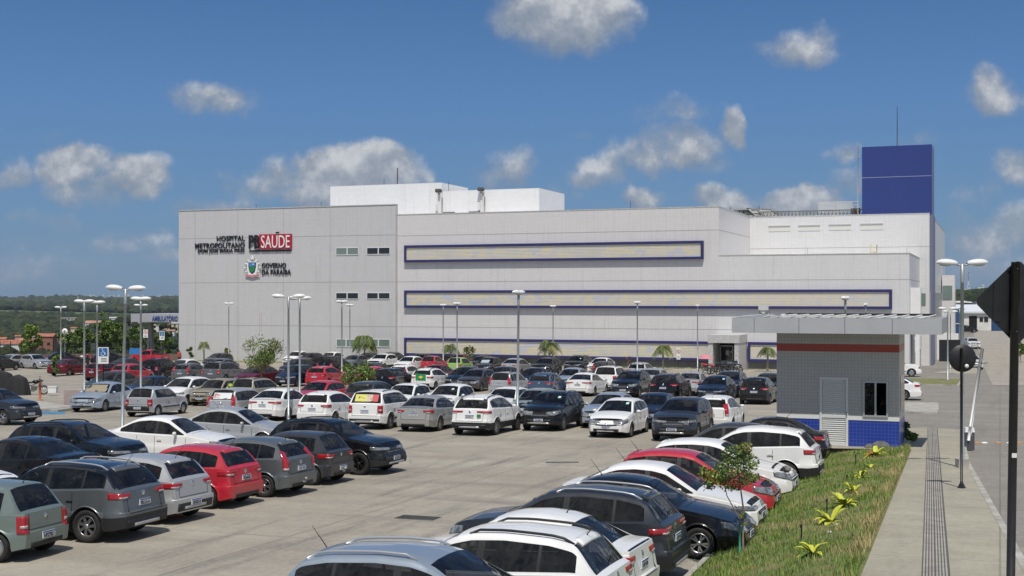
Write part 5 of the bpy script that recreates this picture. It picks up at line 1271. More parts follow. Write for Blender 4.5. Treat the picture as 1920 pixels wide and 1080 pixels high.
OVR = {  # special looks for single cars, by a phrase of their label
 'folded sunshade': dict(style=3, head=0, tail=0, plate='OGA2B17'), 'three-door hatchback with black rear bumper': dict(style=2, tail=1, head=1, plast_bumper=True, door2=True),
 'silver wagon with a white 22': dict(style=2, tail=2, head=1, rails=0), 'white suv with a yellow': dict(style=0, head=1, tail=1, clad=1, rails=1),
 'faded brown roof': dict(style=1, head=0, tail=0), 'white suv with black lower bumper': dict(style=1, head=2, tail=3, clad=2, rails=1, plate='RLX7A17'),
 'black suv facing the lane': dict(style=0, head=0, tail=0, clad=2, rails=2, plate='QSH0B42'), 'white hatchback facing the lane': dict(style=1, head=0, tail=0, var=2, plate='PXX2W17'),
 'dark graphite suv facing': dict(style=0, head=2, tail=0, clad=2, rails=0, plate='RIV3C62'), 'beige grey wagon': dict(style=2, head=1, tail=1, rails=1),
 'grey hatchback with tall vertical': dict(style=1, head=0, tail=2), 'tall red tail lamps seen behind': dict(style=1, head=0, tail=2), 'white tall hatchback with black roof rails': dict(style=0, head=0, tail=0, rails=1, clad=1),
 'left neighbour of the white suv': dict(style=0, head=0, tail=0), 'next to the silver wagon with the 22': dict(style=0, head=0, tail=3)}
BYLABEL = {}
for (x, y, h, kind, pk, label) in TABLE:
    kw = None
    for k, v in OVR.items():
        if k in label: kw = v
    if kw is None: kw = options(kind, pk)
    c = put(kind, pk, x, y, h, label, **kw); BYLABEL[label] = c
def find(ph): return next(c for l, c in BYLABEL.items() if ph in l)
# left front row, tails toward the lane (rear axle point, heading)
G1 = 'cars in the left front row'
def front(kind, pk, ax, ay, h, off, label, **kw):
    a = R(h); return put(kind, pk, ax + off * sin(a), ay + off * cos(a), h, label, group=kw.pop('group', G1), **kw)
front('oldhatch', 'sage', -9.64, 25.3, 285, 1.4, 'old square grey green hatchback, nearest car at the left edge of the photo', style=2, tail=1, head=1, plate='NPZ7B31')
front('suv', 'mid_grey', -8.5, 27.6, 288, 1.48, 'grey suv with black roof and silver roof rails beside the old square hatchback', style=1, tail=0, head=0, clad=2, rails=2, blackroof=True, plate='PEU1A16')
front('hatch', 'silver', -7.95, 30.0, 290, 1.42, 'silver hatchback between the grey suv with black roof and a red hatchback', style=3, tail=0, head=0, clad=1, plate='QFG3D18')
front('hatch', 'red', -7.16, 32.45, 290, 1.5, 'red hatchback in the left front row with rear toward the lane', style=1, tail=0, head=0, plate='PDJ4H05', rim=None)
front('hatch', 'mid_grey', -6.13, 34.6, 291, 1.48, 'grey hatchback with tall red lamps and tow ball beside the red hatchback', style=0, tail=2, head=0, towball=True)
front('oldhatch', 'dark_grey', -5.4, 37.1, 291, 1.35, 'dark grey older hatchback with tow ball, next to the black suv with black wheels', style=1, tail=0, head=1, towball=True)
front('suv', 'black', -4.37, 39.7, 112, -1.3, 'black suv with black wheels at the far end of the left front row', style=0, tail=0, head=2, clad=2, rails=1, rim=M_rimd, plate='RLV2C05')
G2 = 'cars nose to nose behind the left front row'
put('hatch', 'white', -14.15, 31.6, 108, 'white car of which only the bonnet shows behind the grey suv with black roof', group=G2, style=0, tail=0, head=0)
put('sedan', 'black', -13.8, 35.4, 290, 'black sedan with red tail lamps behind the silver hatchback, cut by the left edge', group=G2, style=0, tail=3, head=0)
put('suv', 'black_blue', -13.3, 39.0, 108, 'black suv with its windscreen to the right, behind the black sedan at left', group=G2, style=0, tail=0, head=2, clad=1, rails=1)
put('sedan', 'white', -11.5, 43.2, 104, 'white sedan seen from its right side behind the tall lamp post', group=G2, style=0, tail=3, head=0)
put('sedan', 'silver', -10.2, 47.6, 104, 'silver sedan seen from its right side behind the white sedan by the tall lamp post', group=G2, style=2, tail=0, head=1)
put('suv', 'graphite', -24.1, 59.4, 112, 'dark grey suv whose nose enters at the left edge near the blue floor marking', group=G2, style=0, tail=0, head=2, clad=1, rails=0)
G3 = 'cars parked along the grass bank'
put('suv', 'steel', -1.02, 16.9, 109, 'silver blue suv with dark glass roof and silver rails, cut by the bottom edge', group=G3, style=0, tail=0, head=0, clad=1, rails=2, nohandle=True)
put('suv', 'white', -.42, 19.0, 290, 'white suv with black roof rails and dark spoiler, second from the bottom edge', group=G3, style=1, tail=0, head=0, clad=1, rails=1)
put('sedan', 'white', .10, 21.4, 291, 'white sedan with red tail lamps, behind the white suv with black rails', group=G3, style=0, tail=0, head=0)
put('suv', 'graphite', 1.0, 23.6, 290, 'dark grey suv with silver roof rails, tail toward the grass', group=G3, style=0, tail=3, head=0, clad=2, rails=2)
put('sedan', 'black', 2.68, 26.2, 110, 'black sedan with its nose to the grass beside the dark grey suv', group=G3, style=0, tail=0, head=0)
put('sedan', 'white', 3.4, 28.7, 110, 'white sedan with its nose to the grass between a black sedan and a red hatchback', group=G3, style=0, tail=3, head=2, trim='white')
put('hatch', 'red', 4.5, 31.3, 110, 'red hatchback with its nose to the grass behind the young tree', group=G3, style=0, tail=0, head=0)
put('hatch', 'white', 5.6, 34.3, 110, 'white small hatchback with its nose to the grass behind the crown of the young tree', group=G3, style=0, tail=0, head=0, clad=1)
put('suv', 'white', 6.85, 37.4, 290, 'white suv with tail toward the grass, the white one nearest the guard house door', group=G3, style=1, tail=0, head=0, clad=2, rails=0)
put('hatch', 'dark_grey', 6.55, 40.2, 290, 'dark car with its windscreen just left of the white suv near the guard house', group=G3, style=0, tail=0, head=0)
put('sedan', 'black', 8.35, 42.8, 290, 'black sedan with its tail toward the grass, closest to the guard house wall', group=G3, style=0, tail=0, head=0)
# cars beyond the guard house
G4 = 'cars on the street beyond the guard house'
put('hatch', 'white', 47.2, 131, 188, 'white hatchback facing the camera on the street, behind the black round sign', group=G4, style=0, tail=0, head=0, z=zs(131))
put('hatch', 'white', 50.6, 142, 188, 'white car directly behind the first white hatchback on the street', group=G4, style=0, tail=0, head=2, z=zs(142))
put('suv', 'white', 68.6, 190, 190, 'white suv facing the camera alone further up the street', group=G4, style=0, tail=0, head=0, clad=1, rails=0, z=.0)
put('suv', 'black', 98.5, 276, 95, 'black pickup shaped car parked by the white house at the end of the street', group=G4, style=0, tail=0, head=0, clad=1, rails=0, z=.0)
put('sedan', 'white', 22.9, 78.5, 290, 'white sedan with a red tail lamp just past the guard house corner', group=G4, style=0, tail=0, head=0)
put('duster', 'white', 34.0, 113, 105, 'white van with black bumper beside the hospital flank', group=G4, style=2, tail=1, head=1, clad=1, rails=0)
pk_ = put('pickup', 'red', *(at(281, 657, 1.5)), 292, 'red pickup truck with black sports bar near the AMBULATÓRIO canopy', style=0, tail=1, head=0)
# windscreen sunshade, posters and stickers
def on_glass(car, fn, name, mt, label, cat):
    pass
def decal(car, target, x0, x1, z0, z1, name, mt, label, cat, front=False, nu=8, nv=4):
    """thin sheet stuck on the outside of the glass"""
    me = next(o for o in car.children if o.name.startswith(target)).data
    bv = BVHTree.FromPolygons([v.co for v in me.vertices], [p.vertices[:] for p in me.polygons])
    P = []
    for i in range(nu + 1):
        for j in range(nv + 1):
            z = lerp(z0, z1, j / nv); h = bv.ray_cast(Vector((lerp(x0, x1, i / nu), 4 if front else -4, z)), Vector((0, -1 if front else 1, 0)), 8)
            P.append(h[0] + Vector((0, .006 if front else -.006, .004)) if h[0] else None)
    if any(p is None for p in P): P = [p or next(q for q in P if q) for p in P]
    mb = MB(); mb.add(P, [(i * (nv + 1) + j, (i + 1) * (nv + 1) + j, (i + 1) * (nv + 1) + j + 1, i * (nv + 1) + j + 1) for i in range(nu) for j in range(nv)], 0, True)
    o = mb.build(name, mt, car); return o
c = find('folded sunshade'); M_sh = mat('sunshade_foil', (.36, .31, .22), .45, .3)
decal(c, 'windscreen', -.60, .60, 1.02, 1.36, 'sunshade', M_sh, '', '', True)
c = find('black sedan with a silver sunshade'); decal(c, 'windscreen', -.35, .45, 1.05, 1.30, 'sunshade', mat('sunshade_silver', (.60, .68, .68), .3, .4), '', '', True)
c = find('white 22 poster'); M_post = mat('poster_white', (.66, .68, .70), .6)
p_ = decal(c, 'rear_window', -.45, .50, 1.05, 1.33, 'poster', M_post, '', '')
decal(c, 'rear_window', -.42, -.12, 1.08, 1.30, 'poster_picture', mat('poster_pink', (.45, .22, .20), .6), '', '')
text('poster_number', '22', .30, mat('poster_blue', (.02, .05, .30), .6), c, Matrix.Translation((.17, -1.93, 1.09)) @ Matrix.Rotation(R(62), 4, 'X'), off=.012, ext=.002, align='CENTER')
c = find('yellow and red poster')
decal(c, 'rear_window', -.55, .0, 1.22, 1.52, 'poster', mat('poster_yellow', (.66, .62, .18), .6), '', ''); decal(c, 'rear_window', .28, .55, 1.22, 1.52, 'poster', mat('poster_red', (.55, .10, .11), .6), '', '')
decal(c, 'rear_window', .0, .28, 1.22, 1.52, 'poster', mat('poster_pale', (.60, .50, .40), .6), '', ''); decal(c, 'rear_window', -.42, -.10, 1.33, 1.43, 'poster_word', M_ink, '', '')
for s_, q in ((.06, 1.40), (.22, 1.38)): decal(c, 'rear_window', s_ - .05, s_ + .05, q - .07, q + .07, 'poster_face', mat('poster_skin', (.35, .18, .12), .6), '', '', nu=2, nv=2)
c = find('black lower bumper and small green')
mb = MB(); mb.box((.42, -2.135, .84), (.17, .02, .12)); mb.build('sticker', mat('sticker_green', (.04, .22, .05), .6), c)
for ph, x_ in (('black suv facing the lane', .42), ('white hatchback facing the lane', .42), ('green windscreen sticker, second row', .35), ('xx', .3), ('tall black suv with green', .45), ('dark navy sedan seen from the front beside', .5)):
    try:
        c = find(ph); sp_h = 1.28 if 'hatch' in c.name or 'sedan' in c.name else 1.36
        decal(c, 'windscreen', -x_ - .06, -x_ + .06, sp_h, sp_h + .07, 'sticker', mat('sticker_mint', (.45, .72, .62), .5), '', '', True, 2, 2)
    except StopIteration: pass
c = find('faded brown roof')
# sun-bleached roof: the roof skin itself is brown
for o in c.children:
    if o.name.startswith('body'):
        me = o.data.copy(); o.data = me; me.materials.append(paint('brown_roof')); k = len(me.materials) - 1
        for p in me.polygons:
            if p.center.z > 1.36 and p.normal.z > .8: p.material_index = k
        o.material_slots[0].link = 'OBJECT'; o.material_slots[0].material = paint('silver_tan')
# dark glass roof of the nearest suv
for o in S.objects:
    if o.get('label', '').startswith('silver blue suv with dark glass roof'):
        b = next(q for q in o.children if q.name.startswith('body')); me = b.data.copy(); b.data = me; me.materials.append(mat('roof_glass', (.006, .009, .014), .10, spec=.07)); k = len(me.materials) - 1
        for p in me.polygons:
            if p.normal.z > .86 and p.center.z > 1.5 and -1.0 < p.center.y < 1.1 and abs(p.center.x) < .56: p.material_index = k
        b.material_slots[0].link = 'OBJECT'; b.material_slots[0].material = paint('steel')
# green flags on two cars
def flag(loc, label, s=.42):
    f = empty('flag', loc); tag(f, label, 'flag')
    mb = MB(); mb.tube([(0, 0, 0), (.02, 0, s * 1.25)], .008, 5); mb.build('flag_stick', M_white, f)
    mb = MB(); P = [(.02 + s * .95 * i / 8, .04 * sin(i * 1.1), s * (.55 + .65 * j / 4) - .03 * i / 8) for i in range(9) for j in range(5)]
    mb.add(P, [(i * 5 + j, (i + 1) * 5 + j, (i + 1) * 5 + j + 1, i * 5 + j + 1) for i in range(8) for j in range(4)], 0, True)
    mb.build('flag_cloth', mat('flag_green', (.02, .26, .09), .7), f)
    mb = MB(); cx, cz = .02 + s * .48, s * .86
    mb.add([(cx - .13, -.05, cz), (cx, -.055, cz - .09), (cx + .13, -.05, cz), (cx, -.045, cz + .09)], [(0, 1, 2, 3)]); mb.build('flag_emblem', mat('flag_yellow', (.65, .55, .08), .7), f)
x_, y_ = at(780, 722, 1.45); flag((x_, y_ - .5, zp(y_) + 1.42), 'green flag with yellow diamond on the roof edge of a white hatchback', .55)
x_, y_ = at(431, 724, 1.45); flag((x_ + .1, y_ - 1.0, zp(y_) + 1.32), 'small green flag above the 22 poster on the silver wagon', .3)
# ================= lamp posts =================
M_head_w = mat('lamp_head_white', (.74, .75, .74), .35); M_lens = mat('lamp_glass', (.35, .37, .37), .2, .1)
def lamp(x, d, top, span, ang, label, lean=0., z0=None, single=False):
    z0 = gz(x, d) if z0 is None else z0; e = empty('lamp_post', (x, d, z0)); h = top - z0
    tag(e, label, 'lamp post', 'lamp posts with twin white heads'); e.rotation_euler = (0, lean, ang)
    mb = MB(); mb.tube([(0, 0, 0), (0, 0, h * .55), (0, 0, h - .12)], [.065, .055, .045], 10); mb.lathe([(.14, 0), (.14, .02), (.08, .05), (.066, .25)], 10); mb.lathe([(.06, h - .62), (.06, h - .1), (.0, h - .08)], 10); mb.build('pole', M_pole, e)
    for s_ in (-1, 1):
        mb = MB(); a = span / 2; mb.tube([(0, 0, h - .14), (s_ * (a - .52), 0, h - .10)], .025, 6); mb.build('arm', M_pole, e)
        mb = MB(); n = 12; prof_ = [(0, .05), (.05, .10), (.16, .13), (.30, .145), (.44, .13), (.55, .085), (.62, .0)]; V_ = []
        for (q, r) in prof_:
            for k in range(n):
                t = 2 * pi * k / n; V_.append((s_ * (a - .60 + q), r * cos(t), h - .08 + (.85 if sin(t) > 0 else .5) * r * sin(t) + .03 * q / .6))
        mb.add(V_, [(i * n + k, i * n + (k + 1) % n, (i + 1) * n + (k + 1) % n, (i + 1) * n + k) for i in range(6) for k in range(n)], 0, True); o = mb.build('lamp_head', M_head_w, e); recalc(o)
        mb = MB(); mb.ball((s_ * (a - .28), 0, h - .105), (.20, .085, .05), 0, 10, 6); mb.build('lamp_lens', M_lens, o)
def lp(px, top, label, L=6.0, span=1.5, ang=0., lean=0., d=None):
    if d is None: d = (L - 4.6) / (.021 + (558 - top) / F)
    z = EYE + (558 - top) * d / F; x = (px - 960) / F * d; lamp(x, d, z, span, ang, label, lean)
lp(228, 537, 'tall lamp post standing between the white sedan and the silver hatchback on the left', 5.95, 1.42, 0, R(1.4))
lp(541, 553, 'lamp post rising beside the white sedan tail, left one of a close pair', 6.0, 1.6, .1)
lp(562, 557, 'lamp post just behind and right of the first one of the close pair', 6.0, 1.2, .2)
lp(158, 563, 'lamp post in front of the dark red sedan at the left', 6.0, 1.15, .1)
lp(182, 565, 'thin lamp post directly behind the blue wheelchair sign', 6.0, .95, .3)
lp(264, 558, 'lamp post between the bright red hatchback and the black square suv', 6.0, 1.05, .1)
lp(264, 571, 'far lamp post lined up behind the one by the black square suv', 6.6, 1.4, 0, d=128)
lp(114, 575, 'distant lamp post beside the round E sign', 6.6, 1.25, 0, d=128)
lp(429, 568, 'lamp post close to the blank hospital wall, left of the leafy tree', 6.0, 1.15, 0, d=141)
lp(641, 564, 'lamp post in front of the small windows, left of its shorter neighbour', 6.4, 1.0, .5)
lp(656, 571, 'shorter looking lamp post beside the bushy palm', 6.8, .95, .5, d=136)
lp(831, 571, 'thin lamp post by the palm at the left end of the louvre band', 6.8, .85, .6, d=134)
lp(857, 568, 'lamp post between the lime hatchback and the palm', 6.4, .85, .7)
lp(970, 546, 'lamp post in the middle of the lot, rising over the white suv roof', 6.0, .85, .9, R(.9), d=56.5)
lp(1037, 573, 'lamp post next to the central palm', 6.8, .8, .6, d=132)
lp(1195, 566, 'lamp post right of the tall black suv', 6.4, .85, .7)
lp(1308, 572, 'lamp post left of the hospital entrance', 6.8, .7, .9, d=130)
lp(1585, 557, 'lamp post showing above the guard house canopy, the larger of two', 6.0, .8, .9, d=62)
lp(1623, 570, 'small far lamp post above the guard house canopy', 6.4, .7, .9, d=92)
x_, d_ = (1804 - 960) / F * 36.5, 36.5; lamp(x_, d_, EYE + (558 - 489) * d_ / F, 1.48, 0, 'tall lamp post on the pavement behind the round black sign')
mb = MB(); mb.box((x_, d_, zs(d_) + .12), (.3, .3, .26)); o = mb.build('lamp_base_block', M_kerb); tag(o, 'small concrete block at the foot of the pavement lamp post', 'block')
for px, top, d, lb in ((1777, 577, 100, 'near lamp post of the street cluster by the blue wall'), (1782, 583, 128, 'second lamp post of the street cluster by the blue wall'), (1799, 578, 150, 'third lamp post of the street cluster, partly behind the pavement post'), (1839, 566, 175, 'far lamp post with heads seen beside the pavement lamp post')):
    x = (px - 960) / F * d
    if px == 1839: x = (1803 - 960) / F * d
    lamp(x, d, EYE + (558 - top) * d / F, 1.5, 0, lb, z0=max(0, zs(d)))
# ================= signs =================
def sign_post(name, x, d, h, w, hh, label, cat, face=None, mt=M_white, r=.03, z0=None, back=M_blackp, rz=0.):
    z0 = gz(x, d) if z0 is None else z0; e = empty(name, (x, d, z0), rz); tag(e, label, cat)
    mb = MB(); mb.tube([(0, 0, 0), (0, 0, h + (hh * .1))], r, 8); mb.build('post', back, e)
    mb = MB(); mb.box((0, -r - .012, h + hh / 2), (w, .012, hh)); pl = mb.build('sign_plate', mt, e)
    if face: face(e, pl, h, w, hh, -r - .02)
    return e
M_sb = mat('sign_blue', (.02, .13, .38), .4)
def wheelchair(m, cx, cz, s, y):
    m.ball((cx - .10 * s, y, cz + .36 * s), (.065 * s, .004, .065 * s), 0, 10, 6)
    m.tube([(cx - .09 * s, y, cz + .26 * s), (cx - .05 * s, y, cz - .02 * s), (cx + .16 * s, y, cz - .02 * s), (cx + .25 * s, y, cz - .26 * s), (cx + .33 * s, y, cz - .23 * s)], .035 * s, 6)
    m.tube([(cx - .08 * s, y, cz + .14 * s), (cx + .14 * s, y, cz + .13 * s)], .028 * s, 5)
    m.tube([(cx + (-.03 + .23 * cos(R(a))) * s, y, cz + (-.17 + .23 * sin(R(a))) * s) for a in range(120, 385, 20)], .032 * s, 5)
def wc_face(e, pl, h, w, hh, y):
    mb = MB(); mb.box((0, y, h + hh * .70), (w * .82, .006, hh * .50)); b = mb.build('blue_panel', M_sb, pl)
    mb = MB(); wheelchair(mb, 0, h + hh * .70, w * .80, y - .006); mb.build('wheelchair_symbol', M_wh, pl)
    mb = MB()
    for k in range(3): mb.box((.04, y, h + hh * (.32 - .085 * k)), (w * .55, .004, hh * .035))
    mb.lathe([(.001, 0), (.04, 0), (.04, .004), (.001, .004)], 10, 0, 'Z'); 
    mb.build('sign_text', M_ink, pl)
x_, d_ = (194 - 960) / F * 74.5, 74.5
zt = EYE + (558 - 651) * d_ / F; zb_ = EYE + (558 - 682) * d_ / F
sign_post('parking_sign', x_, d_, zb_ - gz(x_, d_), .62, zt - zb_, 'white sign with blue wheelchair panel in front of the dark red hatchback', 'sign', wc_face)
d_ = 139.; x_ = (304 - 960) / F * d_; zt = EYE + (558 - 621) * d_ / F; zb_ = EYE + (558 - 637.5) * d_ / F
sign_post('parking_sign', x_, d_, zb_, .55, zt - zb_, 'far white sign with blue wheelchair panel under the AMBULATÓRIO canopy', 'sign', wc_face, z0=0)
def nopark(e, pl, h, w, hh, y):
    mb = MB(); mb.tube([(.18 * cos(R(a)), y, h + hh * .68 + .18 * sin(R(a))) for a in range(0, 361, 24)], .025, 5); mb.tube([(-.12, y, h + hh * .68 + .12), (.12, y, h + hh * .68 - .12)], .02, 5); mb.build('prohibition_ring', mat('sign_red', (.5, .03, .03), .5), pl)
    text('letters', 'E', .24, M_ink, pl, Matrix.Translation((0, y - .002, h + hh * .60)) @ Matrix.Rotation(pi / 2, 4, 'X'), align='CENTER', ext=.001)
    mb = MB(); mb.box((0, y, h + hh * .22), (w * .6, .004, .05)); mb.box((0, y, h + hh * .12), (w * .5, .004, .04)); mb.build('sign_text', M_ink, pl)
d_ = 137.; x_ = (273 - 960) / F * d_; zt = EYE + (558 - 618) * d_ / F; zb_ = EYE + (558 - 633) * d_ / F
sign_post('parking_sign', x_, d_, zb_, .50, zt - zb_, 'white no parking sign with red ring left of the round canopy column', 'sign', nopark, z0=0)
d_ = 132.; x_ = (1272 - 960) / F * d_; zt = EYE + (558 - 652) * d_ / F; zb_ = EYE + (558 - 674) * d_ / F
sign_post('parking_sign', x_, d_, zb_ - gz(x_, d_), .40, zt - zb_, 'narrow white sign with red ring beside a palm near the entrance', 'sign', nopark)
# round E sign
d_ = 150.; x_ = (121.5 - 960) / F * d_; z_ = EYE + (558 - 621.5) * d_ / F; e = empty('round_sign', (x_, d_, -.2)); tag(e, 'round white sign with a black E on a post at the far left', 'sign')
mb = MB(); mb.tube([(0, .05, 0), (0, .05, z_ + .2)], .04, 6); mb.build('post', M_pole, e)
mb = MB(); mb.lathe([(.001, 0), (.36, 0), (.36, .02), (.001, .02)], 20, 0, 'Z'); o = mb.build('sign_plate', M_white, e); o.rotation_euler = (pi / 2, 0, 0); o.location = (0, 0, z_ + .2)
text('letters', 'E', .46, M_ink, e, Matrix.Translation((0, -.03, z_ + .03)) @ Matrix.Rotation(pi / 2, 4, 'X'), align='CENTER', ext=.002, off=.01)
# black sign backs on the right
d_ = 31.; x_ = (1806 - 960) / F * d_; z0 = zs(d_); e = empty('traffic_sign', (x_, d_, z0)); tag(e, 'back of a round black traffic sign on a black post, standing on the pavement', 'traffic sign')
zc = EYE + (558 - 672) * d_ / F - z0
mb = MB(); mb.tube([(-.04, 0, 0), (-.04, 0, zc + .25)], .032, 10); mb.lathe([(.11, .0), (.10, .02), (.04, .13), (.032, .2)], 4, c=(-.04, 0, 0), smooth=False); mb.build('post', M_blackp, e)
mb = MB(); mb.lathe([(.001, 0), (.33, 0), (.335, .008), (.33, .016), (.001, .016)], 40, 0, 'Z'); o = mb.build('sign_plate', M_blackp, e); o.rotation_euler = (pi / 2, 0, 0); o.location = (0, .055, zc)
mb = MB(); mb.lathe([(.001, 0), (.05, 0), (.05, .004), (.001, .004)], 16, 0, 'Z'); o2 = mb.build('sticker', M_white, e); o2.rotation_euler = (pi / 2, 0, 0); o2.location = (.10, .036, zc - .19)
d_ = 12.8; x_ = (1892 - 960) / F * d_; z0 = zs(d_); e = empty('traffic_sign', (x_, d_, z0)); tag(e, 'back of a large diamond shaped black traffic sign on the nearest black post', 'traffic sign'); e.rotation_euler = (0, R(.9), 0)
zc = EYE + (558 - 566) * d_ / F - z0
mb = MB(); mb.tube([(0, 0, 0), (0, 0, zc + .40)], .043, 12); mb.build('post', M_blackp, e)
mb = MB(); s_ = .41; P_ = []
for k in range(4):
    for q in (-14, 0, 14):
        a = R(90 * k + q * .35); rr = s_ * (.985 if q else 1.0); P_.append((rr * cos(a) + .045, rr * sin(a) + zc))
P_ = [(x, z) for x, z in P_]
mb.add([(x, .055, z) for x, z in P_] + [(x, .063, z) for x, z in P_], [tuple(range(12)), tuple(range(12, 24))[::-1]] + [(i, 12 + i, 12 + (i + 1) % 12, (i + 1) % 12) for i in range(12)]); o = mb.build('sign_plate', M_blackp, e); recalc(o)
mb = MB(); mb.box((-.16, .050, zc), (.08, .006, .40)); mb.box((0, .048, zc + .33), (.12, .02, .03)); mb.box((0, .048, zc - .30), (.12, .02, .03)); mb.ball((0, -.046, zc + .33), .013, 0, 8, 5); mb.ball((0, -.046, zc - .30), .013, 0, 8, 5); mb.build('bracket', M_blackp, e)
mb = MB(); mb.lathe([(.001, 0), (.05, 0), (.05, .003), (.001, .003)], 16, 0, 'Z'); o2 = mb.build('sticker', M_white, e); o2.rotation_euler = (pi / 2, 0, 0); o2.location = (.17, .05, zc - .17)
mb = MB(); mb.box((0, -.044, EYE + (558 - 853) * d_ / F - z0), (.05, .004, .045)); mb.build('sticker', M_white, e)
# ================= barrier =================
d_ = 44.5; x_ = (1816 - 960) / F * d_; z0 = zs(d_) - .10; e = empty('barrier_gate', (x_, d_, z0)); tag(e, 'parking barrier with grey cabinet, white top and its white arm raised', 'barrier gate')
mb = MB(); mb.box((0, 0, .30), (.32, .28, .62)); mb.build('cabinet', mat('cabinet_grey', (.075, .08, .09), .5), e)
mb = MB(); mb.box((0, 0, .69), (.34, .30, .16), 0, taper=.85); mb.build('cabinet_top', M_white, e)
mb = MB(); mb.box((0, -.15, .50), (.16, .01, .05)); mb.build('label_plate', M_pole, e)
a0 = Vector((-.06, -.17, .45)); a1 = Vector((.40, -.17, 3.55)); mb = MB(); mb.tube([a0, a1], .036, 6); mb.tube([a0 + Vector((.09, 0, .1)), a1 + Vector((.06, 0, -.03))], .018, 5, 1); mb.tube([a0 - Vector((0, 0, .12)), a0 + (a1 - a0) * .12], .05, 6); mb.build('arm', [M_white, M_pole], e)
# orange and white lane divider humps
cols = [mat('hump_orange', (.50, .22, .05), .7), M_white]
for k, px in enumerate((1833, 1846, 1872, 1893, 1911, 1930)):
    d_ = 48.; x_ = (px - 960) / F * d_; mb = MB(); mb.ball((0, 0, 0), (.13, .09, .045), 0, 12, 6)
    o = mb.build('lane_stud', cols[k % 2], None, (x_, d_, zs(d_) - .13)); tag(o, ['orange painted lane stud nearest to the barrier cabinet', 'white lane stud next to the orange one by the barrier', 'orange lane stud left of the black post', 'white lane stud just left of the black post', 'orange lane stud right of the black post', 'white lane stud at the right edge'][k], 'lane stud', 'painted lane studs across the road')
# ================= islands beyond the guard house =================
def island(pts, h, name, top, label=None):
    z = min(gz(x, d) for x, d in pts) if 0 else sum(zp(d) for x, d in pts) / len(pts)
    mb = MB(); mb.prism(pts, -.1, h, 0)
    c = Vector((sum(p[0] for p in pts) / len(pts), sum(p[1] for p in pts) / len(pts)))
    mb.prism([tuple(c + (Vector(p) - c) * .90) for p in pts], h - .02, h + .02, 1)
    o = mb.build(name, [M_kerb, top]); o.location = (0, 0, z); o['kind'] = 'structure'
island([(at(1692, 722)[0], 97), (at(1780, 722)[0] + .2, 95), (at(1780, 722)[0] + 3.0, 102), (at(1692, 722)[0] + 2.2, 103)], .16, 'traffic_island', M_grassb)
island([(at(1690, 775)[0], 66), (at(1738, 775)[0] + .3, 65.2), (at(1755, 770)[0], 67.5), (at(1755, 765)[0] + .6, 71.5), (at(1690, 760)[0], 72)], .15, 'traffic_island', M_kerb)
island([(at(1700, 700)[0], 116), (at(1788, 700)[0], 113), (at(1788, 700)[0] + 8, 136), (at(1760, 690)[0] + 8, 142)], .12, 'side_pavement', M_pave)
# planted island, bollard and wall block at left
i0 = [at(22, 765), at(128, 775), at(140, 752), at(60, 742)]
island([(-31.5, 70.5), (-23.8, 66.8), (-23.2, 68.4), (-28.5, 74.2), (-33.5, 76)], .22, 'kerb_island', M_kerb)
x_, y_ = at(75, 751); e = empty('bollard', (x_, y_, zp(y_) + .0)); tag(e, 'orange bollard standing at the corner of the kerb island', 'bollard')
mb = MB(); mb.tube([(0, 0, 0), (0, 0, 1.05)], .075, 12); mb.ball((0, 0, 1.05), (.075, .075, .04)); mb.build('post', mat('bollard_orange', (.42, .10, .05), .6, noise=.15, nscale=6), e); mb = MB(); mb.lathe([(.17, 0), (.15, .05), (.075, .10)], 12); mb.build('base', mat('bollard_foot', (.30, .14, .07), .8), e)
x_, y_ = at(83, 745); e = empty('foam_box', (x_, y_ + 1.5, zp(y_) + .18)); tag(e, 'white foam box standing behind the orange bollard', 'box')
mb = MB(); mb.box((0, 0, .17), (.52, .36, .34), taper=1.06); mb.build('box_body', M_white, e); mb = MB(); mb.box((0, 0, .37), (.58, .42, .06)); mb.build('lid', mat('foam_lid', (.62, .65, .68), .7), e)
d_ = 70.5; xa, xb = (124 - 960) / F * d_, (166 - 960) / F * d_; o = MB(); o.box(((xa + xb) / 2, d_, zp(d_) + .48), (xb - xa + .1, .45, 1.0)); o.box((xb - .14, d_ - .23, zp(d_) + .5), (.2, .012, .95), 1)
o = o.build('low_wall', [mat('pink_grey_plaster', (.36, .33, .32), .8, noise=.1, nscale=1, col2=(.36, .25, .23)), mat('faded_red_stripe', (.34, .14, .12), .8)]); tag(o, 'low grey pink wall block behind the silver blue sedan with the sunshade', 'low wall')
mb = MB(); P_ = [at(68, 777), at(119, 777), at(129, 767), at(92, 767)]; mb.add([(x, y, zp(y) + .006) for x, y in P_], [(0, 1, 2, 3)]); o = mb.build('road_marking', mat('marking_blue', (.07, .20, .33), .8, noise=.3, nscale=2)); o['kind'] = 'structure'
# drain grates
for px, py, w_, l_, lb in ((784, 971, .55, 1.0, 'dark drain grate set in the concrete in the middle of the lane'), (1054, 867, .25, 1.1, 'narrow dark drain slot in the concrete in front of the white hatchback')):
    x_, y_ = at(px, py); e = empty('drain_grate', (x_, y_, zp(y_) + .004), -GA - (R(70) if w_ > .3 else R(-20) + R(20))); tag(e, lb, 'drain grate')
    e.rotation_euler = (R(-1.2), 0, R(-20) if w_ > .3 else R(3)); mb = MB(); mb.box((0, 0, .003), (l_, w_, .006)); mb.build('frame', M_stl, e)
    mb = MB(); [mb.box((-l_ / 2 + .05 + (l_ - .1) * k / 12, 0, .008), (.035, w_ - .06, .006)) for k in range(13)]; mb.build('bar', M_under, e)
x_, y_ = at(757, 869); o = MB(); o.box((0, 0, .07), (.5, .22, .14), taper=.8); o = o.build('wheel_stop', M_kerb, None, (x_, y_, zp(y_))); tag(o, 'small concrete wheel stop in front of the black suv with black wheels', 'wheel stop')

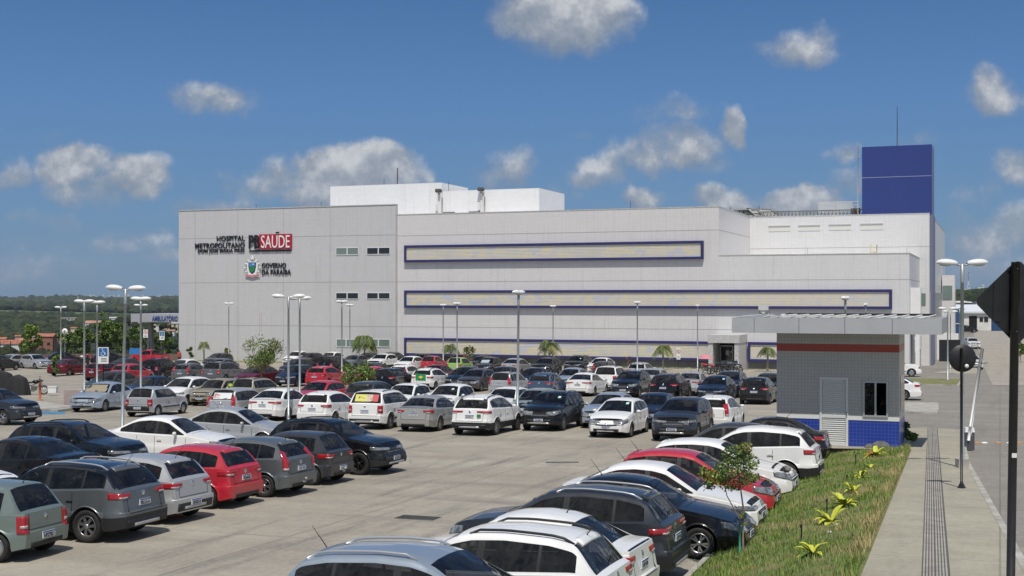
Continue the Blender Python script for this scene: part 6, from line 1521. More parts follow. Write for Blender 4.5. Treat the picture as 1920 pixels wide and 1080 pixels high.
# ================= plants =================
L1 = mat('leaf_green', (.075, .14, .025), .55, noise=.3, nscale=2); L2 = mat('leaf_bright', (.19, .27, .045), .5, noise=.2, nscale=2); L3 = mat('leaf_deep', (.028, .058, .016), .6); L4 = mat('leaf_ochre', (.24, .18, .05), .6); L5 = mat('leaf_red', (.30, .06, .03), .55)
M_bark = mat('bark', (.16, .125, .09), .9, noise=.3, nscale=8); M_palmb = mat('palm_trunk_bark', (.22, .19, .15), .9, noise=.3, nscale=6)
def leaves(mb, c, r, n, s, mats, rnd, flat=.8):
    for i in range(n):
        while 1:
            p = Vector((rnd.uniform(-1, 1), rnd.uniform(-1, 1), rnd.uniform(-1, 1)))
            if p.length < 1: break
        p = Vector((p.x * r[0], p.y * r[1], p.z * r[2])) + c
        nrm = Vector((rnd.gauss(0, 1), rnd.gauss(0, 1), rnd.gauss(.6, 1))).normalized(); a = nrm.orthogonal().normalized(); a = Matrix.Rotation(rnd.uniform(0, 6.3), 3, nrm) @ a; b = nrm.cross(a)
        q = s * rnd.uniform(.6, 1.3)
        mb.add([p - a * q, p + b * q * .5 + nrm * q * .12, p + a * q, p - b * q * .5 + nrm * q * .12], [(0, 1, 2, 3)], rnd.choice(mats))
def tree(name, loc, h, r, label, cat='tree', group=None, seed=1, n=900, leaf=.12, clumps=9, trunk=.05, crown_z=.35, mats=(0, 0, 1, 2), mlist=None, stems=1, flat=.8, bare=0):
    rnd = random.Random(seed); e = empty(name, loc); tag(e, label, cat, group); tk = MB(); cr = MB(); cs = []
    for k in range(clumps):
        a = rnd.uniform(0, 2 * pi); q = sqrt(rnd.random()) * r * .72; z = h * (crown_z + (1 - crown_z) * rnd.uniform(.12, .88)); q *= sqrt(max(.15, 1 - ((z / h - (1 + crown_z) / 2) / ((1 - crown_z) * .62)) ** 2)); cs.append(Vector((q * cos(a), q * sin(a), z)))
    for s_ in range(stems):
        b0 = Vector((rnd.uniform(-.1, .1) * stems * .5, rnd.uniform(-.05, .05), 0)); f = Vector((b0.x * 2, 0, h * crown_z)); tk.tube([b0, (b0 + f) / 2 + Vector((.04 * r, 0, 0)), f], [trunk, trunk * .8, trunk * .6], 7)
    for c in cs: tk.tube([Vector((0, 0, h * crown_z * .85)), c * .6 + Vector((0, 0, h * crown_z * .25)), c], [trunk * .5, trunk * .3, trunk * .12], 5)
    for k in range(bare):
        a = rnd.uniform(0, 6.3); c = Vector((r * .9 * cos(a), r * .9 * sin(a), h * rnd.uniform(.75, 1.02))); m_ = c * .6 + Vector((rnd.uniform(-.2, .2), 0, h * .15)); tk.tube([Vector((0, 0, h * crown_z)), m_, c], [trunk * .35, trunk * .2, trunk * .08], 4); tk.tube([m_, m_ + Vector((rnd.uniform(-.4, .4), 0, .4))], [trunk * .15, .004], 4)
    for c in cs: q = r * rnd.uniform(.26, .42); leaves(cr, c, (q, q, q * flat), n // clumps, leaf, mats, rnd)
    tk.build('trunk', M_bark, e); cr.build('crown', mlist or [L1, L2, L3, L4, L5], e); return e
def ptree(px, py_base, py_top, half_w, label, d=None, **kw):
    if d is None: x, d = at(px, py_base)
    x = (px - 960) / F * d; z = gz(x, d) if d < 145 else T(x, d); h = EYE + (558 - py_top) * d / F - z
    return tree(kw.pop('name', 'tree'), (x, d, z), h, half_w * d / F, label, **kw)
ptree(492, 0, 634, 50, 'small leafy tree with pale bare branches growing among the parked cars', d=84, n=2600, leaf=.075, clumps=16, trunk=.06, crown_z=.46, stems=2, bare=9, seed=4, mats=(0, 1, 1, 0, 2, 3))
tree('bush', (at(672, 748)[0], 79, zp(79)), 2.2, 1.35, 'round green bush with lime leaves in front of the red hatchbacks', 'bush', n=2600, leaf=.08, clumps=16, crown_z=.2, mats=(0, 1, 1, 2), seed=8, trunk=.04)
# young tree on the bank
x_, d_ = 4.35, 24.0; z_ = gz(x_, d_) + .1
e = empty('young_tree', (x_, d_, z_)); tag(e, 'young tree with green leaves and red tips beside a green stake on the bank', 'tree')
rnd = random.Random(2); tk = MB(); cr = MB(); top = 2.25
tk.tube([(0, 0, 0), (.0, 0, .9), (-.08, 0, 1.5), (-.10, 0, 1.9)], [.022, .018, .012, .006], 6); tk.tube([(0, 0, .55), (-.30, .02, 1.1), (-.42, 0, 1.65)], [.012, .009, .005], 5)
for c, r_, mm in (((-.12, 0, 1.85), .27, (0, 1, 0, 2)), ((-.30, 0, 1.62), .26, (0, 1, 2)), ((.10, 0, 1.70), .24, (0, 1, 1)), ((-.56, 0, 1.48), .22, (0, 1, 1, 1)), ((-.72, 0, 1.55), .15, (4, 0, 1, 1)), ((-.30, 0, 1.35), .20, (0, 2, 1)), ((.02, 0, 1.42), .20, (0, 1, 2)), ((.05, 0, 2.0), .15, (1, 0, 3)), ((.22, 0, 1.45), .12, (0, 1)), ((-.02, 0, .75), .07, (1, 0)), ((.03, 0, .55), .06, (1,)), ((-.66, 0, 1.32), .12, (0, 2))):
    c = Vector(c); c.y = rnd.uniform(-.15, .15); leaves(cr, c, (r_, r_, r_ * .8), int(330 * r_ * r_ / .05), .032, mm, rnd); tk.tube([Vector((-.08, 0, 1.2)) if c.z > 1.2 else Vector((0, 0, c.z - .05)), c], [.008, .003], 4)
tk.build('trunk', M_bark, e); cr.build('crown', [L1, L2, L3, L4, L5], e)
mb = MB(); mb.tube([(-.07, -.05, -.05), (-.07, -.05, .62)], .022, 6); o = mb.build('plant_stake', mat('stake_green', (.04, .28, .20), .6), None, (x_, d_, z_)); tag(o, 'green stake planted beside the young tree trunk', 'stake')
def palm(px, py_base, py_crown, py_top, spread, label, d, n=13, seed=1, trunk=.10, dense=1):
    x = (px - 960) / F * d; z0 = gz(x, d); zc = EYE + (558 - py_crown) * d / F - z0; rnd = random.Random(seed); R_ = spread * 1.2 * d / F
    e = empty('palm_tree', (x, d, z0)); tag(e, label, 'palm tree', 'palms along the hospital wall')
    mb = MB(); mb.tube([(0, 0, 0), (.03, 0, zc * .5), (0, 0, zc)], [trunk * 1.2, trunk, trunk * .8], 9); mb.build('trunk', M_palmb, e)
    mb = MB(); rise = (py_crown - py_top) * d / F
    for k in range(int(n * dense * 1.5)):
        a = 2 * pi * k / n + rnd.uniform(-.2, .2); up = rnd.uniform(.1, 1.); Lg = R_ * rnd.uniform(.8, 1.1); pts = []
        for t in range(9):
            q = t / 8; pts.append(Vector((cos(a) * Lg * q * (1 - .15 * up), sin(a) * Lg * q * (1 - .15 * up), zc + rise * up * 1.6 * q * (1.25 - q) * 1.4 - Lg * .75 * q * q * (1.2 - .5 * up))))
        mi = rnd.choice((0, 2, 1, 0, 3) if up < .4 else (0, 0, 2, 1))
        for t in range(1, 9):
            p, pd = pts[t], (pts[t] - pts[t - 1]); sd_ = pd.cross(Vector((0, 0, 1))).normalized(); w = Lg * .58 * (1 - abs(t / 8 - .45)) * .9
            for s_ in (-1, 1):
                for f_ in (0, .5):
                    b = pts[t - 1] + pd * f_; tip = b + sd_ * s_ * w + pd * 1.1 - Vector((0, 0, w * .45)); mb.add([b, b + pd * .42, tip], [(0, 1, 2)], mi)
        mb.tube(pts, [.02] * 8 + [.004], 4, 3)
    mb.build('frond', [mat('frond_green', (.055, .10, .02), .55), mat('frond_light', (.10, .15, .03), .5), L3, mat('frond_yellow', (.26, .24, .07), .6)], e); return e
palm(382, 672, 647, 637, 11, 'small palm by the blank hospital wall at left', 146, seed=2, trunk=.08)
palm(683, 670, 640, 622, 22, 'dense bushy palm in front of the low windows', 143, seed=3, n=17, dense=2)
palm(845, 668, 651, 637, 16, 'palm at the left end of the lowest louvre band', 138, seed=4, n=12)
palm(1030, 670, 648, 632, 21, 'central palm with one long yellow frond', 132, seed=5)
palm(1243, 689, 652, 641, 18, 'palm left of the narrow white sign', 129, seed=6)
palm(1439, 690, 655, 641, 17, 'palm beside the hospital entrance next to the guard house', 124, seed=7)
ptree(357, 672, 645, 9, 'small shrub tree between the wall corner and the small palm', d=146, n=500, leaf=.12, clumps=6, crown_z=.25, seed=12)
ptree(425, 676, 650, 14, 'thin shrub at the wall behind the grey suv', d=141, n=260, leaf=.14, clumps=6, crown_z=.3, seed=13, mats=(0, 1, 3))
ptree(878, 676, 647, 17, 'bare reddish shrub beside the left palm', d=136, n=260, leaf=.15, clumps=7, crown_z=.3, seed=14, mats=(0, 3, 2, 3))
ptree(1177, 688, 666, 6, 'tiny reddish shrub against the grey wall base', d=131, n=60, leaf=.12, clumps=4, crown_z=.3, seed=15, mats=(3, 4))
ptree(105, 698, 661, 13, 'small green shrub between the silver hatchback and the dark red sedan', d=112, n=600, leaf=.12, clumps=8, crown_z=.15, seed=16, mats=(0, 1, 0), name='bush')
# strip of grass and plants along the wall
def ps():
    t = random.uniform(XM - 4, 20); q = random.uniform(-2.6, -.2); p = H0 + U * t + V * q
    if bx(1322) < t < bx(1400): return None
    return (p.x, p.y, .03)
mb = blades('wall_grass', 5200, ps, .10, .35, [0, 1, 2, 0], wd=.05); o = mb.build('wall_grass', GR); o['kind'] = 'stuff'
mb = MB(); 
for a, b in ((bx(560), bx(1322)), (bx(1402), bx(1560))):
    p0, p1 = H0 + U * a - V * 2.9, H0 + U * b - V * 2.9; mb.add([tuple(p0 + Vector((0, 0, .18))), tuple(p1 + Vector((0, 0, .18))), tuple(p1 + V * .2 + Vector((0, 0, .18))), tuple(p0 + V * .2 + Vector((0, 0, .18))), tuple(p0 - Vector((0, 0, .3))), tuple(p1 - Vector((0, 0, .3)))], [(0, 1, 2, 3), (4, 5, 1, 0)])
o = mb.build('wall_kerb', M_kerb); o['kind'] = 'structure'
mb = MB(); q0 = H0 + U * (XL - 3) - V * 2.7; q1 = H0 + U * 22 - V * 2.7; mb.add([tuple(q0 + Vector((0, 0, .02))), tuple(q1 + Vector((0, 0, .02))), tuple(q1 + V * 2.8 + Vector((0, 0, .02))), tuple(q0 + V * 2.8 + Vector((0, 0, .02)))], [(0, 1, 2, 3)]); o = mb.build('wall_bed', M_grassb); o['kind'] = 'structure'
# yellow-leaved plants on the bank
def croton(px, py, s, label, seed, reds=False):
    x, d = ray_ground(px, py); rnd = random.Random(seed); e = empty('yellow_plant', (x, d, gz(x, d) + .12)); tag(e, label, 'plant', 'yellow leaved plants on the bank')
    mb = MB(); st = MB(); st.tube([(0, 0, -.05), (0, 0, .12 * s)], .025, 6); st.build('stem', M_bark, e)
    for k in range(17):
        a = 2 * pi * k / 17 * 1.7 + rnd.uniform(-.3, .3); up = rnd.uniform(.25, 1.1) ; Lg = s * rnd.uniform(.34, .52); w = s * .068; P = []
        side = Vector((-sin(a), cos(a), 0))
        for t in range(6):
            q = t / 5; c = Vector((cos(a) * Lg * q * (1 - .3 * up), sin(a) * Lg * q * (1 - .3 * up), .06 * s + Lg * (1.1 * up * q - .55 * q * q))); ww = w * sin(pi * min(1, q * .9 + .08)); P += [c - side * ww + Vector((0, 0, ww * .3)), c, c + side * ww + Vector((0, 0, ww * .3))]
        mi = rnd.choice((0, 0, 0, 0, 0, 1) if not reds else (0, 0, 0, 2)); mb.add(P, [(t * 3 + j, t * 3 + j + 1, (t + 1) * 3 + j + 1, (t + 1) * 3 + j) for t in range(5) for j in (0, 1)], mi, True)
    mb.build('foliage', [mat('croton_yellow', (.50, .52, .05), .5, noise=.2, nscale=9), mat('croton_green', (.09, .17, .03), .5), mat('croton_red', (.42, .14, .03), .5)], e)
croton(1523, 1058, .80, 'yellow plant nearest the bottom edge on the bank', 1); croton(1557, 998, 1.0, 'large yellow plant with broad leaves, second from the bottom of the bank', 2); croton(1583, 966, 1.0, 'yellow and dark green plant, third from the bottom of the bank', 3)
croton(1600, 936, .75, 'small yellow plant in the middle of the bank', 4); croton(1615, 907, .75, 'yellow plant fifth from the bottom of the bank', 5); croton(1633, 889, .60, 'tiny yellow plant near the top of the bank', 6); croton(1641, 866, 1.1, 'yellow and red plant nearest the guard house', 7, True)
for k, (px, py, h, lb) in enumerate(((1502, 1035, .42, 'dark stick in the grass beside the nearest yellow plant'), (1550, 978, .40, 'dark stick in the grass behind the large yellow plant'), (1604, 884, .42, 'dark stick in the grass near the guard house'), (1536, 916, .55, 'tall dark stick in the grass near the white suv'), (1588, 914, .25, 'short dark stick between two yellow plants'))):
    x, d = ray_ground(px, py); mb = MB(); mb.tube([(0, 0, 0), (.01, 0, h)], .014, 5); mb.box((0, -.005, h * .9), (.035, .03, h * .12)); o = mb.build('garden_stick', M_blackp, None, (x, d, gz(x, d) + .08)); tag(o, lb, 'stick', 'thin sticks in the grass')
x, d = ray_ground(1651, 846); mb = MB(); mb.ball((0, 0, .1), (.34, .25, .20), 0, 12, 8); mb.ball((-.32, .1, .06), (.22, .2, .14), 0, 10, 6); o = mb.build('boulder', mat('rock_grey', (.13, .13, .13), .9, noise=.3, nscale=5, bump=.6)); o.location = (x, d, gz(x, d) + .05); tag(o, 'grey boulder at the foot of the guard house behind a yellow plant', 'rock')
for k, (px, py) in enumerate(((1690, 865), (1569, 1000), (1556, 1015))):
    x, d = ray_ground(px, py); mb = MB(); mb.ball((0, 0, .03), (.05, .04, .035), 0, 8, 5); o = mb.build('litter', M_white, None, (x, d, gz(x, d) + .13)); tag(o, ['scrap of white litter in the grass by the pavement edge', 'scrap of white litter right of the large yellow plant', 'scrap of white litter in front of the large yellow plant'][k], 'litter', 'scraps of white litter in the grass')
x_, d_ = (1700 - 960) / F * 46.5, 46.5
tree('bush', (x_ + .1, d_ + .3, zs(d_) + .0), .75, .42, 'spiky green plant at the right side of the guard house', 'plant', n=300, leaf=.14, clumps=6, crown_z=.1, mats=(0, 1, 2), seed=22, trunk=.02)

# trees at the left end of the lot
Lt = [(62, 655, 607, 20, 160, 'light green young tree above the silver sedans at far left'), (45, 662, 622, 12, 158, 'small bright tree at the far left edge'), (125, 660, 620, 20, 165, 'leafy tree left of the distant lamp post'), (158, 660, 612, 22, 168, 'broad leafy tree behind the dark red sedan'),
      (195, 660, 596, 24, 172, 'tallest leafy tree behind the wheelchair sign'), (228, 662, 602, 24, 160, 'thick leafy tree left of the canopy'), (258, 662, 606, 17, 158, 'leafy tree at the left end of the canopy'), (196, 640, 576, 12, 190, 'thin tree top rising above the other trees at left'), (310, 664, 608, 14, 185, 'palm like tree seen under the canopy'), (292, 664, 625, 12, 178, 'low tree behind the round canopy column'), (142, 662, 628, 16, 155, 'small leafy tree in front of the broad one')]
for k, (px, pb_, pt, hw_, d, lb) in enumerate(Lt): ptree(px, pb_, pt, hw_, lb, d=d, n=2200 if hw_ > 15 else 1100, leaf=.20, clumps=16 if hw_ > 15 else 9, crown_z=.22, seed=30 + k, trunk=.14, mats=(0, 0, 1, 2) if k not in (0, 1) else (1, 1, 0), group='trees at the left end of the lot')
ptree(1912, 668, 642, 14, 'scrubby green tree at the right edge beside the street', d=150, n=500, leaf=.2, clumps=8, seed=50)
# mesh fence at the left
e = empty('fence', (0, 0, 0)); tag(e, 'dark wire fence with posts along the left end of the lot', 'fence'); d_ = 152.
for k in range(17):
    px = -20 + k * 20; x = (px - 960) / F * d_
    mb = MB(); mb.tube([(x, d_, -.2), (x, d_, 2.4)], .05, 6); mb.build('post', mat('fence_dark_green', (.02, .03, .025), .6), e)
mb = MB(); xa, xb = (-20 - 960) / F * d_, (300 - 960) / F * d_
for k in range(8): mb.tube([(xa, d_, .1 + k * .3), (xb, d_, .1 + k * .3)], .012, 4)
mb.build('wire', mat('fence_wire', (.05, .06, .055), .6), e)
mb = MB(); mb.box(((xa + xb) / 2 + 2, d_ + 2, .2), (xb - xa, .25, 1.2)); o = mb.build('boundary_wall', mat('brown_wall', (.16, .11, .09), .9, noise=.3, nscale=.6)); tag(o, 'low brown wall behind the fence at the left end of the lot', 'wall')
mb = MB(); mb.box((0, 0, 0), (1.1, .1, .6), 0, rx=R(-15)); x_, d_ = (253 - 960) / F * 128, 128; o = mb.build('banner', M_sb, None, (x_, d_, zp(128) + 1.9)); tag(o, 'small blue banner above the red pickup cab', 'banner')
# ================= houses =================
M_tile = mat('clay_roof', (.33, .13, .085), .85, noise=.3, nscale=.8); M_tile2 = mat('faded_clay_roof', (.38, .21, .15), .85, noise=.3, nscale=.8); M_asb = mat('fibre_cement_roof', (.42, .41, .40), .8, noise=.15)
HW = [mat('house_wall_%s' % n, c, .8, noise=.12, nscale=.5) for n, c in (('cream', (.58, .52, .40)), ('white', (.70, .69, .66)), ('brick', (.28, .13, .09)), ('pink', (.52, .34, .28)), ('grey', (.36, .35, .34)))]
def house(px, py_base, w, h, dep, rf, wl, label, d, rz=0., flat=False, grp='houses beyond the fence', st=1):
    x = (px - 960) / F * d; z = EYE + (558 - py_base) * d / F; e = empty('house', (x, d, z), rz); tag(e, label, 'house', grp)
    mb = MB(); mb.box((0, 0, h / 2 - 2), (w, dep, h + 4)); mb.build('wall', HW[wl], e)
    mb = MB(); o = .4
    if flat: mb.box((0, 0, h + .12), (w + .3, dep + .3, .25))
    else:
        rh = dep * .22; P = [(-w / 2 - o, -dep / 2 - o, h - .1), (w / 2 + o, -dep / 2 - o, h - .1), (w / 2 + o, dep / 2 + o, h - .1), (-w / 2 - o, dep / 2 + o, h - .1), (-w / 2 - o, 0, h + rh), (w / 2 + o, 0, h + rh)]
        mb.add(P, [(0, 1, 5, 4), (2, 3, 4, 5), (0, 4, 3), (1, 2, 5), (0, 3, 2, 1)])
    mb.build('roof', rf, e)
    n = max(1, int(w / 3.2))
    for s_ in range(st):
        for k in range(n):
            mb = MB(); mb.box((-w / 2 + w * (k + .5) / n, -dep / 2 - .03, 1.6 + s_ * 2.9), (1.3, .08, 1.2 if (k + s_) % 3 else 2.0)); mb.build('window', M_dk, e)
def house2(px, wpx, ytop, d, rf, wl, label, rz=0., flat=False, grp='houses beyond the fence', ybase=None):
    x = (px - 960) / F * d; zb0 = T(x, d) if ybase is None else EYE + (558 - ybase) * d / F
    yb = 558 + (EYE - zb0) * F / d; w = wpx * d / F; tot = (yb - ytop) * d / F; dep = min(9, w * .8); h = max(2.6, tot - (.3 if flat else dep * .22))
    house(px, yb, w, h, dep, rf, wl, label, d, rz, flat, grp, 2 if h > 5 else 1)
HS = [(22, 40, 637, 560, M_tile, 1, 'low white house with long red roof at the far left'), (4, 18, 632, 620, M_tile, 4, 'grey house at the far left edge with red roof'), (52, 26, 634, 590, M_tile2, 0, 'cream house behind the light green young tree'),
      (88, 30, 625, 560, M_tile, 2, 'two-storey brick house with red roof and dark windows'), (110, 14, 633, 600, M_tile2, 3, 'narrow pink house right of the brick house'), (140, 12, 613, 820, M_tile, 0, 'small cream house with orange roof high left of the lamp post'),
      (176, 28, 601, 1020, M_tile2, 1, 'long white house with pale red roof above the trees'), (213, 13, 594, 1080, M_asb, 1, 'white flat roofed house on the slope'), (224, 12, 597, 1060, M_tile2, 3, 'pinkish house beside the white flat roofed house'), (205, 14, 606, 960, M_asb, 4, 'grey roofed house in front of the white flat roofed house'),
      (256, 16, 606, 900, M_tile2, 0, 'cream house seen under the left end of the canopy'), (329, 12, 604, 940, M_asb, 0, 'tall cream house between the canopy and the hospital wall'), (312, 14, 606, 960, M_tile, 3, 'pink house high under the canopy lettering'), (292, 14, 609, 900, M_asb, 1, 'white house behind the canopy column'),
      (131, 28, 595, 1500, M_asb, 4, 'grey industrial building half hidden in the dark trees', .1, True, 'houses beyond the fence', 605), (68, 12, 629, 700, M_asb, 1, 'small white house between two red roofs at left'), (160, 16, 618, 800, M_tile, 1, 'white house with red roof behind the leafy trees'), (242, 14, 600, 1000, M_tile2, 0, 'small cream house above the trees left of the canopy'),
      (188, 14, 613, 880, M_tile, 3, 'pink house lowest on the slope behind the wheelchair sign'), (232, 12, 608, 880, M_tile, 1, 'white house with red roof by the trunk of the lamp post'), (322, 12, 618, 840, M_tile2, 1, 'white terrace house low beside the hospital wall'), (120, 18, 628, 660, M_tile2, 2, 'brick house with faded roof under the round sign'), (36, 12, 628, 720, M_tile, 3, 'small pink house behind the long red roof')]
for a in HS: house2(*a)
# end of the street: white building, blue walls, roofs beyond
e = empty('white_building', ((1830 - 960) / F * 292, 292, 0)); tag(e, 'low white building with sloping white roof at the end of the street', 'building')
k_ = 292 / F
mb = MB(); mb.box((0, 3, 2.1), (7.0, 6, 4.2)); mb.build('wall', HW[1], e)
mb = MB(); mb.add([(-4.4, -.6, 4.4), (3.7, -.6, 4.4), (2.6, 6, 6.0), (-4.4, 6, 6.0), (-4.4, -.6, 4.0), (3.7, -.6, 4.0)], [(0, 1, 2, 3), (4, 5, 1, 0)]); mb.build('roof', mat('white_sheet_roof', (.62, .64, .68), .5), e)
mb = MB(); mb.box((-.7, -.05, 1.8), (1.8, .1, 3.2)); mb.build('door', M_under, e); mb = MB(); mb.box((2.3, -.05, 2.6), (.9, .1, 1.1)); mb.build('window', M_dk, e); mb = MB(); mb.box((1.2, -.05, 2.6), (.8, .1, 1.0)); mb.build('window', M_dk, e)
M_bw = mat('blue_painted_wall', (.025, .075, .19), .6)
mb = MB(); mb.box(((1786 - 960) / F * 215, 215, 2.0), (3.0, .4, 7.6)); mb.box(((1786 - 960) / F * 215, 214.7, 3.2), (3.0, .06, .12), 1); o = mb.build('blue_wall', [M_bw, M_white]); tag(o, 'tall dark blue wall left of the white building at the street end', 'wall')
mb = MB(); mb.box(((1874 - 960) / F * 294, 294, 1.8), (3.6, .4, 4.6)); o = mb.build('blue_wall', M_bw); tag(o, 'dark blue wall right of the white building at the street end', 'wall')
mb = MB(); mb.box((0, 0, .6), (1.4, .15, 1.0)); [mb.box((-.6 + .3 * k, -.09, .6), (.12, .03, .9), 1) for k in range(5)]; o = mb.build('road_barrier', [mat('barrier_red', (.5, .05, .06), .6), M_white], None, ((1797 - 960) / F * 190, 190, 0)); tag(o, 'red and white road barrier beside the street', 'road barrier')
mb = MB(); mb.box((0, 0, 1.5), (1.9, .2, 2.0)); o = mb.build('dark_panel', M_blackp, None, ((1780.5 - 960) / F * 118, 118, 1.2)); tag(o, 'black rectangular sign panel beside the street lamp posts', 'sign')
HR = [(1778, 16, 573, 470, 1), (1797, 22, 576, 440, 0), (1812, 13, 577, 400, 3), (1838, 22, 576, 395, 1), (1800, 22, 566, 850, 4), (1826, 26, 566, 800, 2), (1776, 24, 565, 900, 3), (1806, 16, 571, 620, 1), (1852, 20, 570, 600, 1), (1788, 14, 569, 700, 2), (1838, 14, 571, 560, 0), (1768, 12, 569, 640, 1)]
lbr = ['long white house beyond the blue wall', 'cream house beside the long white one beyond the blue wall', 'pink house just over the white building roof', 'wide white house right above the white building roof', 'grey roofed hall on the rise beyond the street', 'brick hall on the rise behind the pavement lamp post', 'pink row of houses highest at left beyond the street', 'small white house in the middle of the rise', 'white house beside the diamond sign tip', 'brick house on the rise left of the lamp post', 'cream house on the rise right of the lamp post', 'white house next to the hospital flank on the rise']
for (px, w, yt, d, wl), lb in zip(HR, lbr): house2(px, w, yt, d, (M_asb, M_asb, M_tile2)[wl % 3], wl, lb, .05, wl == 1, 'houses beyond the street', yt + 6)
def tower_block(px, py_base, py_top, w_px, label, d, wl=1):
    x = (px - 960) / F * d; z = EYE + (558 - py_base) * d / F; h = (py_base - py_top) * d / F; w = w_px * d / F; e = empty('apartment_block', (x, d, z)); tag(e, label, 'building', 'distant tall buildings')
    mb = MB(); mb.box((0, 0, h / 2 - 10), (w, w * .6, h + 20)); mb.build('wall', HW[wl], e)
    mb = MB(); n = max(2, int(h / 7)); [mb.box((0, -w * .3 - .2, h * (k + .5) / n), (w * .8, .3, h / n * .35)) for k in range(n)]; mb.build('window_band', HW[4], e)
for a in ((1777, 548, 541, 6, 'pale distant block just right of the hospital', 3200), (1784, 548, 543, 4, 'small distant block beside the pale one', 3300), (1791, 547, 541, 3, 'slim distant block left of the lamp post', 3300), (1811, 548, 542, 7, 'distant block right of the lamp post', 3200), (1826, 547, 544, 7, 'low distant white block near the mast', 3000), (1836, 548, 539, 9, 'wide distant block left of the diamond sign', 2400), (1843, 544, 534, 4, 'tallest distant block beside the diamond sign', 2600)): tower_block(*a)
rn = random.Random(9)
for k in range(42):   # far coastal town on the left horizon
    px = rn.choice((rn.uniform(160, 332), rn.uniform(225, 332))); tower_block(px, 557.5, 556.5 - rn.random() ** 2 * 4.5, rn.uniform(1.2, 3.2), 'tiny pale building of the far town on the left horizon', 6900 + rn.uniform(0, 500))
x = (1816 - 960) / F * 2800; mb = MB(); [mb.tube([(q, 2800, 0), (0, 2800, 45)], .5, 4, 0) for q in (-2, 2)]; [mb.box((0, 2800, 5 + k * 8), (3.6 - k * .6, .8, 3), k % 2) for k in range(5)]; o = mb.build('radio_mast', [HW[1], mat('mast_red', (.45, .06, .04), .6)], None, (x, 0, EYE + (558 - 548) * 2800 / F)); tag(o, 'red and white radio mast on the right horizon', 'mast')
x = (146 - 960) / F * 5000; mb = MB(); mb.tube([(0, 0, 0), (0, 0, 16)], 1.0, 4); mb.box((0, 0, 2), (5, 5, 8)); o = mb.build('radio_mast', HW[4], None, (x, 5000, 5)); tag(o, 'thin grey mast on the left horizon', 'mast')

# ================= woods =================
def blob_base():
    bm = bmesh.new(); bmesh.ops.create_icosphere(bm, subdivisions=2, radius=1); V_ = [v.co.copy() for v in bm.verts]; F_ = [[v.index for v in f.verts] for f in bm.faces]; bm.free(); return V_, F_
BV, BF = blob_base(); from mathutils import noise as mn
def woods(name, cells, label=None):
    mb = MB()
    for (x, d, z, r, h, mi) in cells:
        s = mn.noise(Vector((x * .1, d * .1, 0))) * 9
        Pv = []
        for v in BV:
            k = 1 + .38 * mn.noise(v * 1.9 + Vector((x * .37 + s, d * .61, 0))) + .16 * mn.noise(v * 4.6 + Vector((d, x, 3)))
            Pv.append((x + v.x * r * k, d + v.y * r * k, z + h * .45 + v.z * h * .55 * k))
        mb.add(Pv, BF, mi, False)
    o = mb.build(name, [WD1, WD2, WD3]); o['kind'] = 'stuff'; return o
def m_wood(name, c):
    m = mat(name, c, .9); N, L, b = nodes(m); t = tco(m); n = noi(m, t, .55, 7, .75)
    L.new(mixc(m, ramp(m, n, [(.38, (0, 0, 0)), (.62, (1, 1, 1))]), tuple(q * .45 for q in c), tuple(q * 1.6 for q in c)), b.inputs['Base Color'])
    bp = nn(m, 'ShaderNodeBump'); bp.inputs['Strength'].default_value = 1; bp.inputs['Distance'].default_value = 1.2; L.new(n, bp.inputs['Height']); L.new(bp.outputs[0], b.inputs['Normal']); return m
WD1, WD2, WD3 = m_wood('wood_dark', (.013, .026, .009)), m_wood('wood_mid', (.024, .042, .013)), m_wood('wood_olive', (.038, .050, .017))
rw = random.Random(21); cells = []
def scatter(n, d0, d1, p0, p1, r0, r1, pw=1.):
    out = []
    for i in range(n):
        d = d0 + (d1 - d0) * rw.random() ** pw; px = rw.uniform(p0, p1); x = (px - 960) / F * d; r = rw.uniform(r0, r1) ; out.append((x, d, T(x, d), r, r * rw.uniform(1.1, 1.7), rw.choice((0, 0, 1, 2))))
    return out
woods('near_wood', [c for c in scatter(500, 560, 900, -260, 345, 2., 4) if rw.random() < .30] + [c for c in scatter(3000, 900, 1450, -200, 345, 3, 5.5) if c[0] / c[1] < -.345 or c[1] > 1180 or rw.random() < .12])
woods('valley_wood', scatter(2000, 1350, 2350, -150, 345, 5, 9))
woods('hill_wood', scatter(3200, 3350, 7000, -120, 345, 9, 17))
woods('town_wood', scatter(420, 420, 1100, 1758, 2500, 2.2, 4) + scatter(2200, 1100, 3600, 1755, 2500, 4, 8))
# bushes between the houses
for k in range(70):
    pass
woods('garden_trees', scatter(110, 215, 420, -60, 340, 1.2, 2.4) + scatter(30, 300, 420, 1770, 1900, 2, 3.5))

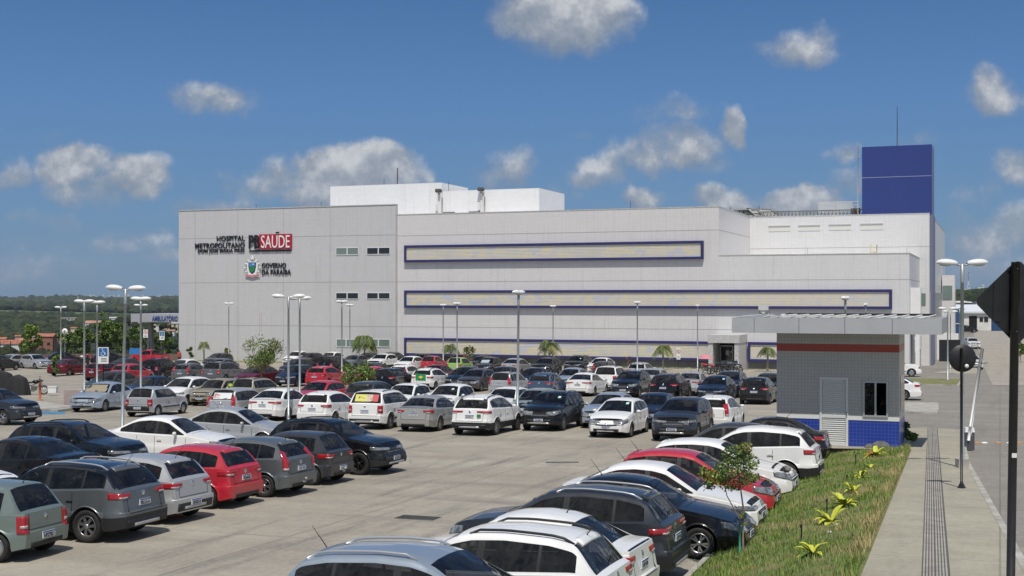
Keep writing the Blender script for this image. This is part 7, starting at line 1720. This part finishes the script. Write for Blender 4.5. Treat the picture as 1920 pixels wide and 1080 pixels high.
# ================= people =================
M_skin = mat('skin', (.20, .10, .065), .6); M_hair = mat('hair_black', (.01, .008, .007), .6)
def person(x, d, z, rz, shirt, trousers, label, h=1.66, pose='stand', hair=True):
    e = empty('person', (x, d, z), rz); tag(e, label, 'person'); s = h / 1.70
    bm = bmesh.new(); J = {}
    def j(n, p, r): v = bm.verts.new(Vector(p) * s); J[n] = (v, r * s)
    j('hip', (0, 0, .92), .135); j('waist', (0, 0, 1.08), .12); j('chest', (0, 0, 1.30), .15); j('neck', (0, .01, 1.46), .055); j('head', (0, -.01, 1.58), .092); j('crown', (0, 0, 1.66), .075)
    for q, sg in (('l', -1), ('r', 1)):
        j('sh' + q, (sg * .17, 0, 1.38), .065); j('el' + q, (sg * .24, .02, 1.12), .045); j('wr' + q, (sg * .25, -.08, .90), .032); j('ha' + q, (sg * .25, -.11, .82), .036)
        if pose == 'sit': j('kn' + q, (sg * .11, -.42, .90), .075); j('an' + q, (sg * .11, -.42, .50), .045); j('to' + q, (sg * .11, -.54, .46), .04)
        else: j('kn' + q, (sg * .10, -.03, .50), .072); j('an' + q, (sg * .11, .02, .09), .045); j('to' + q, (sg * .12, -.12, .045), .04)
    for a, b in (('hip', 'waist'), ('waist', 'chest'), ('chest', 'neck'), ('neck', 'head'), ('head', 'crown')): bm.edges.new((J[a][0], J[b][0]))
    for q in 'lr':
        for a, b in (('chest', 'sh' + q), ('sh' + q, 'el' + q), ('el' + q, 'wr' + q), ('wr' + q, 'ha' + q), ('hip', 'kn' + q), ('kn' + q, 'an' + q), ('an' + q, 'to' + q)): bm.edges.new((J[a][0], J[b][0]))
    me = bpy.data.meshes.new('body'); bm.verts.index_update(); rad = {v.index: r for v, r in J.values()}; hipi = J['hip'][0].index; bm.to_mesh(me); bm.free()
    o = bpy.data.objects.new('body', me); S.collection.objects.link(o); o.parent = e
    md = o.modifiers.new('skin', 'SKIN'); sv = me.skin_vertices[0].data
    for i, r in rad.items(): sv[i].radius = (r, r * .8); sv[i].use_root = (i == hipi)
    o.modifiers.new('sub', 'SUBSURF').levels = 1; o.modifiers['sub'].render_levels = 1
    m2 = bpy.data.meshes.new_from_object(o.evaluated_get(bpy.context.evaluated_depsgraph_get())); o.modifiers.clear(); o.data = m2; m2.name = 'body'
    m2.materials.clear(); [m2.materials.append(q) for q in (shirt, trousers, M_skin, M_hair)]
    for p in m2.polygons:
        c = p.center / s; p.use_smooth = True
        p.material_index = 3 if (c.z > 1.62 or (c.z > 1.50 and c.y > .03)) else 2 if (c.z > 1.44 or (abs(c.x) > .20 and c.z < 1.2 and c.z > .75)) else 0 if c.z > .96 else 1
    if hair:
        mb = MB(); mb.ball((0, .03 * s, 1.60 * s), (.10 * s, .10 * s, .115 * s), 0, 12, 8); mb.build('hair', M_hair, e)
    mb = MB(); mb.ball((-.032 * s, -.10 * s, 1.585 * s), .010 * s); mb.ball((.032 * s, -.10 * s, 1.585 * s), .010 * s); mb.ball((0, -.112 * s, 1.56 * s), (.012 * s, .018 * s, .018 * s)); mb.build('face', M_skin, e)
    return e
M_rs = mat('shirt_red', (.48, .06, .06), .8); M_bs = mat('shirt_black', (.015, .015, .017), .8); M_ws = mat('uniform_white', (.42, .44, .46), .8); M_jn = mat('trousers_dark', (.02, .022, .03), .8)
d_ = 144.; person((336 - 960) / F * d_, d_, .02, .5, M_rs, M_jn, 'woman in a red shirt standing by the corner of the hospital wall', 1.65)
pp_ = H0 + U * bx(1381.5, -3.2) - V * 3.2; person(pp_.x, pp_.y, .02, .1, M_ws, M_ws, 'person in pale hospital clothes standing in the entrance doorway', 1.72)
d_ = 118.; person((153.5 - 960) / F * d_, d_, zp(d_), .2, M_bs, M_jn, 'motorcyclist in dark clothes with a white helmet left of the lamp post', 1.66, hair=False)
mb = MB(); z_ = zp(d_) + 1.57; mb.ball((0, 0, 0), (.145, .16, .15), 0, 14, 9); mb.box((0, -.14, -.01), (.2, .05, .08), 1); o = mb.build('helmet', [M_white, M_glass], None, ((153.5 - 960) / F * d_, d_, z_)); tag(o, 'white motorcycle helmet on the head left of the lamp post', 'helmet')
person((164.5 - 960) / F * d_, d_, zp(d_) + .12, -.2, M_bs, M_jn, 'motorcyclist in dark clothes with a red helmet right of the lamp post', 1.70, hair=False)
mb = MB(); mb.ball((0, 0, 0), (.145, .16, .15), 0, 14, 9); mb.box((0, -.14, -.01), (.2, .05, .08), 1); o = mb.build('helmet', [mat('helmet_red', (.40, .02, .02), .25), M_glass], None, ((164.5 - 960) / F * d_, d_, z_ + .16)); tag(o, 'red motorcycle helmet on the head right of the lamp post', 'helmet')
pg = Vector((13.37, 44, 2.40)) + U * gpx(1655, .9) + V * .9; person(pg.x, pg.y, 2.40 + .25 - .2, .35, M_bs, M_jn, 'guard in dark clothes seated inside the guard house window', 1.62, pose='sit')

# ================= motorcycles =================
def motorcycle(x, d, z, rz, pk, label, box=False):
    e = empty('motorcycle', (x, d, z), rz); tag(e, label, 'motorcycle', 'motorcycles')
    for y in (.66, -.62):
        mb = MB(); mb.tube([(0, y + .27 * cos(R(a)), .30 + .27 * sin(R(a))) for a in range(0, 361, 20)], .045, 7, 0, False); w = mb.build('wheel', M_tyre, e)
        mb = MB(); mb.tube([(0, y + .22 * cos(R(a)), .30 + .22 * sin(R(a))) for a in range(0, 361, 20)], .012, 5, 0, False); [mb.tube([(0, y, .3), (0, y + .22 * cos(R(a)), .30 + .22 * sin(R(a)))], .010, 4) for a in range(0, 360, 60)]; mb.build('rim', M_rim, w)
    mb = MB(); mb.tube([(0, .50, .80), (0, .35, .78), (0, -.1, .60), (0, -.62, .62)], .03, 6); mb.tube([(0, .45, .75), (0, .2, .35), (0, -.15, .28), (0, -.62, .30)], .025, 6); mb.box((0, .05, .42), (.24, .34, .30)); mb.tube([(.12, .1, .25), (.14, -.3, .28), (.15, -.75, .40)], .04, 7); mb.build('frame', M_stl, e)
    mb = MB(); mb.ball((0, .18, .84), (.15, .26, .13)); mb.ball((0, .45, .86), (.10, .12, .12)); mb.ball((0, -.62, .72), (.09, .22, .07)); mb.build('tank', paint(pk), e)
    mb = MB(); mb.ball((0, -.28, .80), (.13, .36, .06)); mb.build('seat', M_plast, e)
    mb = MB(); [mb.tube([(q, .66, .30), (q, .48, .92)], .022, 6) for q in (-.07, .07)]; mb.build('fork', M_chrome, e)
    mb = MB(); mb.tube([(-.36, .34, 1.02), (-.12, .46, .98), (.12, .46, .98), (.36, .34, 1.02)], .015, 6); [mb.tube([(q, .42, 1.0), (q * 1.2, .42, 1.16)], .008, 4) for q in (-.25, .25)]; [mb.ball((q * 1.2, .42, 1.19), (.06, .015, .04)) for q in (-.25, .25)]; mb.build('handlebar', M_blackp, e)
    mb = MB(); mb.ball((0, .58, .92), (.09, .07, .09)); mb.build('headlight', M_head, e)
    if box: mb = MB(); mb.box((0, -.66, .96), (.40, .38, .32), taper=.9); mb.build('top_box', M_plast, e)
    return e
for (px, py, rz, pk, lb, bxx) in ((1325, 697, .8, 'red', 'red motorcycle parked under the pink umbrella near the entrance', False), (1338, 699, .5, 'red', 'second red motorcycle right of the pink umbrella', True), (1350, 695, .5, 'blue', 'blue motorcycle in front of the entrance door', False), (1361, 695, .4, 'navy', 'dark blue motorcycle in front of the entrance', False), (1371, 694, .4, 'grey', 'grey motorcycle with a box before the entrance', True), (1381, 695, .5, 'blue', 'blue motorcycle at the right pillar of the porch', False)):
    x, d = at(px, py + 4); motorcycle(x, d, zp(d), rz, pk, lb, bxx)
x, d = at(1323, 700); e = empty('umbrella', (x, d, zp(d) + .55)); tag(e, 'pink umbrella opened over the red motorcycle', 'umbrella')
mb = MB(); n = 16; P_ = [(0, 0, 1.25)] + [(.75 * cos(2 * pi * k / n) * q, .75 * sin(2 * pi * k / n) * q, 1.25 - .42 * q * q) for q in (.5, 1.) for k in range(n)]; mb.add(P_, [(0, 1 + k, 1 + (k + 1) % n) for k in range(n)] + [(1 + k, 1 + n + k, 1 + n + (k + 1) % n, 1 + (k + 1) % n) for k in range(n)], 0, True); mb.build('canopy', mat('umbrella_pink', (.55, .22, .25), .7), e); mb = MB(); mb.tube([(0, 0, .3), (0, 0, 1.26)], .012, 5); mb.build('shaft', M_stl, e)
x, d = at(62, 740); motorcycle(x, d, zp(d) + .0, -1.3, 'black', 'black motorcycle standing uncovered beside the black covered ones')
def covered(px, py, w, h, label, seed, rz=0.):
    x, d = at(px, py); rnd = random.Random(seed); mb = MB(); nu_, nv_ = 40, 14; P_ = []
    for i in range(nu_):
        a = 2 * pi * i / nu_
        for j in range(nv_ + 1):
            t = j / nv_; rr = .30 + .70 * t ** .8; fold = 1 + .09 * sin(a * 7 + seed) * t + .06 * sin(a * 13 + 1) * t * t
            xx = cos(a) * w * (.12 + .88 * rr) * fold; yy = sin(a) * .42 * (.15 + .85 * rr) * fold
            ridge = 1.0 - .16 * abs(cos(a)) * (1 - t); P_.append((xx, yy, h * ridge * (1 - t ** 2.6)))
    mb.add(P_, [(i * (nv_ + 1) + j, ((i + 1) % nu_) * (nv_ + 1) + j, ((i + 1) % nu_) * (nv_ + 1) + j + 1, i * (nv_ + 1) + j + 1) for i in range(nu_) for j in range(nv_)], 0, True); mb.add([P_[i * (nv_ + 1)] for i in range(nu_)], [tuple(range(nu_))])
    o = mb.build('motorcycle_cover', mat('cover_black_cloth', (.018, .018, .020), .75, bump=.4, bscale=6), None, (x, d, zp(d))); o.rotation_euler = (0, 0, rz); recalc(o); tag(o, label, 'cover')
covered(33, 741, .80, 1.35, 'black cloth cover draped over the motorcycle nearest the orange bollard', 1); covered(2, 735, .95, 1.5, 'black cloth cover over the motorcycle at the left edge', 2, .2)

# ================= air =================
mb = MB(); mb.box((0, 5000, 150), (14000, 13000, 420)); hz = mb.build('haze', []); hz['kind'] = 'stuff'
mh = bpy.data.materials.new('haze_air'); mh.use_nodes = True; nt = mh.node_tree; nt.nodes.clear(); o_ = nt.nodes.new('ShaderNodeOutputMaterial'); v_ = nt.nodes.new('ShaderNodeVolumePrincipled')
v_.inputs['Color'].default_value = (.72, .82, 1, 1); v_.inputs['Density'].default_value = .00003; v_.inputs['Anisotropy'].default_value = .0; nt.links.new(v_.outputs[0], o_.inputs['Volume']); hz.data.materials.append(mh)
hz.display_type = 'WIRE'
